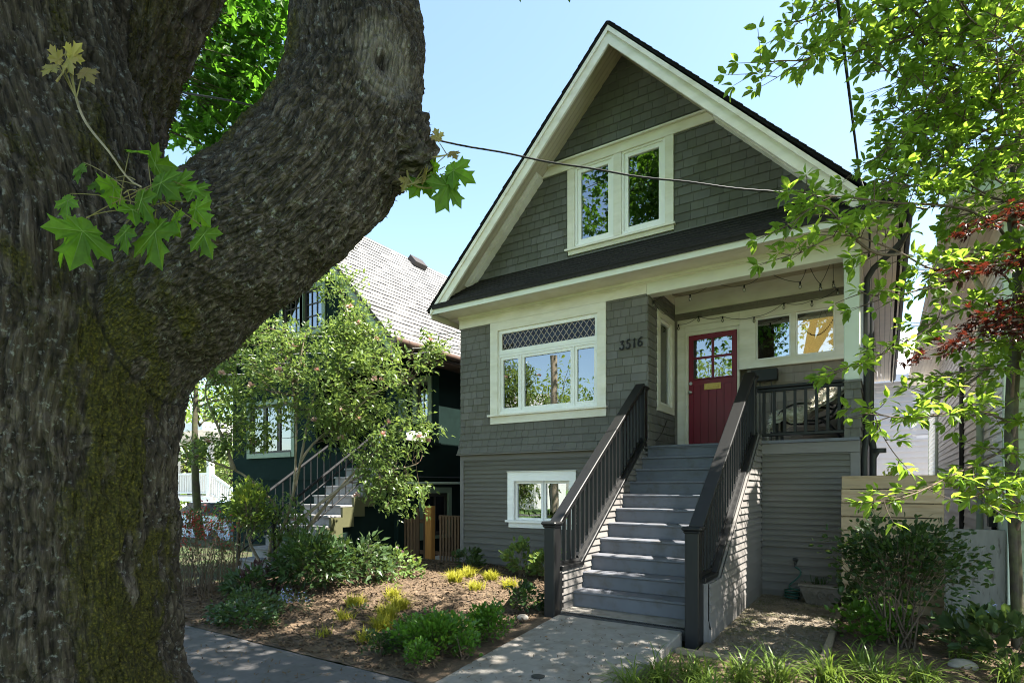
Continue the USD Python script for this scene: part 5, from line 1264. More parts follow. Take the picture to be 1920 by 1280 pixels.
# porch seat with fleece, black box on stems
CH = thing("porch_chair", "dark metal lounge chair behind the porch railing", "chair", (-0.95, 9.45, FLOOR))
cm = MB()
seat = [(-1.38, 2.50), (-1.2, 2.42), (-0.85, 2.40), (-0.62, 2.48), (-0.42, 2.82)]
obj("seat_frame", MB().tube([(x, 9.2, z) for x, z in seat], 0.016, 8).tube([(x, 9.7, z) for x, z in seat], 0.016, 8), "black_paint", CH, smooth=40)
sl_ = MB()
for i in range(13):
    s = i / 12
    x = np.interp(s, np.linspace(0, 1, 5), [p[0] for p in seat]); z = np.interp(s, np.linspace(0, 1, 5), [p[1] for p in seat])
    sl_.tube([(x, 9.2, z), (x, 9.7, z)], 0.008, 5)
obj("slats", sl_, "black_paint", CH, kind="stuff")
for x, y in ((-1.33, 9.2), (-1.33, 9.7)):
    obj("leg", MB().box(x - 0.02, x + 0.02, y - 0.02, y + 0.02, FLOOR, 2.48), "black_paint", CH)
for y in (9.2, 9.7):
    obj("rear_leg", MB().tube(smooth_path([(-0.75, y, 2.42), (-0.62, y, 2.3), (-0.5, y, FLOOR + 0.01)], 8), 0.016, 8), "black_paint", CH, smooth=40)
    obj("arm", MB().tube(smooth_path([(-1.33, y, 2.48), (-1.2, y, 2.62), (-0.9, y, 2.66), (-0.6, y, 2.60)], 10), 0.016, 8), "black_paint", CH, smooth=40)
obj("stretcher", MB().tube([(-1.33, 9.2, 2.25), (-0.58, 9.2, 2.25)], 0.012, 6).tube([(-1.33, 9.7, 2.25), (-0.58, 9.7, 2.25)], 0.012, 6), "black_paint", CH)
# fleece: a lumpy draped sheet with tufts
fx = np.linspace(0, 1, 40)
fy = np.linspace(9.12, 9.78, 24)
FX, FY = np.meshgrid(fx, fy, indexing="ij")
kx = [-1.44, -1.40, -1.25, -1.0, -0.85, -0.72, -0.55, -0.42, -0.36]
kz = [2.36, 2.56, 2.60, 2.60, 2.74, 2.84, 2.90, 2.98, 2.86]
sx = np.interp(FX, np.linspace(0, 1, 9), kx)
sz = np.interp(FX, np.linspace(0, 1, 9), kz)
edge = np.clip(np.abs(FY - 9.45) / 0.33, 0, 1) ** 3 * 0.16
lump = (meshkit.fbm(np.stack([sx * 9, FY * 9, sx * 0], -1), 3, 3) - 0.5) * 0.10
up = np.stack([sx, FY, sz - edge + lump], -1)
dn = np.stack([sx, FY, sz - edge + lump - 0.05], -1)
nX, nY = 40, 24
ii = np.arange(nX * nY).reshape(nX, nY)
Fq = np.stack([ii[:-1, :-1], ii[1:, :-1], ii[1:, 1:], ii[:-1, 1:]], -1).reshape(-1, 4)
fl = MB().add(up.reshape(-1, 3), Fq).add(dn.reshape(-1, 3), Fq[:, ::-1])
FLC = thing("sheepskin", "cream shaggy sheepskin thrown over the porch chair", "sheepskin", (-0.95, 9.45, 2.4))
obj("hide", fl, "fleece", FLC, smooth=True)
P_ = up.reshape(-1, 3)
r2 = np.random.default_rng(9)
idx = r2.integers(0, len(P_), 5200)
base = P_[idx] + r2.normal(0, 0.010, (5200, 3))
d_ = np.stack([r2.normal(-0.3, 0.5, 5200), r2.normal(-0.2, 0.5, 5200), r2.normal(0.25, 0.45, 5200)], -1)
d_ /= np.linalg.norm(d_, axis=1, keepdims=True)
L_ = r2.uniform(0.025, 0.06, (5200, 1))
sdv = np.cross(d_, r2.normal(0, 1, (5200, 3)))
sdv /= np.linalg.norm(sdv, axis=1, keepdims=True)
V = np.stack([base - sdv * 0.006, base + sdv * 0.006, base + d_ * L_], 1).reshape(-1, 3)
obj("tufts", (V, np.arange(len(V)).reshape(-1, 3)), "fleece", FLC, kind="stuff")
BX = thing("black_box", "flat black box on two thin stems behind the top newel post", "box", (-1.62, 10.0, FLOOR))
obj("case", MB().bevbox(-1.83, -1.43, 9.93, 10.06, 3.17, 3.36, 0.01), "black_paint", BX)
for x in (-1.70, -1.53):
    obj("stem", MB().tube([(x, 10.0, FLOOR), (x, 10.0, 3.17)], 0.010, 6), "dark_metal", BX)

# ---------------------------------------------------------------- leaves and plants: helpers
def unit(v):
    return v / (np.linalg.norm(v, axis=-1, keepdims=True) + 1e-12)


OVAL = (np.array([(0, 0, 0), (0.30, 0, -0.02), (0.65, 0, -0.03), (1, 0, -0.10), (0.28, 0.20, 0.05), (0.62, 0.22, 0.04), (0.28, -0.20, 0.05), (0.62, -0.22, 0.04)], float),
        np.array([(0, 1, 4), (1, 2, 5), (1, 5, 4), (2, 3, 5), (0, 6, 1), (1, 6, 7), (1, 7, 2), (2, 7, 3)]))
LANCE = (np.array([(0, 0, 0), (0.5, 0, -0.03), (1, 0, -0.12), (0.42, 0.15, 0.04), (0.42, -0.15, 0.04)], float), np.array([(0, 1, 3), (1, 2, 3), (0, 4, 1), (1, 4, 2)]))
ROUND = (np.array([(0, 0, 0), (0.5, 0, -0.02), (1, 0, -0.06), (0.25, 0.30, 0.04), (0.7, 0.28, 0.03), (0.25, -0.30, 0.04), (0.7, -0.28, 0.03)], float), np.array([(0, 1, 3), (1, 4, 3), (1, 2, 4), (0, 5, 1), (1, 5, 6), (1, 6, 2)]))
QUAD = (np.array([(0, 0, 0), (0.5, 0.25, 0.03), (1, 0, 0), (0.5, -0.25, 0.03)], float), np.array([(0, 1, 2), (0, 2, 3)]))


def maple_template(fine):
    """a five-lobed leaf, tip along +x, stalk at the origin"""
    lobes = [(-118, 0.42), (-62, 0.78), (0, 1.0), (62, 0.78), (118, 0.42)]
    out = []
    for i, (a, L) in enumerate(lobes):
        a = math.radians(a)
        c = np.array([0.28, 0.0])
        tip = c + np.array([math.cos(a), math.sin(a)]) * L * 0.72
        n = np.array([-math.sin(a), math.cos(a)])
        ax = np.array([math.cos(a), math.sin(a)])
        if fine:
            if i == 0:
                out.append((0.05, -0.06))
            out += [tuple(c + ax * L * 0.42 - n * 0.17 * L), tuple(c + ax * L * 0.55 - n * 0.27 * L), tuple(c + ax * L * 0.52 - n * 0.14 * L), tuple(c + ax * L * 0.62 - n * 0.07 * L), tuple(tip), tuple(c + ax * L * 0.62 + n * 0.07 * L), tuple(c + ax * L * 0.52 + n * 0.14 * L), tuple(c + ax * L * 0.55 + n * 0.27 * L), tuple(c + ax * L * 0.42 + n * 0.17 * L)]
        else:
            if i == 0:
                out.append((0.05, -0.05))
            out += [tuple(c + ax * L * 0.42 - n * 0.17 * L), tuple(tip), tuple(c + ax * L * 0.42 + n * 0.17 * L)]
        if i < 4:
            b = math.radians((lobes[i][0] + lobes[i + 1][0]) / 2)
            out.append((0.28 + 0.30 * math.cos(b), 0.30 * math.sin(b)))
    out.append((0.05, 0.06))
    pts = np.array(out)
    V = np.vstack([[(0.28, 0)], pts])
    z = 0.10 * np.abs(V[:, 1]) - 0.22 * np.clip(np.hypot(V[:, 0] - 0.28, V[:, 1]) - 0.2, 0, 1) ** 1.5
    ang = np.degrees(np.arctan2(V[:, 1], V[:, 0] - 0.28))
    near_axis = np.min(np.abs(ang[:, None] - np.array([-118, -62, 0, 62, 118])[None]), 1)
    z = z + np.where(np.hypot(V[:, 0] - 0.28, V[:, 1]) > 0.05, 0.045 * np.clip(near_axis / 22.0, 0, 1) - 0.02, 0)
    n = len(pts)
    Fm = [(0, 1 + i, 1 + (i + 1) % n) for i in range(n)]
    return np.column_stack([V, z]), np.array(Fm)


MAPLE, MAPLEF = maple_template(False), maple_template(True)


def leaves(tpl, P, D, N, S, wscale=1.0):
    tv, tf = tpl
    P, D, N = np.asarray(P, float), unit(np.asarray(D, float)), np.asarray(N, float)
    S = np.broadcast_to(np.asarray(S, float), len(P))
    side = unit(np.cross(N, D))
    N = np.cross(D, side)
    V = P[:, None] + S[:, None, None] * (tv[None, :, 0, None] * D[:, None] + wscale * tv[None, :, 1, None] * side[:, None] + tv[None, :, 2, None] * N[:, None])
    Fc = (np.arange(len(P)) * len(tv))[:, None, None] + tf[None]
    return V.reshape(-1, 3), Fc.reshape(-1, 3)


def rdirs(r, n, z0=-1.0, z1=1.0):
    a = r.uniform(0, 2 * np.pi, n)
    z = r.uniform(z0, z1, n)
    q_ = np.sqrt(np.clip(1 - z * z, 0, 1))
    return np.stack([q_ * np.cos(a), q_ * np.sin(a), z], -1)


def in_view(P, margin=0.0):
    """points that the photograph's frame would hold"""
    c, s = math.cos(math.radians(YAW)), math.sin(math.radians(YAW))
    d = P - EYE
    xc, zc = d[:, 0] * c + d[:, 1] * s, -d[:, 0] * s + d[:, 1] * c
    zc_ = np.maximum(zc, 0.05)
    return (zc > 0.05) & (np.abs(xc / zc_) < 0.90 + margin) & (d[:, 2] / zc_ < 0.857 + margin)


def branch_to(pts, r0, r1, n=10, sides=6):
    p = smooth_path(pts, n)
    return tube(p, np.linspace(r0, r1, n), sides)


def bush(name, label, cat, c, rad, n, size, tpl, m, seed, group=None, stems=6, stem_m="twig", up=0.25, shell=0.55, flowers=None, stem_r=0.006, wscale=1.0, extra=None):
    """a shrub: stems from the base, twigs to leaf clumps, leaves spread through an uneven volume"""
    r = np.random.default_rng(seed)
    c, rad = np.asarray(c, float), np.asarray(rad, float)
    t = thing(name, label, cat, c, group)
    cen = c + (0, 0, rad[2])
    nc = max(8, n // 14)
    d = rdirs(r, nc, -0.75, 1.0)
    k = (shell + (1 - shell) * r.random(nc)) * (0.70 + 0.5 * meshkit.noise(d * 2.2 + seed, seed))
    C = cen + d * k[:, None] * rad
    C[:, 2] = np.maximum(C[:, 2], c[2] + 0.03)
    st = MB()
    for i in range(stems):
        j = r.integers(0, nc)
        a = c + (r.normal(0, rad[0] * 0.12), r.normal(0, rad[1] * 0.12), 0)
        mid = (a + C[j]) / 2 + r.normal(0, 0.06, 3) * rad
        st.add(*branch_to([a - (0, 0, 0.03), mid, C[j]], stem_r, stem_r * 0.4, 6, 5))
    for j in range(nc):
        a = c + (C[j] - c) * r.uniform(0.4, 0.65)
        a[2] = c[2] + (C[j][2] - c[2]) * r.uniform(0.3, 0.6)
        st.add(*branch_to([a, C[j]], stem_r * 0.5, stem_r * 0.25, 3, 4))
    obj("stems", st, stem_m, t, kind="stuff")
    which = r.integers(0, nc, n)
    spread = np.mean(rad) * 0.19
    P = C[which] + np.clip(r.normal(0, 1, (n, 3)), -1.5, 1.5) * spread * (1, 1, 0.8)
    P[:, 2] = np.maximum(P[:, 2], c[2] + 0.01)
    D = unit(unit(P - cen) * 0.8 + rdirs(r, n) * 0.7 + (0, 0, up))
    N = unit(np.array([0, 0, 1.0]) + rdirs(r, n) * 0.8)
    S = size * r.uniform(0.6, 1.25, n)
    obj("foliage", leaves(tpl, P, D, N, S, wscale), m, t, kind="stuff")
    if flowers:
        fm, fn, fs = flowers
        idx = r.integers(0, nc, fn)
        top = C[np.argsort(-C[:, 2] - 0.0 * C[:, 0])][: max(4, nc // 2)]
        Q = top[r.integers(0, len(top), fn)] + r.normal(0, spread * 0.6, (fn, 3)) + (0, 0, spread * 0.7)
        f = MB()
        for q_ in Q:
            nb = 9
            dd = rdirs(r, nb, 0.2, 1)
            f.add(*leaves(QUAD, q_ + rdirs(r, nb) * fs * 0.45, dd, rdirs(r, nb, 0.3, 1), fs))
        obj("flowers", f, fm, t, kind="stuff")
    if extra:
        extra(t, C, r)
    return t


def grass(name, label, cat, c, n, length, m, seed, group=None, width=0.008, spread=0.05, droop=1.0, stiff=0.5):
    r = np.random.default_rng(seed)
    c = np.asarray(c, float)
    a = r.uniform(0, 2 * np.pi, n)
    L = length * r.uniform(0.55, 1.15, n)
    lean = r.uniform(0.15, 1.0, n) if stiff == 0.5 else r.uniform(0.4, 1.25, n)
    p0 = c + np.stack([r.normal(0, spread, n), r.normal(0, spread, n), np.zeros(n) - 0.02], -1)
    h = np.stack([np.cos(a), np.sin(a), np.zeros(n)], -1)
    s = np.stack([-np.sin(a), np.cos(a), np.zeros(n)], -1)
    V, K = [], 6
    for k in range(K):
        t = k / (K - 1)
        out = lean * (t ** 1.5) * 0.85
        z = (t - droop * lean * 0.55 * t ** 2.4)
        p = p0 + h * (L * out)[:, None] + np.array([0, 0, 1.0]) * (L * z * stiff * 1.6)[:, None]
        w = width * (1 - t ** 2.2) * (0.6 + 0.4 * min(1, t * 4)) + 0.0004
        V += [p - s * w / 2, p + s * w / 2]
    V = np.stack(V, 1)
    Fq = np.array([(2 * k, 2 * k + 1, 2 * k + 3, 2 * k + 2) for k in range(K - 1)])
    Fa = (np.arange(n) * 2 * K)[:, None, None] + Fq[None]
    mb = MB().add(V.reshape(-1, 3), Fa.reshape(-1, 4))
    return obj(name, mb, m, label=label, cat=cat, group=group)


# ---------------------------------------------------------------- the big street maple

def chain(nodes):
    parts = []
    for a, b in zip(nodes[:-1], nodes[1:]):
        pts = []
        for n in (a, b):
            s = trimesh.creation.icosphere(2, n[3])
            pts.append(s.vertices + np.array(n[:3]))
        parts.append(m3.Manifold.hull_points(np.vstack(pts).astype(np.float32)))
    return parts


TRUNK = [(-2.72, 0.97, -0.45, 0.80), (-2.72, 0.97, -0.1, 0.70), (-2.72, 0.97, 0.12, 0.60)] + TRUNK
solid = m3.Manifold.batch_boolean(chain(TRUNK) + chain(STEM) + chain(LIMB) + chain(KNOB), m3.OpType.Add)
solid = solid.refine_to_length(0.09)
mm = solid.to_mesh()
tm = trimesh.Trimesh(mm.vert_properties[:, :3], mm.tri_verts, process=True)
trimesh.smoothing.filter_taubin(tm, 0.5, 0.52, 22)
sub = m3.Manifold(m3.Mesh(np.asarray(tm.vertices, np.float32), np.asarray(tm.faces, np.uint32))).refine_to_length(0.0125)
mm = sub.to_mesh()
V, Fm = np.array(mm.vert_properties[:, :3], float), np.array(mm.tri_verts)
# coordinates along and round the nearest limb
samples = []
for li, nodes in enumerate((TRUNK, STEM, LIMB)):
    p = smooth_path([n[:3] for n in nodes], 160)
    rad = np.interp(np.linspace(0, 1, 160), np.linspace(0, 1, len(nodes)), [n[3] for n in nodes])
    d = unit(np.gradient(p, axis=0))
    s = np.r_[0, np.cumsum(np.linalg.norm(np.diff(p, axis=0), axis=1))]
    u = np.array([1.0, 0.2, 0.1])
    for k in range(160):
        u = unit(u - d[k] * (u @ d[k]))
        samples.append((*p[k], *d[k], *u, rad[k], s[k], li))
SA = np.array(samples)
warp = (np.stack([meshkit.fbm(V * 5 + k * 17, 3, k) for k in range(3)], -1) - 0.5)
best = np.full(len(V), 1e9)
S_ = np.zeros((len(V), 12))
Q = np.zeros((len(V), 3))
hs, scs = [], []
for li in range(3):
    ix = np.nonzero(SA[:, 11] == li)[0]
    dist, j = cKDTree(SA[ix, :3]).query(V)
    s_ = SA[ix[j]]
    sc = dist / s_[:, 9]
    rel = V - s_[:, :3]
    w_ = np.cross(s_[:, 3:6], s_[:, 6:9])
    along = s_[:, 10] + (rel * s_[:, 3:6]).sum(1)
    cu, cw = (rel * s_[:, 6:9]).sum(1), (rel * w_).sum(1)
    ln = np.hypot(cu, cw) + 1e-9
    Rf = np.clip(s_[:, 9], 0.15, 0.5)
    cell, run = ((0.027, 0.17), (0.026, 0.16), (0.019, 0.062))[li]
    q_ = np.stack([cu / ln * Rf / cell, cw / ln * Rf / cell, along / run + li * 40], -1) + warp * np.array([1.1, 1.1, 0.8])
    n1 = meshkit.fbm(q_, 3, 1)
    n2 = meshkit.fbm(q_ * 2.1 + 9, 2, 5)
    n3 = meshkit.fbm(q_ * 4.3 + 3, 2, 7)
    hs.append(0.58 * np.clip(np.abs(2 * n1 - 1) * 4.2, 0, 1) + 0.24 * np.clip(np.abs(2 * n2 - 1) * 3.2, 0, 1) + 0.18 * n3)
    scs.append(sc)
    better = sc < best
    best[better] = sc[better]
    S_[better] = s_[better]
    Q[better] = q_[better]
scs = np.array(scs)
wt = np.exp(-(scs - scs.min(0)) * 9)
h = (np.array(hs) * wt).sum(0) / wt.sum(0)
tm2 = trimesh.Trimesh(V, Fm, process=False)
NV = np.array(tm2.vertex_normals)
amp = np.where(S_[:, 11] == 2, 0.022, 0.036)
big = (meshkit.fbm(V * 2.6, 3, 8) - 0.5) * 0.06 + (meshkit.fbm(V * 7, 2, 18) - 0.5) * 0.03
kn = np.exp(-(((V - np.array(KNOB[1][:3])) / 0.14) ** 2).sum(1))
big += kn * (meshkit.fbm(V * 22, 3, 28) - 0.45) * 0.16
# old pruning scar, high on the limb
sc0 = np.array(SCAR[0])
sdv = V - sc0
hz_ = sdv @ np.array([math.cos(math.radians(YAW)), math.sin(math.radians(YAW)), 0])
srad = np.sqrt((hz_ / 0.072) ** 2 + (sdv[:, 2] / 0.125) ** 2)
scar = np.clip((1.25 - srad) * 2.2, 0, 1) * (np.linalg.norm(sdv, axis=1) < 0.25)
rim = np.exp(-((srad - 1.2) / 0.16) ** 2) * (np.linalg.norm(sdv, axis=1) < 0.25)
scar = scar * np.clip((srad - 0.16 - 0.12 * meshkit.noise(V * 40, 2)) * 6, 0, 1) * (0.72 + 0.28 * np.sin(26 * srad + 3 * meshkit.noise(V * 14, 3)))
V2 = V + NV * ((h - 0.6) * amp * (1 - 0.7 * scar) + big + scar * 0.006 * np.sin(26 * srad) + rim * 0.014 - 0.045 * np.exp(-(srad / 0.22) ** 2) * (np.linalg.norm(sdv, axis=1) < 0.25))[:, None]
# moss grows in bands on the trunk and on the upper sides
def near(pts, r_):
    p = smooth_path(pts, 40)
    dd, _ = cKDTree(p).query(V)
    return np.clip(1.4 - dd / r_, 0, 1)


moss = np.maximum.reduce([1.0 * near([MOSSBAND[0], MOSSBAND[1], MOSSBAND[2], MOSSBAND[3], MOSSBAND[4]], 0.27),
                          0.75 * near([(-2.45, 0.55, 2.5), (-2.3, 0.62, 2.3), (-2.2, 0.7, 2.1)], 0.30),
                          1.0 * near([(-2.55, 0.95, 3.9), (-2.45, 0.85, 3.5), (-2.35, 0.9, 3.1), (-2.3, 0.95, 2.75)], 0.22),
                          0.8 * near([(-2.15, 1.1, 2.68), (-1.9, 1.15, 2.75), (-1.75, 1.25, 3.0)], 0.17),
                          0.45 * near([(-2.95, 0.3, 2.9), (-2.8, 0.35, 2.4), (-2.7, 0.45, 2.0)], 0.3),
                          np.where(S_[:, 11] == 1, 0.6, 0.0)])
moss = moss * np.clip((meshkit.fbm(V * np.array([13, 13, 2.6]) + 5, 4, 61) - 0.33) * 5.5, 0, 1.05)
moss = np.clip(moss + 0.25 * np.clip(NV[:, 2], 0, 1) * (S_[:, 11] == 2), 0, 1)
V2 += NV * (np.clip(moss - 0.3, 0, 1) * (meshkit.fbm(V * 40, 2, 31) - 0.3) * 0.03)[:, None]
MT = thing("maple_tree", "huge mossy street maple with rough bark and sweeping limb, at the left", "tree", (-2.72, 0.97, -0.2))
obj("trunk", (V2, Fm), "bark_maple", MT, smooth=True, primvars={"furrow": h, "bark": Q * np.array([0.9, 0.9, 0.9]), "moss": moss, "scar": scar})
# stubs of small shoots on the burl and ragged moss tufts along the edges
r = np.random.default_rng(77)
cand = np.nonzero((moss > 0.55) & (S_[:, 11] != 2))[0]
sel = r.choice(cand, 9000)
Pm = V2[sel]
Dm = unit(NV[sel] + r.normal(0, 0.6, (9000, 3)) - (0, 0, 0.35))
obj("moss", leaves(QUAD, Pm, Dm, unit(r.normal(0, 1, (9000, 3))), r.uniform(0.010, 0.028, 9000), 0.5), mat("moss_tuft", (0.050, 0.048, 0.007), 0.95, nv=0.2, ns=20, isl=0.5, trans=(0.14, 0.13, 0.02), tfac=0.25) and "moss_tuft", MT, kind="stuff")
cand = np.nonzero((kn > 0.25) | ((S_[:, 11] == 2) & (NV[:, 2] < -0.35)))[0]
sel = r.choice(cand, 520)
obj("bark_stubs", leaves(LANCE, V2[sel], unit(NV[sel] + r.normal(0, 0.5, (520, 3))), unit(r.normal(0, 1, (520, 3))), r.uniform(0.008, 0.026, 520), 0.8), "bark_grey", MT, kind="stuff")
# sprig of big leaves in front of the trunk
obj("twig", MB().add(*branch_to(SPRIG + [tuple(np.array(SPRIG[-1]) + (0.04, 0.02, -0.03))], 0.0042, 0.0026, 14)), "bark_pale", MT, smooth=True)
pet = MB()
fwdv = np.array([-math.sin(math.radians(YAW)), math.cos(math.radians(YAW)), 0])
rgt = np.array([math.cos(math.radians(YAW)), math.sin(math.radians(YAW)), 0])
r = np.random.default_rng(5)


def big_leaf(p, size, rot, m, tilt=0.75, lean=0.0):
    p = np.array(p)
    a = math.radians(rot)
    D = unit(rgt * math.sin(a) + np.array([0, 0, -1.0]) * math.cos(a) - fwdv * (0.25 + lean) + r.normal(0, 0.12, 3))
    N = unit(-fwdv + r.normal(0, tilt, 3) + np.array([0, 0, 0.35]))
    lf = obj("leaf", leaves(MAPLEF, p[None] - D * size * 0.45, D[None], N[None], [size]), m, MT)
    if size > 0.085 and m == "leaf_maple_near":
        ve = MB()
        tv = MAPLEF[0]
        sd_ = unit(np.cross(N, D))
        nn_ = np.cross(D, sd_)
        put = lambda q_: p - D * size * 0.45 + size * (q_[0] * D + q_[1] * sd_ + (q_[2] - 0.012) * nn_)
        for a_ in (-118, -62, 0, 62, 118):
            ax_ = np.degrees(np.arctan2(tv[1:, 1], tv[1:, 0] - 0.28)) - a_
            rr_ = np.hypot(tv[1:, 0] - 0.28, tv[1:, 1]) * (np.abs(ax_) < 4)
            tip_ = tv[1 + int(np.argmax(rr_))]
            for sgn in (0.0, 0.024):
                o_ = np.array([0, 0, sgn])
                ve.tube([put(tv[0] + o_), put(tv[0] * 0.5 + tip_ * 0.5 + o_), put(tip_ * 0.92 + tv[0] * 0.08 + o_)], [0.0011, 0.0008, 0.0004], 4)
        obj("veins", ve, "vein", lf)
    return p - D * size * 0.45


hub = np.array(SPRIG[-1])
for (x, y, z, s, rot) in SPRIGLEAF:
    b = big_leaf((x, y, z), s * 1.02, rot, "leaf_maple_near")
    k_ = hub + rgt * r.uniform(-0.03, 0.10) + np.array([0, 0, r.uniform(-0.10, 0.0)])
    pet.add(*branch_to([k_, (k_ + b) / 2 + (0, 0, 0.008), b], 0.0015, 0.0012, 6, 5))
for (x, y, z, s, rot) in YOUNGLEAF:
    b = big_leaf((x, y, z), s * 1.1, rot, "leaf_maple_young", 0.9)
    pet.add(*branch_to([np.array(SPRIG[0]), b], 0.002, 0.0014, 4, 5))
for tw in KNOBTWIG:
    pet.add(*branch_to(tw, 0.005, 0.0025, 10, 5))
for (x, y, z, s, rot) in KNOBLEAF:
    b = big_leaf((x, y, z), s * 1.1, rot, "leaf_maple_near" if s > 0.08 else "leaf_maple_young", 0.7)
    pet.add(*branch_to([np.array(KNOBTWIG[0][1]) if z < 2.65 else np.array(KNOBTWIG[1][2]), b], 0.002, 0.0014, 4, 5))
obj("leaf_stalks", pet, "stalk", MT, kind="stuff")


def crown_leaves(centres, per, spread, size, seed, keep=None, tpl=MAPLE):
    r = np.random.default_rng(seed)
    n = len(centres) * per
    P = np.repeat(centres, per, 0) + r.normal(0, 1, (n, 3)) * spread
    if keep is not None:
        P = P[keep(P)]
        n = len(P)
    D = unit(rdirs(r, n, -0.9, 0.2) + (0, 0, -0.25))
    N = unit(np.array([0, 0, 1.0]) + rdirs(r, n) * 0.65)
    return leaves(tpl, P, D, N, size * r.uniform(0.7, 1.3, n))


def ellipsoid(r, n, c, rad, inner=0.35):
    d = rdirs(r, n)
    k = (inner ** 3 + (1 - inner ** 3) * r.random(n)) ** (1 / 3)
    return np.asarray(c) + d * k[:, None] * np.asarray(rad)


# its crown spreads overhead, above the top of the picture, and shades the pavement
r = np.random.default_rng(21)
cc = np.vstack([ellipsoid(r, 950, (-2.6, 1.2, 9.8), (6.0, 5.2, 4.2), 0.3), ellipsoid(r, 1000, (0.6, 3.5, 8.2), (3.8, 2.7, 1.9), 0.1)])
cc = np.vstack([cc, ellipsoid(r, 420, (-3.7, 4.9, 9.0), (2.0, 1.6, 1.4), 0.1)])  # extra unseen clump, added to shade the left garden
cc = cc[~in_view(cc, 0.06)]
cc = cc[meshkit.noise(cc * 0.75, 4) > 0.40]
c3 = ellipsoid(r, 420, (0.3, 1.2, 7.3), (2.0, 1.5, 1.7), 0.05)  # unseen clump added to keep the sun off the trunk
cc = np.vstack([cc, c3[~in_view(c3, 0.06)]])
lims = MB()
for (a_, b_, ra) in ((TRUNK[-1][:3], (-5.5, 0.2, 9.0), 0.22), (TRUNK[-1][:3], (-3.4, -1.8, 9.5), 0.22), (STEM[-1][:3], (-2.6, 3.2, 10.5), 0.15), (LIMB[-1][:3], (0.6, 1.6, 8.2), 0.14), (LIMB[-1][:3], (-1.2, 0.2, 9.5), 0.13), ((-1.3, 1.5, 5.6), (2.4, 2.2, 7.4), 0.09), (STEM[-1][:3], (-5.2, 2.6, 10.0), 0.12)):
    a_, b_ = np.array(a_), np.array(b_)
    lims.add(*branch_to([a_, (a_ + b_) / 2 + (0, 0, 0.4), b_], ra, 0.04, 10, 8))
for c in cc[::7]:
    src = np.array([(-5.5, 0.2, 9.0), (-3.4, -1.8, 9.5), (-2.6, 3.2, 10.5), (0.6, 1.6, 8.2), (-1.2, 0.2, 9.5), (2.4, 2.2, 7.4), (-5.2, 2.6, 10.0)])
    s_ = src[np.argmin(((src - c) ** 2).sum(1))]
    if not in_view(np.array([c, (c + s_) / 2]), 0.03).any():
        lims.add(*branch_to([s_, (s_ + c) / 2 + (0, 0, 0.1), c], 0.03, 0.008, 5, 5))
obj("branches", lims, "bark_grey", MT, kind="stuff", smooth=True)
obj("crown", crown_leaves(cc, 17, 0.30, 0.17, 22, lambda P: ~in_view(P, 0.02)), "leaf_maple", MT, kind="stuff")

# the next street maple, its foliage between the two stems
M2 = thing("maple_tree", "leafy bright green maple seen through the fork of the big trunk", "tree", (-13.6, 0.9, -0.2))
obj("trunk", MB().add(*branch_to([(-13.6, 0.9, -0.3), (-13.5, 1.0, 3), (-13.0, 1.5, 6.5), (-12.6, 1.9, 9.5)], 0.32, 0.12, 14, 12)), "bark_grey", M2, smooth=True)
bm = MB()
for p in MAPLE2BR:
    bm.add(*branch_to([(-13.0, 1.5, 6.5)] + p, 0.055, 0.012, 14, 6))
r = np.random.default_rng(31)
cc = []
for (x, y, z, rr) in MAPLE2:
    k = int(26 * (rr / 0.7) ** 2) + 6
    cc.append(np.array([x, y, z]) + rdirs(r, k) * (r.random((k, 1)) ** 0.5) * rr * np.array([1, 1.3, 0.85]))
cc = np.vstack(cc)
cc = np.vstack([cc, ellipsoid(r, 160, (-13.4, 1.4, 9.4), (3.4, 3.0, 3.4), 0.3)])
for c in cc[::3]:
    bm.add(*branch_to([(c + np.array([-9.0, 2.6, c[2] - 0.2])) / 2, c], 0.012, 0.004, 3, 4))
obj("branches", bm, "bark_grey", M2, kind="stuff", smooth=True)
obj("crown", crown_leaves(cc, 9, 0.16, 0.17, 32), mat("leaf_maple_lit", (0.055, 0.13, 0.014), 0.45, nv=0.12, ns=3, isl=0.3, trans=(0.20, 0.50, 0.03), tfac=0.5) and "leaf_maple_lit", M2, kind="stuff")

# ---------------------------------------------------------------- dogwood on the right, in young leaf
DT = thing("dogwood_tree", "slender tree with layered sprays of fresh yellow-green leaves, right edge", "tree", (1.06, 7.2, -0.15))
tp = smooth_path([n[:3] for n in DOGTRUNK], 40)
obj("trunk", MB().add(*tube(tp, np.interp(np.linspace(0, 1, 40), np.linspace(0, 1, len(DOGTRUNK)), [n[3] for n in DOGTRUNK]), 10)), "bark_grey", DT, smooth=True)
r = np.random.default_rng(41)
LP, LD, LN, LS = [], [], [], []
bm = MB()


def whorl(p, d, k, size):
    """a whorl of leaves at a twig tip"""
    d = unit(np.asarray(d, float))
    s1 = unit(np.cross(d, (0.1, 0.2, 1.0)))
    s2 = np.cross(s1, d)
    a0 = r.uniform(0, 6.28)
    for i in range(k):
        a = a0 + i * 2 * np.pi / k + r.normal(0, 0.25)
        D = unit(d * r.uniform(0.35, 0.9) + s1 * math.cos(a) + s2 * math.sin(a) * 0.65 + np.array([0, 0, -0.12]))
        LP.append(p + D * 0.012)
        LD.append(D)
        LN.append(unit(np.array([0, 0, 1.0]) + r.normal(0, 0.38, 3)))
        LS.append(size * r.uniform(0.6, 1.2))


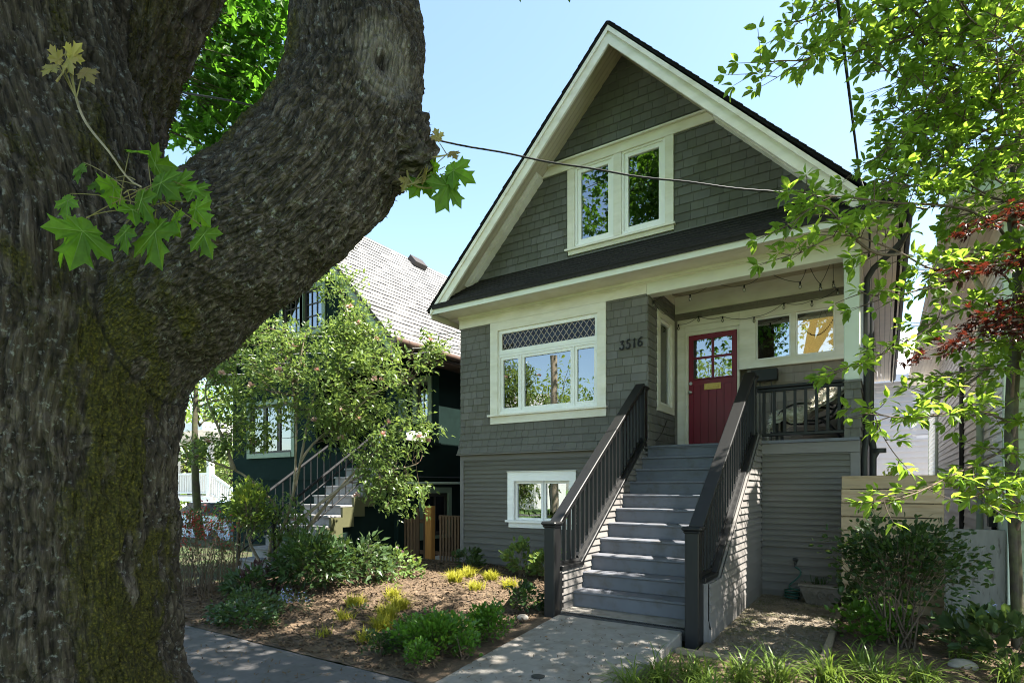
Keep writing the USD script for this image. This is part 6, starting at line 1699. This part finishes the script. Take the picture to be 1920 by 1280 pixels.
view_up = np.array([0, 0, 1.0])
def grow(path, r0, r1, dens, size, tl):
    n = max(8, int(len(path) * 6))
    p = smooth_path(path, n)
    bm.add(*tube(p, np.linspace(r0, r1, n), 6))
    seg = np.linalg.norm(np.diff(p, axis=0), axis=1)
    Ltot = seg.sum()
    cnt = int(Ltot * dens)
    dd = unit(np.gradient(p, axis=0))
    for i in range(cnt):
        k = int((0.12 + 0.88 * (i + r.random()) / cnt) * (n - 1))
        side = unit(np.cross(dd[k], view_up)) * r.choice([-1, 1])
        dr = unit(dd[k] * r.uniform(0.2, 0.9) + side * r.uniform(0.4, 1.0) + np.array([0, 0, r.normal(-0.02, 0.28)]))
        L = tl * r.uniform(0.35, 1.15)
        e = p[k] + dr * L + (0, 0, 0.04 * L)
        m_ = (p[k] + e) / 2 + r.normal(0, 0.03, 3) * L
        bm.add(*tube(smooth_path([p[k], m_, e], 5), np.linspace(0.0045, 0.002, 5), 4))
        whorl(e, dr, r.integers(4, 8), size)
        if r.random() < 0.75:
            whorl(m_, dr + r.normal(0, 0.4, 3), r.integers(2, 5), size * 0.9)
        if r.random() < 0.5:
            dr2 = unit(dr + side * r.normal(0, 0.8) + r.normal(0, 0.3, 3))
            e2 = m_ + dr2 * L * 0.6
            bm.add(*tube([m_, e2], [0.003, 0.0018], 4))
            whorl(e2, dr2, r.integers(4, 7), size)
    whorl(p[-1], dd[-1], 6, size)


upper = {0, 1, 2, 3, 4, 5, 17, 18, 19, 20}
for i, path in enumerate(DOG):
    thin = i == 15
    j = np.argmin(((tp - np.array(path[0])) ** 2).sum(1))
    root = tp[max(0, j - 2)]
    if i not in (7, 10, 12, 15):
        bm.add(*branch_to([root, (root + np.array(path[0])) / 2 + (0, 0, 0.05), path[0]], 0.018, 0.013, 6, 6))
    grow(path, 0.012 if not thin else 0.004, 0.0035, 18 if i in upper else (11 if not thin else 7), 0.095, 0.33 if i in upper else 0.24 if not thin else 0.1)
# the fuller crown at the upper right, level above level
top = np.array([tp[-1][0], tp[-1][1], tp[-1][2]])
for k in range(36):
    a = np.array([1.0, 6.9, 4.0 + 2.6 * r.random()]) + r.normal(0, 0.25, 3)
    e = np.array([r.uniform(-0.15, 1.3), r.uniform(5.1, 6.9), a[2] + r.uniform(-0.2, 0.5)])
    grow([a, (a + e) / 2 + r.normal(0, 0.1, 3), e], 0.010, 0.0035, 14, 0.082, 0.34)
for k in range(16):
    a = np.array([1.1, 6.9, 4.6 + 3.0 * r.random()])
    e = a + np.array([r.uniform(0.3, 2.4), r.uniform(-1.6, 1.5), r.uniform(-0.2, 0.6)])
    grow([a, (a + e) / 2, e], 0.010, 0.0035, 12, 0.11, 0.4)
for k in range(24):  # unseen foliage beyond the frame, added to shade the right yard
    a = np.array([1.1, 7.0, r.uniform(2.2, 3.4)])
    e = np.array([r.uniform(1.5, 3.4), r.uniform(5.9, 7.9), r.uniform(2.9, 4.3)])
    if in_view(e[None], 0.2)[0]:
        continue
    grow([a, (a + e) / 2 + (0, 0, 0.25), e], 0.014, 0.004, 13, 0.12, 0.45)
obj("branches", bm, "twig", DT, kind="stuff", smooth=True)
LP, LD, LN, LS = map(np.array, (LP, LD, LN, LS))
wgt = LS / np.linalg.norm(LP - EYE, axis=1)
wgt = np.where(in_view(LP, -0.01), wgt, 0)
order = np.argsort(-wgt)
for k in order[:300]:
    obj("leaf", leaves(OVAL, LP[k:k + 1], LD[k:k + 1], LN[k:k + 1], LS[k:k + 1]), "leaf_dogwood", DT)
o = order[300:]
obj("foliage", leaves(OVAL, LP[o], LD[o], LN[o], LS[o]), "leaf_dogwood", DT, kind="stuff")

# red japanese maple reaching in from the right
JM = thing("japanese_maple", "dark red japanese maple branches reaching in at the right edge", "tree", (2.6, 6.4, -0.15))
bm = MB()
bm.add(*branch_to([(2.6, 6.4, -0.3), (2.5, 6.4, 1.5), (2.2, 6.2, 2.8), (1.9, 6.1, 3.6)], 0.06, 0.03, 12, 8))
P_, D_ = [], []
r = np.random.default_rng(51)
for p in REDMAPLE:
    pp = smooth_path([(2.2, 6.2, 2.8)] + list(p), 30)
    bm.add(*tube(pp, np.linspace(0.02, 0.003, 30), 6))
    for k in range(10, 30):
        for q_ in range(9):
            e = pp[k] + r.normal(0, 1, 3) * (0.07, 0.07, 0.035)
            P_.append(e)
            D_.append(unit(np.array([-0.5, -0.4, -0.15]) + r.normal(0, 0.5, 3)))
obj("branches", bm, "twig", JM, kind="stuff", smooth=True)
STAR = []
lv = MB()
P_, D_ = np.array(P_), np.array(D_)
for ang in (-70, -35, 0, 35, 70):
    a = math.radians(ang)
    N_ = unit(np.array([0, 0, 1.0]) + r.normal(0, 0.35, (len(P_), 3)))
    S1 = unit(np.cross(N_, D_))
    lv.add(*leaves(LANCE, P_, D_ * math.cos(a) + S1 * math.sin(a), N_, 0.07 * (1 - abs(ang) / 200) * r.uniform(0.7, 1.2, len(P_)), 1.1))
obj("foliage", lv, "leaf_red", JM, kind="stuff")

# ---------------------------------------------------------------- camellia in the left garden
CT = thing("camellia_tree", "camellia tree with glossy leaves and pink flowers before the green house", "tree", (-9.0, 5.9, -0.05))
r = np.random.default_rng(61)
for i, p in enumerate(CAMSTEM):
    big_ = i < 6
    obj("stem", MB().add(*branch_to([tuple(np.array(p[0]) - (0, 0, 0.1))] + list(p) if i in (0, 1, 2) else p, 0.036 if big_ else 0.022, 0.010, 18, 7)), "bark_pale", CT, smooth=True)
C, W_ = [], []
for (x, y, z, rr) in CAMBLOB:
    if rr < 0.02 or (x > -6.75 and z > 1.3 and z < 3.6 and rr < 0.5):
        continue
    k = int(15 + 122 * rr ** 1.6)
    C.append(np.array([x, y, z]) + rdirs(r, k) * (r.random((k, 1)) ** 0.4) * rr * np.array([1.05, 1.25, 0.95]))
C = np.vstack(C)
bm = MB()
SPT = np.vstack([smooth_path(p, 14) for p in CAMSTEM])
for c in C[::4]:
    s_ = SPT[np.argmin(((SPT - c) ** 2).sum(1) + np.where(SPT[:, 2] > c[2], 0.5, 0))]
    bm.add(*tube(smooth_path([s_, (s_ + c) / 2 + r.normal(0, 0.05, 3), c], 5), np.linspace(0.007, 0.0025, 5), 4))
obj("twigs", bm, "twig", CT, kind="stuff")
per = 12
P = np.repeat(C, per, 0) + r.normal(0, 0.062, (len(C) * per, 3))
n = len(P)
cc0 = np.array([-8.1, 6.2, 2.9])
D = unit(unit(P - cc0) * 0.6 + rdirs(r, n) * 0.9 - (0, 0, 0.15))
N = unit(np.array([0.1, -0.1, 1.0]) + rdirs(r, n) * 0.75)
obj("foliage", leaves(LANCE, P, D, N, 0.10 * r.uniform(0.6, 1.25, n), 1.35), "leaf_camellia", CT, kind="stuff")
fl_px = r.choice(len(C), 26, replace=False)
for k in fl_px:
    c = C[k] + unit(C[k] - cc0) * 0.06 + (0.0, -0.12, 0)
    nb = 16
    d = rdirs(r, nb, -0.3, 1)
    obj("flower", leaves(ROUND, c + d * 0.008, unit(d + (0.2, -0.5, 0.1)), unit(rdirs(r, nb)), 0.066 * r.uniform(0.7, 1.1, nb)), "petal_pink", CT)

# ---------------------------------------------------------------- shrubs and plants of the front garden
bush("viburnum_shrub", "larger dark evergreen shrub with small white flower clusters, at the camellia's foot", "shrub", (-6.95, 5.3, -0.05), (0.62, 0.5, 0.40), 1500, 0.13, LANCE, "leaf_dark", 101, flowers=("petal_white", 24, 0.020), wscale=1.4)
bush("viburnum_shrub", "smaller evergreen shrub with white flower clusters, left of the pinkish rose bush", "shrub", (-6.75, 6.05, -0.03), (0.55, 0.45, 0.36), 1100, 0.12, LANCE, "leaf_shrub", 102, flowers=("petal_white", 14, 0.018), wscale=1.4)
bush("rose_bush", "low bush with pinkish-plum leaf tips near the picket gate", "shrub", (-6.55, 6.6, -0.02), (0.46, 0.36, 0.26), 330, 0.085, ROUND, "leaf_hydrangea", 103, stem_m="twig",
     extra=lambda t, C, r: obj("young_leaves", leaves(ROUND, C + (0, 0, 0.08), rdirs(r, len(C)), unit(rdirs(r, len(C), 0.2, 1)), 0.07), "leaf_plum", t, kind="stuff"))
bush("forget_me_not", "patch of tiny blue forget-me-nots in front of the white-flowered shrub", "plant", (-6.1, 4.35, -0.11), (0.36, 0.26, 0.12), 520, 0.045, LANCE, "leaf_shrub", 104, flowers=("petal_blue", 60, 0.013), stem_r=0.003)
bush("ground_cover", "low green leafy mat at the pavement's edge left of the bed", "plant", (-6.15, 3.8, -0.15), (0.66, 0.26, 0.11), 1100, 0.05, ROUND, "leaf_dark", 105, stem_r=0.003)
bush("ground_cover", "low green leafy patch below the blue flowers, left end of the bed", "plant", (-6.75, 4.25, -0.12), (0.5, 0.3, 0.11), 700, 0.05, ROUND, "leaf_shrub", 106, stem_r=0.003)
bush("hellebore", "dark plum-leaved plant between the dry stems and the large evergreen shrub", "plant", (-7.6, 4.9, -0.1), (0.32, 0.28, 0.2), 220, 0.11, LANCE, "leaf_plum", 107, flowers=("petal_blue", 6, 0.02), wscale=1.3)
bush("hellebore", "dark leathery-leaved plant beside the dry stems at the left", "plant", (-7.35, 4.55, -0.1), (0.36, 0.3, 0.2), 320, 0.12, LANCE, "leaf_dark", 108, wscale=1.4)
bush("box_shrub", "broad bright green box shrub at the corner of walk and pavement", "shrub", (-3.62, 4.15, -0.13), (0.44, 0.36, 0.17), 2300, 0.046, ROUND, "leaf_box", 109, shell=0.35, stems=14, up=0.7)
bush("box_shrub", "smaller box shrub beside the walk, behind the broad one", "shrub", (-3.36, 4.72, -0.10), (0.25, 0.26, 0.18), 1000, 0.044, ROUND, "leaf_box", 110, shell=0.35, stems=10, up=0.7)
bush("box_shrub", "dark little box shrub at the pavement edge, left of the broad one", "shrub", (-3.98, 3.82, -0.15), (0.19, 0.16, 0.13), 520, 0.032, ROUND, "leaf_dark", 111, shell=0.35, stems=8, up=0.7)
bush("box_shrub", "small round box shrub low in front of the broad one", "shrub", (-3.42, 3.72, -0.15), (0.16, 0.14, 0.13), 480, 0.032, ROUND, "leaf_box", 112, shell=0.35, stems=8, up=0.7)
bush("box_shrub", "sparse box sprig on the walk's edge, rightmost of the box plants", "shrub", (-3.22, 4.1, -0.13), (0.09, 0.12, 0.12), 150, 0.032, ROUND, "leaf_box", 113, stems=5, up=0.7)
bush("hydrangea", "taller pale-leaved hydrangea under the basement window", "plant", (-4.95, 7.85, -0.02), (0.30, 0.26, 0.30), 210, 0.11, ROUND, "leaf_hydrangea", 114, stem_m="twig_pale", up=0.5)
bush("hydrangea", "hydrangea tucked behind the left newel post", "plant", (-4.35, 7.75, -0.02), (0.34, 0.28, 0.24), 260, 0.10, ROUND, "leaf_hydrangea", 115, stem_m="twig_pale", up=0.5)
bush("hydrangea", "small dark hydrangea at the left corner of the house", "plant", (-6.2, 8.1, -0.02), (0.28, 0.22, 0.17), 200, 0.09, ROUND, "leaf_shrub", 116, up=0.5)
bush("dark_plant", "dark small-leaved plant beside the left newel post's base", "plant", (-3.55, 5.75, -0.05), (0.22, 0.26, 0.17), 420, 0.05, ROUND, "leaf_dark", 117)
bush("seedling", "thin pale seedling among the mulch before the rose bush", "plant", (-5.9, 5.85, -0.02), (0.14, 0.12, 0.07), 60, 0.05, LANCE, "leaf_bright", 118, stem_r=0.002)
bush("seedling", "flat weed in the dark mulch below the forked yellow tufts", "plant", (-5.35, 4.75, -0.05), (0.17, 0.12, 0.035), 50, 0.06, LANCE, "leaf_shrub", 119, stem_r=0.002)
FERN = [(-5.35, 6.62, 0.19, 190, "pair of bright yellow grass tufts, nearer one, left of the basement window"), (-5.55, 7.2, 0.18, 150, "yellow grass tuft behind its twin, before the house's corner"), (-5.05, 7.12, 0.17, 150, "yellow grass tuft under the left end of the basement window"),
        (-4.72, 6.3, 0.15, 110, "yellow grass tuft beside the grey dead clump"), (-4.42, 6.7, 0.16, 110, "yellow grass tuft in front of the hydrangeas"), (-5.64, 4.95, 0.16, 120, "yellow grass tuft in mid bed, left of the stacked clump"),
        (-5.27, 4.46, 0.15, 50, "thin yellow grass tuft below and left of the stacked clump"), (-4.98, 5.08, 0.18, 150, "top tuft of the stacked yellow clump in mid bed"), (-4.82, 4.72, 0.19, 170, "middle tuft of the stacked yellow clump in mid bed"), (-4.6, 4.42, 0.17, 130, "lowest tuft of the stacked yellow clump"),
        (-5.5, 5.5, 0.15, 70, "faint yellow tuft on the sunlit mulch above the stacked clump"), (-4.97, 3.96, 0.12, 26, "wispy yellow tuft near the pavement, left one"), (-4.42, 4.03, 0.15, 45, "wispy yellow tuft near the pavement, right one beside the box shrubs"), (-3.95, 4.75, 0.18, 90, "yellow-green tuft rising behind the broad box shrub")]
for i, (x, y, L, n_, lab) in enumerate(FERN):
    grass("yellow_grass", lab, "grass tuft", (x, y, float(bed_z(x, y)) + 0.01), int(n_ * 1.6), L * 1.6, "grass_yellow", 200 + i, width=0.010, spread=0.045, group="yellow grass tufts in the bed")
grass("dead_clump", "grey withered grass clump on the mulch", "grass tuft", (-4.35, 6.15, -0.02), 120, 0.17, "grass_dry", 230, width=0.004, spread=0.05)

# left foreground: red-tipped shrub and dry stems
bush("red_shrub", "shrub with red young leaves beside the big trunk", "shrub", (-8.75, 4.7, -0.05), (0.55, 0.45, 0.60), 1300, 0.06, LANCE, "leaf_shrub", 121, wscale=1.3,
     extra=lambda t, C, r: obj("red_leaves", leaves(LANCE, np.repeat(C[C[:, 2] > 0.55], 9, 0) + r.normal(0, 0.06, (9 * int((C[:, 2] > 0.55).sum()), 3)), rdirs(r, 9 * int((C[:, 2] > 0.55).sum()), 0, 1), rdirs(r, 9 * int((C[:, 2] > 0.55).sum())), 0.062, 1.5), "leaf_photinia", t, kind="stuff"))
r = np.random.default_rng(131)
t = thing("dry_stems", "clump of bare dry upright stems beside the red-tipped shrub", "plant", (-7.75, 4.75, -0.05))
st = MB()
for i in range(42):
    a = np.array([-8.08 + r.normal(0, 0.13), 4.72 + r.normal(0, 0.12), -0.1])
    L = r.uniform(0.5, 1.15)
    e = a + np.array([r.normal(0, 0.14), r.normal(0, 0.14), L])
    st.add(*tube(smooth_path([a, (a + e) / 2 + r.normal(0, 0.03, 3), e], 5), np.linspace(0.006, 0.002, 5), 4))
obj("stems", st, "twig_dry", t, kind="stuff")
st = MB()
for i in range(90):
    a = np.array([-8.5 + r.normal(0, 0.3), 4.35 + r.normal(0, 0.2), -0.1])
    e = a + np.array([r.normal(0, 0.12), r.normal(0, 0.12), r.uniform(0.35, 0.8)])
    st.add(*tube(smooth_path([a, (a + e) / 2 + r.normal(0, 0.03, 3), e], 4), np.linspace(0.006, 0.002, 4), 4))
obj("dark_stems", st, "twig", t, kind="stuff")
bush("leafy_sapling", "upright bright green sapling left of the green house's stairs", "shrub", (-8.76, 5.5, 0.62), (0.32, 0.3, 0.48), 520, 0.09, OVAL, "leaf_bright", 122, up=0.6, stems=4)

# ---------------------------------------------------------------- right-hand bed
def stemmed(t, C, r):
    st = MB()
    for i in range(16):
        a = np.array([0.14 + r.normal(0, 0.10), 6.7 + r.normal(0, 0.10), -0.15])
        e = C[r.integers(0, len(C))]
        st.add(*branch_to([a, (a * 0.55 + e * 0.45) + r.normal(0, 0.05, 3), e], 0.011, 0.004, 8, 5))
    obj("branches", st, "twig", t, kind="stuff", smooth=True)


bush("right_shrub", "many-stemmed green shrub before the plank screen", "shrub", (0.14, 6.7, 0.30), (0.62, 0.50, 0.44), 2300, 0.062, ROUND, "leaf_dark", 141, stems=4, extra=stemmed, shell=0.3)
bush("spreading_cover", "low green ground cover at the foot of the right shrub, by the timber edging", "plant", (-0.12, 7.0, -0.12), (0.40, 0.5, 0.17), 620, 0.07, ROUND, "leaf_box", 142, up=0.5)
bush("spreading_cover", "dark ground cover behind the right shrub, against the plank screen", "plant", (-0.05, 7.7, -0.10), (0.45, 0.35, 0.24), 420, 0.085, ROUND, "leaf_dark", 143, up=0.5)
bush("spreading_cover", "green ground cover to the right of the shrub's stems", "plant", (0.52, 7.05, -0.12), (0.30, 0.3, 0.14), 260, 0.065, ROUND, "leaf_shrub", 144, up=0.5)
bush("bluebell", "clump of blue flowers and broad leaves at the lower right corner", "plant", (0.86, 6.55, -0.13), (0.42, 0.36, 0.24), 240, 0.13, ROUND, "leaf_shrub", 145, flowers=("petal_blue", 34, 0.017), up=0.5)
bush("bluebell", "few blue flowers before the weathered board", "plant", (0.62, 7.0, -0.12), (0.2, 0.2, 0.2), 90, 0.09, LANCE, "leaf_shrub", 146, flowers=("petal_blue", 7, 0.017), up=0.7)
GR = [(-1.55, 4.55, 0.34, 110, "green grass clump over the walk's right edge"), (-1.28, 4.72, 0.34, 100, "green grass clump just right of the walk-edge clump"), (-1.66, 4.25, 0.3, 80, "lowest grass clump at the bottom edge beside the walk"), (-0.98, 4.9, 0.36, 90, "grass clump before the right newel post's base, mid row"),
      (-0.70, 5.0, 0.38, 90, "grass clump before the gravel, centre of the row"), (-0.35, 5.2, 0.40, 90, "grass clump before the timber edging"), (-0.05, 5.35, 0.40, 90, "grass clump in front of the right shrub's stems"), (0.25, 5.6, 0.34, 70, "grass clump right of the shrub's stems at the bottom edge"),
      (0.85, 6.0, 0.36, 80, "grass clump under the blue flowers"), (0.60, 6.5, 0.26, 40, "striped pale grass by the stone"), (-0.15, 5.9, 0.26, 50, "short grass tuft between edging and shrub"), (-1.1, 4.45, 0.3, 70, "front grass clump, bottom centre-right")]
for i, (x, y, L, n_, lab) in enumerate(GR):
    grass("grass_clump", lab, "grass", (x, y, float(yard_z(x, y))), int(n_ * 0.95), L * 1.45, "grass_green", 260 + i, width=0.013, spread=0.055, droop=1.45, stiff=0.56, group="green grass clumps along the front right")
s_ = trimesh.creation.icosphere(3, 0.085)
sv = s_.vertices * (1.3, 0.9, 0.75)
sv = sv * (1 + 0.25 * (meshkit.fbm(sv * 12, 3, 4)[:, None] - 0.5)) + (0.57, 6.25, -0.10)
obj("garden_stone", (sv, s_.faces), "stone_pale", label="pale rounded stone lying in the right-hand bed", cat="stone", smooth=True)
s2 = s_.vertices * (0.8, 0.7, 0.5)
obj("garden_stone", (s2 * (1 + 0.2 * (meshkit.fbm(s2 * 12, 3, 5)[:, None] - 0.5)) + (-3.42, 5.45, -0.03), s_.faces), "stone_pale", label="small grey stone at the left newel post's foot", cat="stone", smooth=True)
# planter, tap and hose by the porch base
t = thing("stone_planter", "low carved stone planter against the porch base", "planter", (-0.68, 8.42, -0.085))
pl = MB()
for (z0, z1, w0, w1) in ((-0.08, 0.15, 0.17, 0.25),):
    for sx0, sx1 in ((-1, 1),):
        pl.hexa([(-0.68 + s * (w0 if z == z0 else w1), 8.42 + q_ * ((0.09 if z == z0 else 0.13)), z) for s in (-1, 1) for q_ in (-1, 1) for z in (z0, z1)])
obj("bowl", pl, "planter_stone", t)
obj("rim", MB().bevbox(-0.95, -0.41, 8.275, 8.565, 0.151, 0.185, 0.008), "planter_stone", t)
obj("foot", MB().box(-0.87, -0.49, 8.32, 8.52, -0.1, -0.08), "planter_stone", t)
ro = MB()
for k in range(3):
    x = -0.80 + k * 0.12
    ro.tube([(x + 0.035 * math.cos(a), 8.305 - 0.008 * k * 0, 0.05 + 0.04 * math.sin(a)) for a in np.linspace(0, 5.5, 14)], 0.012, 6)
obj("carving", ro, "planter_stone", t, smooth=True)
grass("planter_plant", "spiky dark plant growing in the stone planter", "plant", (-0.72, 8.42, 0.18), 40, 0.2, "leaf_dark", 290, width=0.012, spread=0.07)
t = thing("garden_hose", "dark green hose hanging from a tap on the porch base", "hose", (-1.02, 8.6, -0.08))
obj("tap", MB().tube([(-1.02, 8.74, 0.42), (-1.02, 8.64, 0.42), (-1.02, 8.62, 0.36)], 0.016, 8).tube([(-1.05, 8.66, 0.46), (-0.99, 8.66, 0.46)], 0.02, 8), "dark_metal", t, smooth=40)
hz = [(-1.02, 8.62, 0.36), (-1.0, 8.6, 0.2), (-1.08, 8.58, 0.08)]
for k in range(26):
    a = k * 0.8
    hz.append((-1.05 + 0.09 * math.cos(a), 8.56 + 0.08 * math.sin(a), 0.06 - 0.12 * k / 26))
obj("coil", MB().tube(smooth_path(hz, 120), 0.011, 6), "hose", t, smooth=True)
bush("potted_shrub", "small yellow-green bush far back in the gap between the houses", "shrub", (0.14, 20.5, -0.1), (0.55, 0.5, 1.15), 600, 0.14, OVAL, "leaf_bright", 147)

# ---------------------------------------------------------------- trees in the distance
def tree(name, label, base, h, crown_c, crown_r, n, size, m, seed, tr=0.15, tpl=OVAL, barkm="bark_grey", group=None):
    r = np.random.default_rng(seed)
    t = thing(name, label, "tree", base, group)
    b = np.array(base, float)
    c = np.array(crown_c, float)
    tk = MB().add(*branch_to([b - (0, 0, 0.2), (b * 0.5 + c * 0.5) + r.normal(0, 0.1, 3), c + (0, 0, crown_r[2] * 0.4)], tr, tr * 0.3, 12, 10))
    obj("trunk", tk, barkm, t, smooth=True)
    nc = max(20, n // 26)
    d = rdirs(r, nc)
    k = (0.35 + 0.65 * r.random(nc) ** 0.5) * (0.7 + 0.5 * meshkit.noise(d * 2 + seed, seed))
    C = c + d * k[:, None] * np.array(crown_r)
    bm = MB()
    for q_ in C[::2]:
        s_ = b + (c - b) * r.uniform(0.6, 1.1)
        bm.add(*branch_to([s_, (s_ + q_) / 2 + (0, 0, 0.1), q_], tr * 0.22, 0.012, 4, 4))
    obj("branches", bm, barkm, t, kind="stuff")
    sp = np.mean(crown_r) * 0.16
    P = C[r.integers(0, nc, n)] + r.normal(0, sp, (n, 3))
    D = unit(rdirs(r, n) + (0, 0, -0.2))
    N = unit(np.array([0, 0, 1.0]) + rdirs(r, n) * 0.8)
    obj("crown", leaves(tpl, P, D, N, size * r.uniform(0.7, 1.3, n)), m, t, kind="stuff")
    return t


tree("cherry_tree", "slim mossy trunk with pale young leaves between the big maple and the green house", (-16.07, 8.6, -0.1), 5, (-16.0, 8.5, 4.6), (1.5, 1.3, 1.6), 700, 0.13, "leaf_bright", 301, 0.13)
tree("garden_tree", "bright yellow-green tree behind the white porch, far left", (-30.6, 15.9, -0.3), 6, (-30.6, 15.9, 3.0), (3.0, 2.6, 3.0), 2600, 0.24, "leaf_bright", 302, 0.25)
tree("garden_tree", "light green tree just left of the green house's front corner, far back", (-27.0, 15.4, -0.3), 5, (-26.2, 15.6, 1.9), (1.9, 1.8, 2.4), 2000, 0.2, "leaf_hydrangea", 303, 0.2)
tree("garden_tree", "darker treetop rising behind the cherry at the far left", (-41.5, 22.5, -0.3), 7, (-41.5, 22.5, 5.5), (4.2, 4, 5), 2600, 0.32, "leaf_dogwood", 304, 0.3)
tree("garden_tree", "yellow blossoming treetop peeping over the green house's roof", (-14.5, 22.5, -0.3), 9, (-14.6, 22.5, 10.8), (0.75, 0.7, 1.1), 260, 0.16, "leaf_bright", 305, 0.12)
bush("far_hedge", "clipped yellow-green hedge below the white porch, far left", "hedge", (-20.6, 11.0, -0.3), (3.2, 0.6, 0.48), 1600, 0.14, OVAL, "leaf_bright", 306, stems=6)
for i, (x, y, h, rr) in enumerate(((-14.0, -15.5, 8.2, 2.8), (-19.0, -16.5, 9.2, 3.2), (-9.0, -15.5, 9.8, 3.0), (-33, -20, 8.5, 3.6), (-3.5, -15.0, 7.5, 3.0), (5.0, -16.5, 8.0, 3.4), (-24, -27, 10, 4.0))):
    tree("street_tree", ("leafy tree across the street, mirrored in the front windows"), (x, y, -0.2), h, (x, y, h * 0.62), (rr, rr, h * 0.42), 2200, 0.28, "leaf_bright" if i % 2 else "leaf_hydrangea", 320 + i, 0.2, group="trees across the street")
